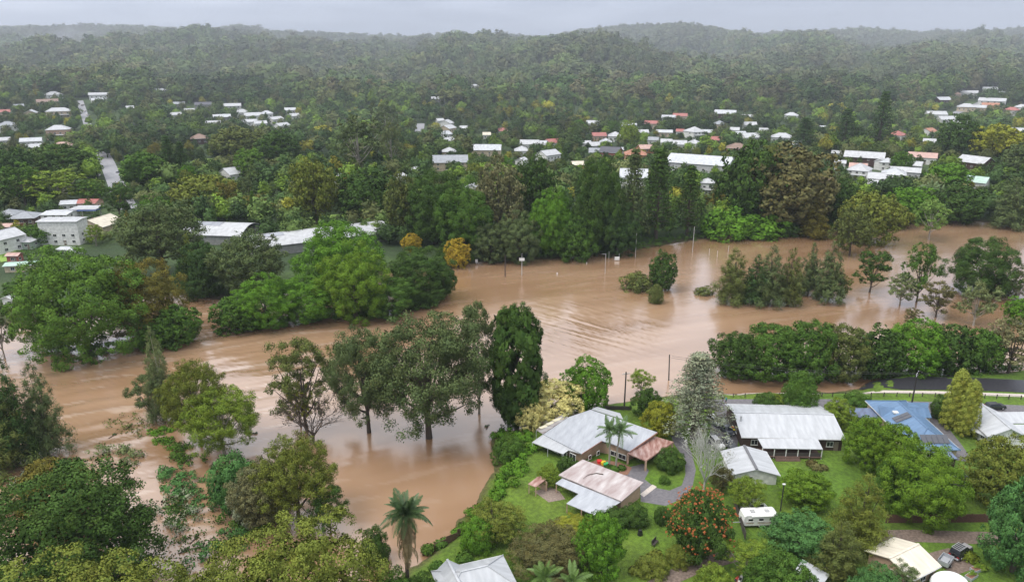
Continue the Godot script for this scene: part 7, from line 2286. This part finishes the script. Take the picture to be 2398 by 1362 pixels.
	part("lamp_cap", shared("lamp_cap", Vector3(0.5, 0.16, 0.3)), std("white_paint", Color(0.7, 0.7, 0.68), 0.6), o, Vector3(0, 5.62, 0))
	o = pole("tall dark power pole behind the long grey-roofed house", 26.24, -153.40, 9.2, 0.19, Color(0.035, 0.03, 0.028))
	crossarm(o, 8.7, 1.8, 0.3)
	o = pole("dark leaning power pole standing in the water beyond the pale conifer", 40.77, -172.61, 7.2, 0.17, Color(0.04, 0.035, 0.03), "power_pole", "pole", Vector2(-0.35, 0))
	o = pole("dark power pole with white crossarms beside the blue-roofed house", 93.95, -154.47, 8.8, 0.2, Color(0.03, 0.028, 0.026))
	crossarm(o, 8.4, 2.4, 0.9)
	crossarm(o, 7.8, 1.8, 0.9)
	var tip := o.position
	wire("upper power line running left from the pole beside the blue-roofed house", tip + Vector3(-0.6, 8.6, 0.3), Vector3(40.77, 0.00, -172.61) + Vector3(0.3, 6.8, 0), 1.2)
	wire("lower power line running left from the pole beside the blue-roofed house", tip + Vector3(0.6, 8.0, -0.4), Vector3(40.77, 0.00, -172.61) + Vector3(0.2, 6.3, 0), 1.4)
	wire("power line running right over the lane from the pole beside the blue-roofed house", tip + Vector3(0.6, 8.6, 0), Vector3(127.07, 2.00, -152.34) + Vector3(0, 8.6, 0), 1.0)
	for t in [[35.11, -94.48, 1.0, Color(0.5, 0.08, 0.06), "red kayak lying beside the lower dirt track"], [35.97, -94.86, 1.05, Color(0.6, 0.6, 0.58), "white kayak lying beside the red kayak"]]:
		o = thing("kayak", t[4], "kayak", Vector3(t[0], 2.1, t[1]), t[2])
		mb = Mb.new()
		mb.tube([Vector3(-1.7, 0.25, 0), Vector3(-1.0, 0.2, 0), Vector3(0, 0.2, 0), Vector3(1.0, 0.2, 0), Vector3(1.7, 0.25, 0)], [0.03, 0.24, 0.32, 0.24, 0.03], 10)
		part("hull", mb.mesh(), std("kayak_" + str(t[3]), t[3], 0.3), o)
		part("cockpit", shared("kayak_cockpit", Vector3(0.7, 0.06, 0.36)), std("black_plastic", Color.BLACK), o, Vector3(0, 0.5, 0))

func river_things() -> void:
	var grey := Color(0.42, 0.42, 0.42)
	var whitep := std("white_paint", Color(0.7, 0.7, 0.68), 0.6)
	# position, height, label
	for p in [
		[-2.57, -262.53, 8.5, "dark timber pole standing in the flood by the far bank", Color(0.06, 0.05, 0.045), 0.2],
		[39.63, -287.71, 3.0, "short grey post standing in the flood left of the white sign box", grey, 0.12],
		[35.09, -290.92, 3.2, "short dark post standing in the flood furthest left of the signs", Color(0.12, 0.12, 0.12), 0.12],
		[50.76, -289.63, 10.0, "tall pale light pole standing in the flood under the pines", grey, 0.14],
		[76.15, -297.55, 11.0, "tallest thin pale pole standing in the flood right of the pines", grey, 0.14],
		[81.98, -292.88, 2.8, "white court post standing in the flood, nearest the tall thin pole", Color(0.6, 0.6, 0.6), 0.1],
		[84.65, -290.27, 2.6, "white court post standing in the flood, middle of three", Color(0.6, 0.6, 0.6), 0.1],
		[91.46, -298.23, 2.6, "white court post standing in the flood, furthest right of three", Color(0.6, 0.6, 0.6), 0.1],
		[66.01, -282.08, 3.0, "pale post standing in the flood beside the dark mid-river tree", Color(0.5, 0.48, 0.4), 0.14],
		[17.22, -265.80, 0.7, "tip of a drowned white sign in open water", Color(0.65, 0.65, 0.65), 0.3],
		[29.83, -280.25, 0.6, "tip of a drowned post in open water near the signs", Color(0.65, 0.65, 0.65), 0.22],
	]:
		pole(p[3], p[0], p[1], p[2], p[5] if p.size() > 5 else 0.12, p[4], "marker_pole" if p[2] < 4.0 else "light_pole")
	var o := pole("pole with a white oval sign board standing in the flood", 3.72, -264.16, 8.6, 0.14, grey, "sign_post", "sign")
	part("sign_board", shared("oval_sign", Vector3(2.0, 1.1, 0.12)), whitep, o, Vector3(0, 6.4, 0.16))
	part("top_light", shared("sign_light", Vector3(0.5, 0.5, 0.4)), std("dark_fitting", Color(0.05, 0.05, 0.05), 0.5), o, Vector3(0, 8.3, 0.1))
	o = thing("sign_board", "white sign box on a half-drowned post by the far bank", "sign", Vector3(42.52, 0.00, -284.56))
	part("panel", shared("white_sign_box", Vector3(1.9, 1.3, 0.5)), whitep, o, Vector3(0, 0.9, 0))
	part("post", shared("post", Vector3(0.12, 1, 0.12)), std("steel_post", Color(0.4, 0.41, 0.43), 0.5), o, Vector3(0.85, 1.2, -0.4), Vector3(1, 3.6, 1))
	o = thing("sign_board", "small white sign box near the golden tree at the far bank", "sign", Vector3(-14.12, 0.00, -279.65))
	part("panel", shared("small_sign_box", Vector3(1.0, 1.2, 0.4)), whitep, o, Vector3(0, 1.3, 0))
	part("post", shared("post", Vector3(0.12, 1, 0.12)), std("steel_post", Color(0.4, 0.41, 0.43), 0.5), o, Vector3(0, 0.1, -0.28), Vector3(1, 2.6, 1))
	o = pole("lamp post with a short arm standing in the flood left of the white sign box", 35.48, -266.35, 8.0, 0.11, grey, "lamp_post", "lamp post")
	part("arm", shared("lamp_arm", Vector3(1.6, 0.1, 0.1)), std("steel_post", Color(0.4, 0.41, 0.43), 0.5), o, Vector3(-0.7, 7.8, 0))
	part("lamp_head", shared("lamp_head", Vector3(0.7, 0.16, 0.3)), std("dark_fitting", Color(0.05, 0.05, 0.05), 0.5), o, Vector3(-1.5, 7.75, 0))

func palms_and_thickets() -> void:
	palm(-16.26, -93.39, 14.1, 4.67, "tall ragged palm with brown hanging fronds at the bottom edge", Color(0.07, 0.125, 0.04), 44, 34, 0.3)
	palm(19.58, -128.28, 8.2, 3.78, "left of twin slender palms in the courtyard of the grey-roofed house", Color(0.12, 0.2, 0.07), 17, 0, -0.3)
	palm(20.82, -127.96, 8.2, 3.94, "right of twin slender palms in the courtyard of the grey-roofed house", Color(0.12, 0.2, 0.07), 18, 0, 0.5)
	palm(5.03, -92.67, 2.7, 3.97, "leafy low palm at the bottom edge, left of two", Color(0.13, 0.22, 0.05), 16, 0)
	palm(9.27, -92.02, 2.6, 3.68, "leafy low palm at the bottom edge, right of two", Color(0.13, 0.22, 0.05), 15, 0)
	palm(208.07, -359.93, 12.8, 6.86, "feathery palm on the far bank behind the willow-like tree", Color(0.13, 0.2, 0.07), 16, 0)
	palm(212.28, -358.88, 11.5, 6.41, "feathery palm on the far bank, right one behind the willow-like tree", Color(0.13, 0.2, 0.07), 16, 0)
	for t in [
		["creeper", "bright green creeper smothering the bay's right bank", "br", [Vector2(-3.2, -143.1), Vector2(1.5, -140.2), Vector2(2.0, -133.5), Vector2(0.5, -126.4)], 5.5, 1.0, 6500],
		["creeper", "bright green creeper and weeds along the lower bay shore", "br", [Vector2(0.5, -126.4), Vector2(-1.6, -121.6), Vector2(-4.7, -116.0), Vector2(-7.2, -111.1), Vector2(-9.2, -106.5)], 4.0, 0.9, 6000],
		["creeper", "leafy weeds over the garden fence by the bay", "md", [Vector2(-8.6, -109.7), Vector2(-11.7, -106.0), Vector2(-15.4, -102.6)], 1.6, 1.1, 2500],
		["creeper", "weeds and low plants in front of the bottom white-roofed house", "md", [Vector2(-13.6, -96.9), Vector2(-11.1, -99.3), Vector2(-7.7, -100.1), Vector2(-5.5, -99.9)], 2.0, 0.6, 2200],
		["reeds", "floating green vines in the flood left of the blue-green mound", "br", [Vector2(-82.0, -146.0), Vector2(-77.7, -145.0), Vector2(-74.0, -139.5), Vector2(-71.4, -136.5)], 4.0, 0.5, 1600],
		["reeds", "half-drowned vine-covered bushes in midstream at lower left", "bg", [Vector2(-72.0, -128.9), Vector2(-67.7, -127.4), Vector2(-63.1, -122.6), Vector2(-59.8, -116.4)], 5.2, 1.4, 3000],
		["reeds", "pale drowned reeds behind the huge dark lower left tree", "pb", [Vector2(-96.3, -122.6), Vector2(-95.3, -126.3), Vector2(-95.1, -130.2)], 8.0, 1.0, 1300],
		["reeds", "pale drowned saplings above the huge dark lower left tree", "pg", [Vector2(-89.9, -135.1), Vector2(-87.2, -136.8), Vector2(-80.5, -134.3)], 5.0, 1.8, 700],
		["reeds", "pale drowned saplings in midstream by the floating vines", "pg", [Vector2(-81.8, -136.8), Vector2(-78.8, -132.6)], 4.0, 1.6, 500],
		["reeds", "scattered drowned shrubs at the bottom left of the bay", "bg", [Vector2(-50.9, -100.5), Vector2(-50.8, -104.8), Vector2(-49.1, -108.0), Vector2(-46.6, -110.7)], 7.0, 1.2, 1800],
		["creeper", "fresh green boughs trailing in the water under the giant left tree", "gr", [Vector2(-133.5, -194.8), Vector2(-125.4, -190.5), Vector2(-115.1, -188.1), Vector2(-105.8, -192.3), Vector2(-99.2, -196.7)], 5.0, 4.5, 9000],
		["creeper", "leafy growth over the water's edge along the riverside island", "md", [Vector2(-90.8, -207.2), Vector2(-78.9, -210.4), Vector2(-59.5, -217.1), Vector2(-41.3, -222.2), Vector2(-27.5, -234.8)], 3.0, 2.5, 8000],
		["reeds", "drowned vines trailing beside the leaning light green tree", "md", [Vector2(-73.8, -140.4), Vector2(-69.3, -134.3), Vector2(-64.6, -132.6)], 4.0, 1.0, 1300],
		["reeds", "pale green drowned shrubs between the huge dark tree and the midstream bushes", "pb", [Vector2(-64.9, -121.2), Vector2(-61.8, -115.7), Vector2(-58.8, -110.7)], 6.0, 1.4, 1200],
		["reeds", "low green shrubs breaking the flood left of the dense olive tree", "md", [Vector2(-51.1, -115.7), Vector2(-47.2, -112.5), Vector2(-43.9, -109.5)], 6.0, 1.6, 2200],
		["reeds", "grey drowned brush at the left edge of the flood", "pg", [Vector2(-97.7, -118.4), Vector2(-93.9, -116.4), Vector2(-91.8, -111.9)], 6.0, 1.5, 900],
		["reeds", "scattered leaves and twigs drifting at lower left", "dk", [Vector2(-59.6, -104.8), Vector2(-54.4, -103.7), Vector2(-55.3, -109.5), Vector2(-53.4, -114.4)], 10.0, 0.25, 700],
		["reeds", "thin drowned stems in midstream above the floating vines", "og", [Vector2(-91.8, -150.9), Vector2(-83.5, -146.0), Vector2(-82.4, -149.9)], 6.0, 0.5, 500],
		["bank_scrub", "dark scrub along the far bank below the tall trees", "md", [Vector2(-21.8, -278.2), Vector2(-11.9, -285.3), Vector2(17.7, -289.2), Vector2(51.4, -302.7), Vector2(87.6, -323.2)], 6.0, 3.0, 9000],
		["bank_scrub", "bright vine scrub along the far bank on the right", "br", [Vector2(87.7, -324.0), Vector2(102.4, -327.8), Vector2(127.9, -333.0), Vector2(155.4, -341.5)], 7.0, 3.5, 6000],
		["bank_scrub", "green scrub along the far bank at the right end", "md", [Vector2(155.8, -342.4), Vector2(196.6, -354.0), Vector2(226.6, -358.4), Vector2(252.4, -349.2)], 6.0, 3.0, 5000],
		["bank_scrub", "dark scrub under the trees round the inlet", "dk", [Vector2(-115.0, -242.6), Vector2(-99.7, -237.8), Vector2(-83.7, -243.2), Vector2(-49.0, -268.8), Vector2(-23.4, -277.0)], 6.0, 3.0, 7000],
		["bank_scrub", "garden scrub below the left shops", "md", [Vector2(-198.6, -280.3), Vector2(-190.6, -286.7), Vector2(-176.4, -277.2), Vector2(-176.0, -265.4), Vector2(-172.4, -246.8)], 8.0, 2.2, 5000],
		["bank_scrub", "weeds on the left bank above the water", "ol", [Vector2(-167.8, -217.4), Vector2(-160.5, -218.8), Vector2(-153.8, -216.7)], 6.0, 1.6, 1800],
		["bank_scrub", "dark undergrowth under the dense riverside row", "dk", [Vector2(55.0, -174.7), Vector2(72.3, -173.1), Vector2(95.0, -174.2), Vector2(112.0, -174.7), Vector2(137.3, -179.0)], 5.0, 2.0, 7000],
		["garden_bed", "brown ground-cover bed in front of the brick house verandah", "bn", [Vector2(58.5, -128.3), Vector2(61.7, -127.6), Vector2(63.4, -126.7)], 2.0, 0.6, 1200],
		["garden_bed", "plants round the work yard beside the planters", "ly", [Vector2(76.1, -100.1), Vector2(75.8, -98.1)], 2.0, 0.8, 700],
		["hedge", "low clipped hedge in the courtyard below the twin palms", "md", [Vector2(19.2, -127.0), Vector2(22.6, -128.3)], 1.6, 0.9, 1200],
		["hedge", "low ditch-side hedge on the lower lawn", "ol", [Vector2(18.5, -96.5), Vector2(23.1, -99.3), Vector2(28.7, -102.3)], 1.6, 0.9, 1800],
	]:
		thicket(t[0], t[1], t[2], t[3], t[4], t[5], t[6], hash(t[1]))
	var mist := Node3D.new()
	mist.name = "mist"
	add_child(mist, true)
	mist.set_meta("kind", "stuff")
	mist.set_meta("label", "wisps of white mist hanging over the wooded hills")
	mist.set_meta("category", "mist")
	var rng := RandomNumberGenerator.new()
	rng.seed = 8
	var fm := FogMaterial.new()
	fm.density = 0.002
	fm.albedo = Color(0.95, 0.96, 1.0)
	for i in 34:
		var f := i / 34.0
		var w := FogVolume.new()
		w.name = "wisp"
		w.shape = RenderingServer.FOG_VOLUME_SHAPE_ELLIPSOID
		w.size = Vector3(rng.randf_range(24, 70), rng.randf_range(14, 36), rng.randf_range(24, 70))
		w.position = Vector3(-735.0 + 85.0 * f + rng.randf_range(-24, 24), 66.0 + 34.0 * f * f + rng.randf_range(-12, 12), -1120 + rng.randf_range(-60, 60))
		w.rotation.z = rng.randf_range(0.0, 0.8)
		w.material = fm
		w.set_meta("kind", "stuff")
		mist.add_child(w, true)
	# the rain haze thickens towards the hills
	for b in [[470.0, 2300.0, 150.0, 0.00022], [760.0, 2300.0, 190.0, 0.00028], [1120.0, 2300.0, 210.0, 0.00016]]:
		var haze := FogVolume.new()
		haze.name = "rain_haze"
		haze.shape = RenderingServer.FOG_VOLUME_SHAPE_BOX
		haze.size = Vector3(4600, b[2] + 20.0, b[1] - b[0])
		haze.position = Vector3(0, b[2] / 2 - 10.0, -(b[0] + b[1]) / 2)
		var vm := FogMaterial.new()
		vm.density = b[3]
		vm.albedo = Color(0.92, 0.95, 1.0)
		haze.material = vm
		haze.set_meta("kind", "stuff")
		mist.add_child(haze, true)
	# driftwood on the flood
	for q in [[-88.71, -144.05, 2.2, "dark log drifting left of midstream, above the reeds"], [-94.47, -168.84, 2.8, "floating branch in open water in front of the giant green tree"], [-58.16, -145.00, 2.0, "branch caught below the leaning light green tree"], [-56.33, -104.84, 1.6, "leafy branch between the two cauliflower-crowned trees at the bottom"], [-55.82, -108.05, 2.4, "log drifting above the bottom-left drowned shrubs"], [-5.73, -147.90, 1.8, "branch floating beside the dark pillar-like cypress"], [-56.06, -118.42, 2.0, "branch drifting left of the blue-green vine mound"], [-87.30, -147.90, 3.0, "long log drifting beside the left-edge she-oaks"]]:
		var o := thing("floating_branch", q[3], "driftwood", Vector3(q[0], 0.05, q[1]), rng.randf() * 3.0, "driftwood floating on the flood")
		var mb := Mb.new()
		mb.tube([Vector3(-q[2] * 0.6, 0, 0), Vector3(0, 0.1, 0.15), Vector3(q[2] * 0.6, 0.02, 0)], [0.1, 0.13, 0.05], 6)
		part("log", mb.mesh(), bark(), o)
		mb = Mb.new()
		var puffs := []
		for i in 5:
			puffs.append([Vector3(rng.randf_range(0, q[2] * 0.5), 0.1, rng.randf_range(-0.4, 0.4)), Vector3(0.25, 0.12, 0.25), Vector3.UP])
		leaves(mb, puffs, 120, 0.2, 0.12, rng)
		part("leaves", mb.mesh(), leaf_mat("dk"), o)
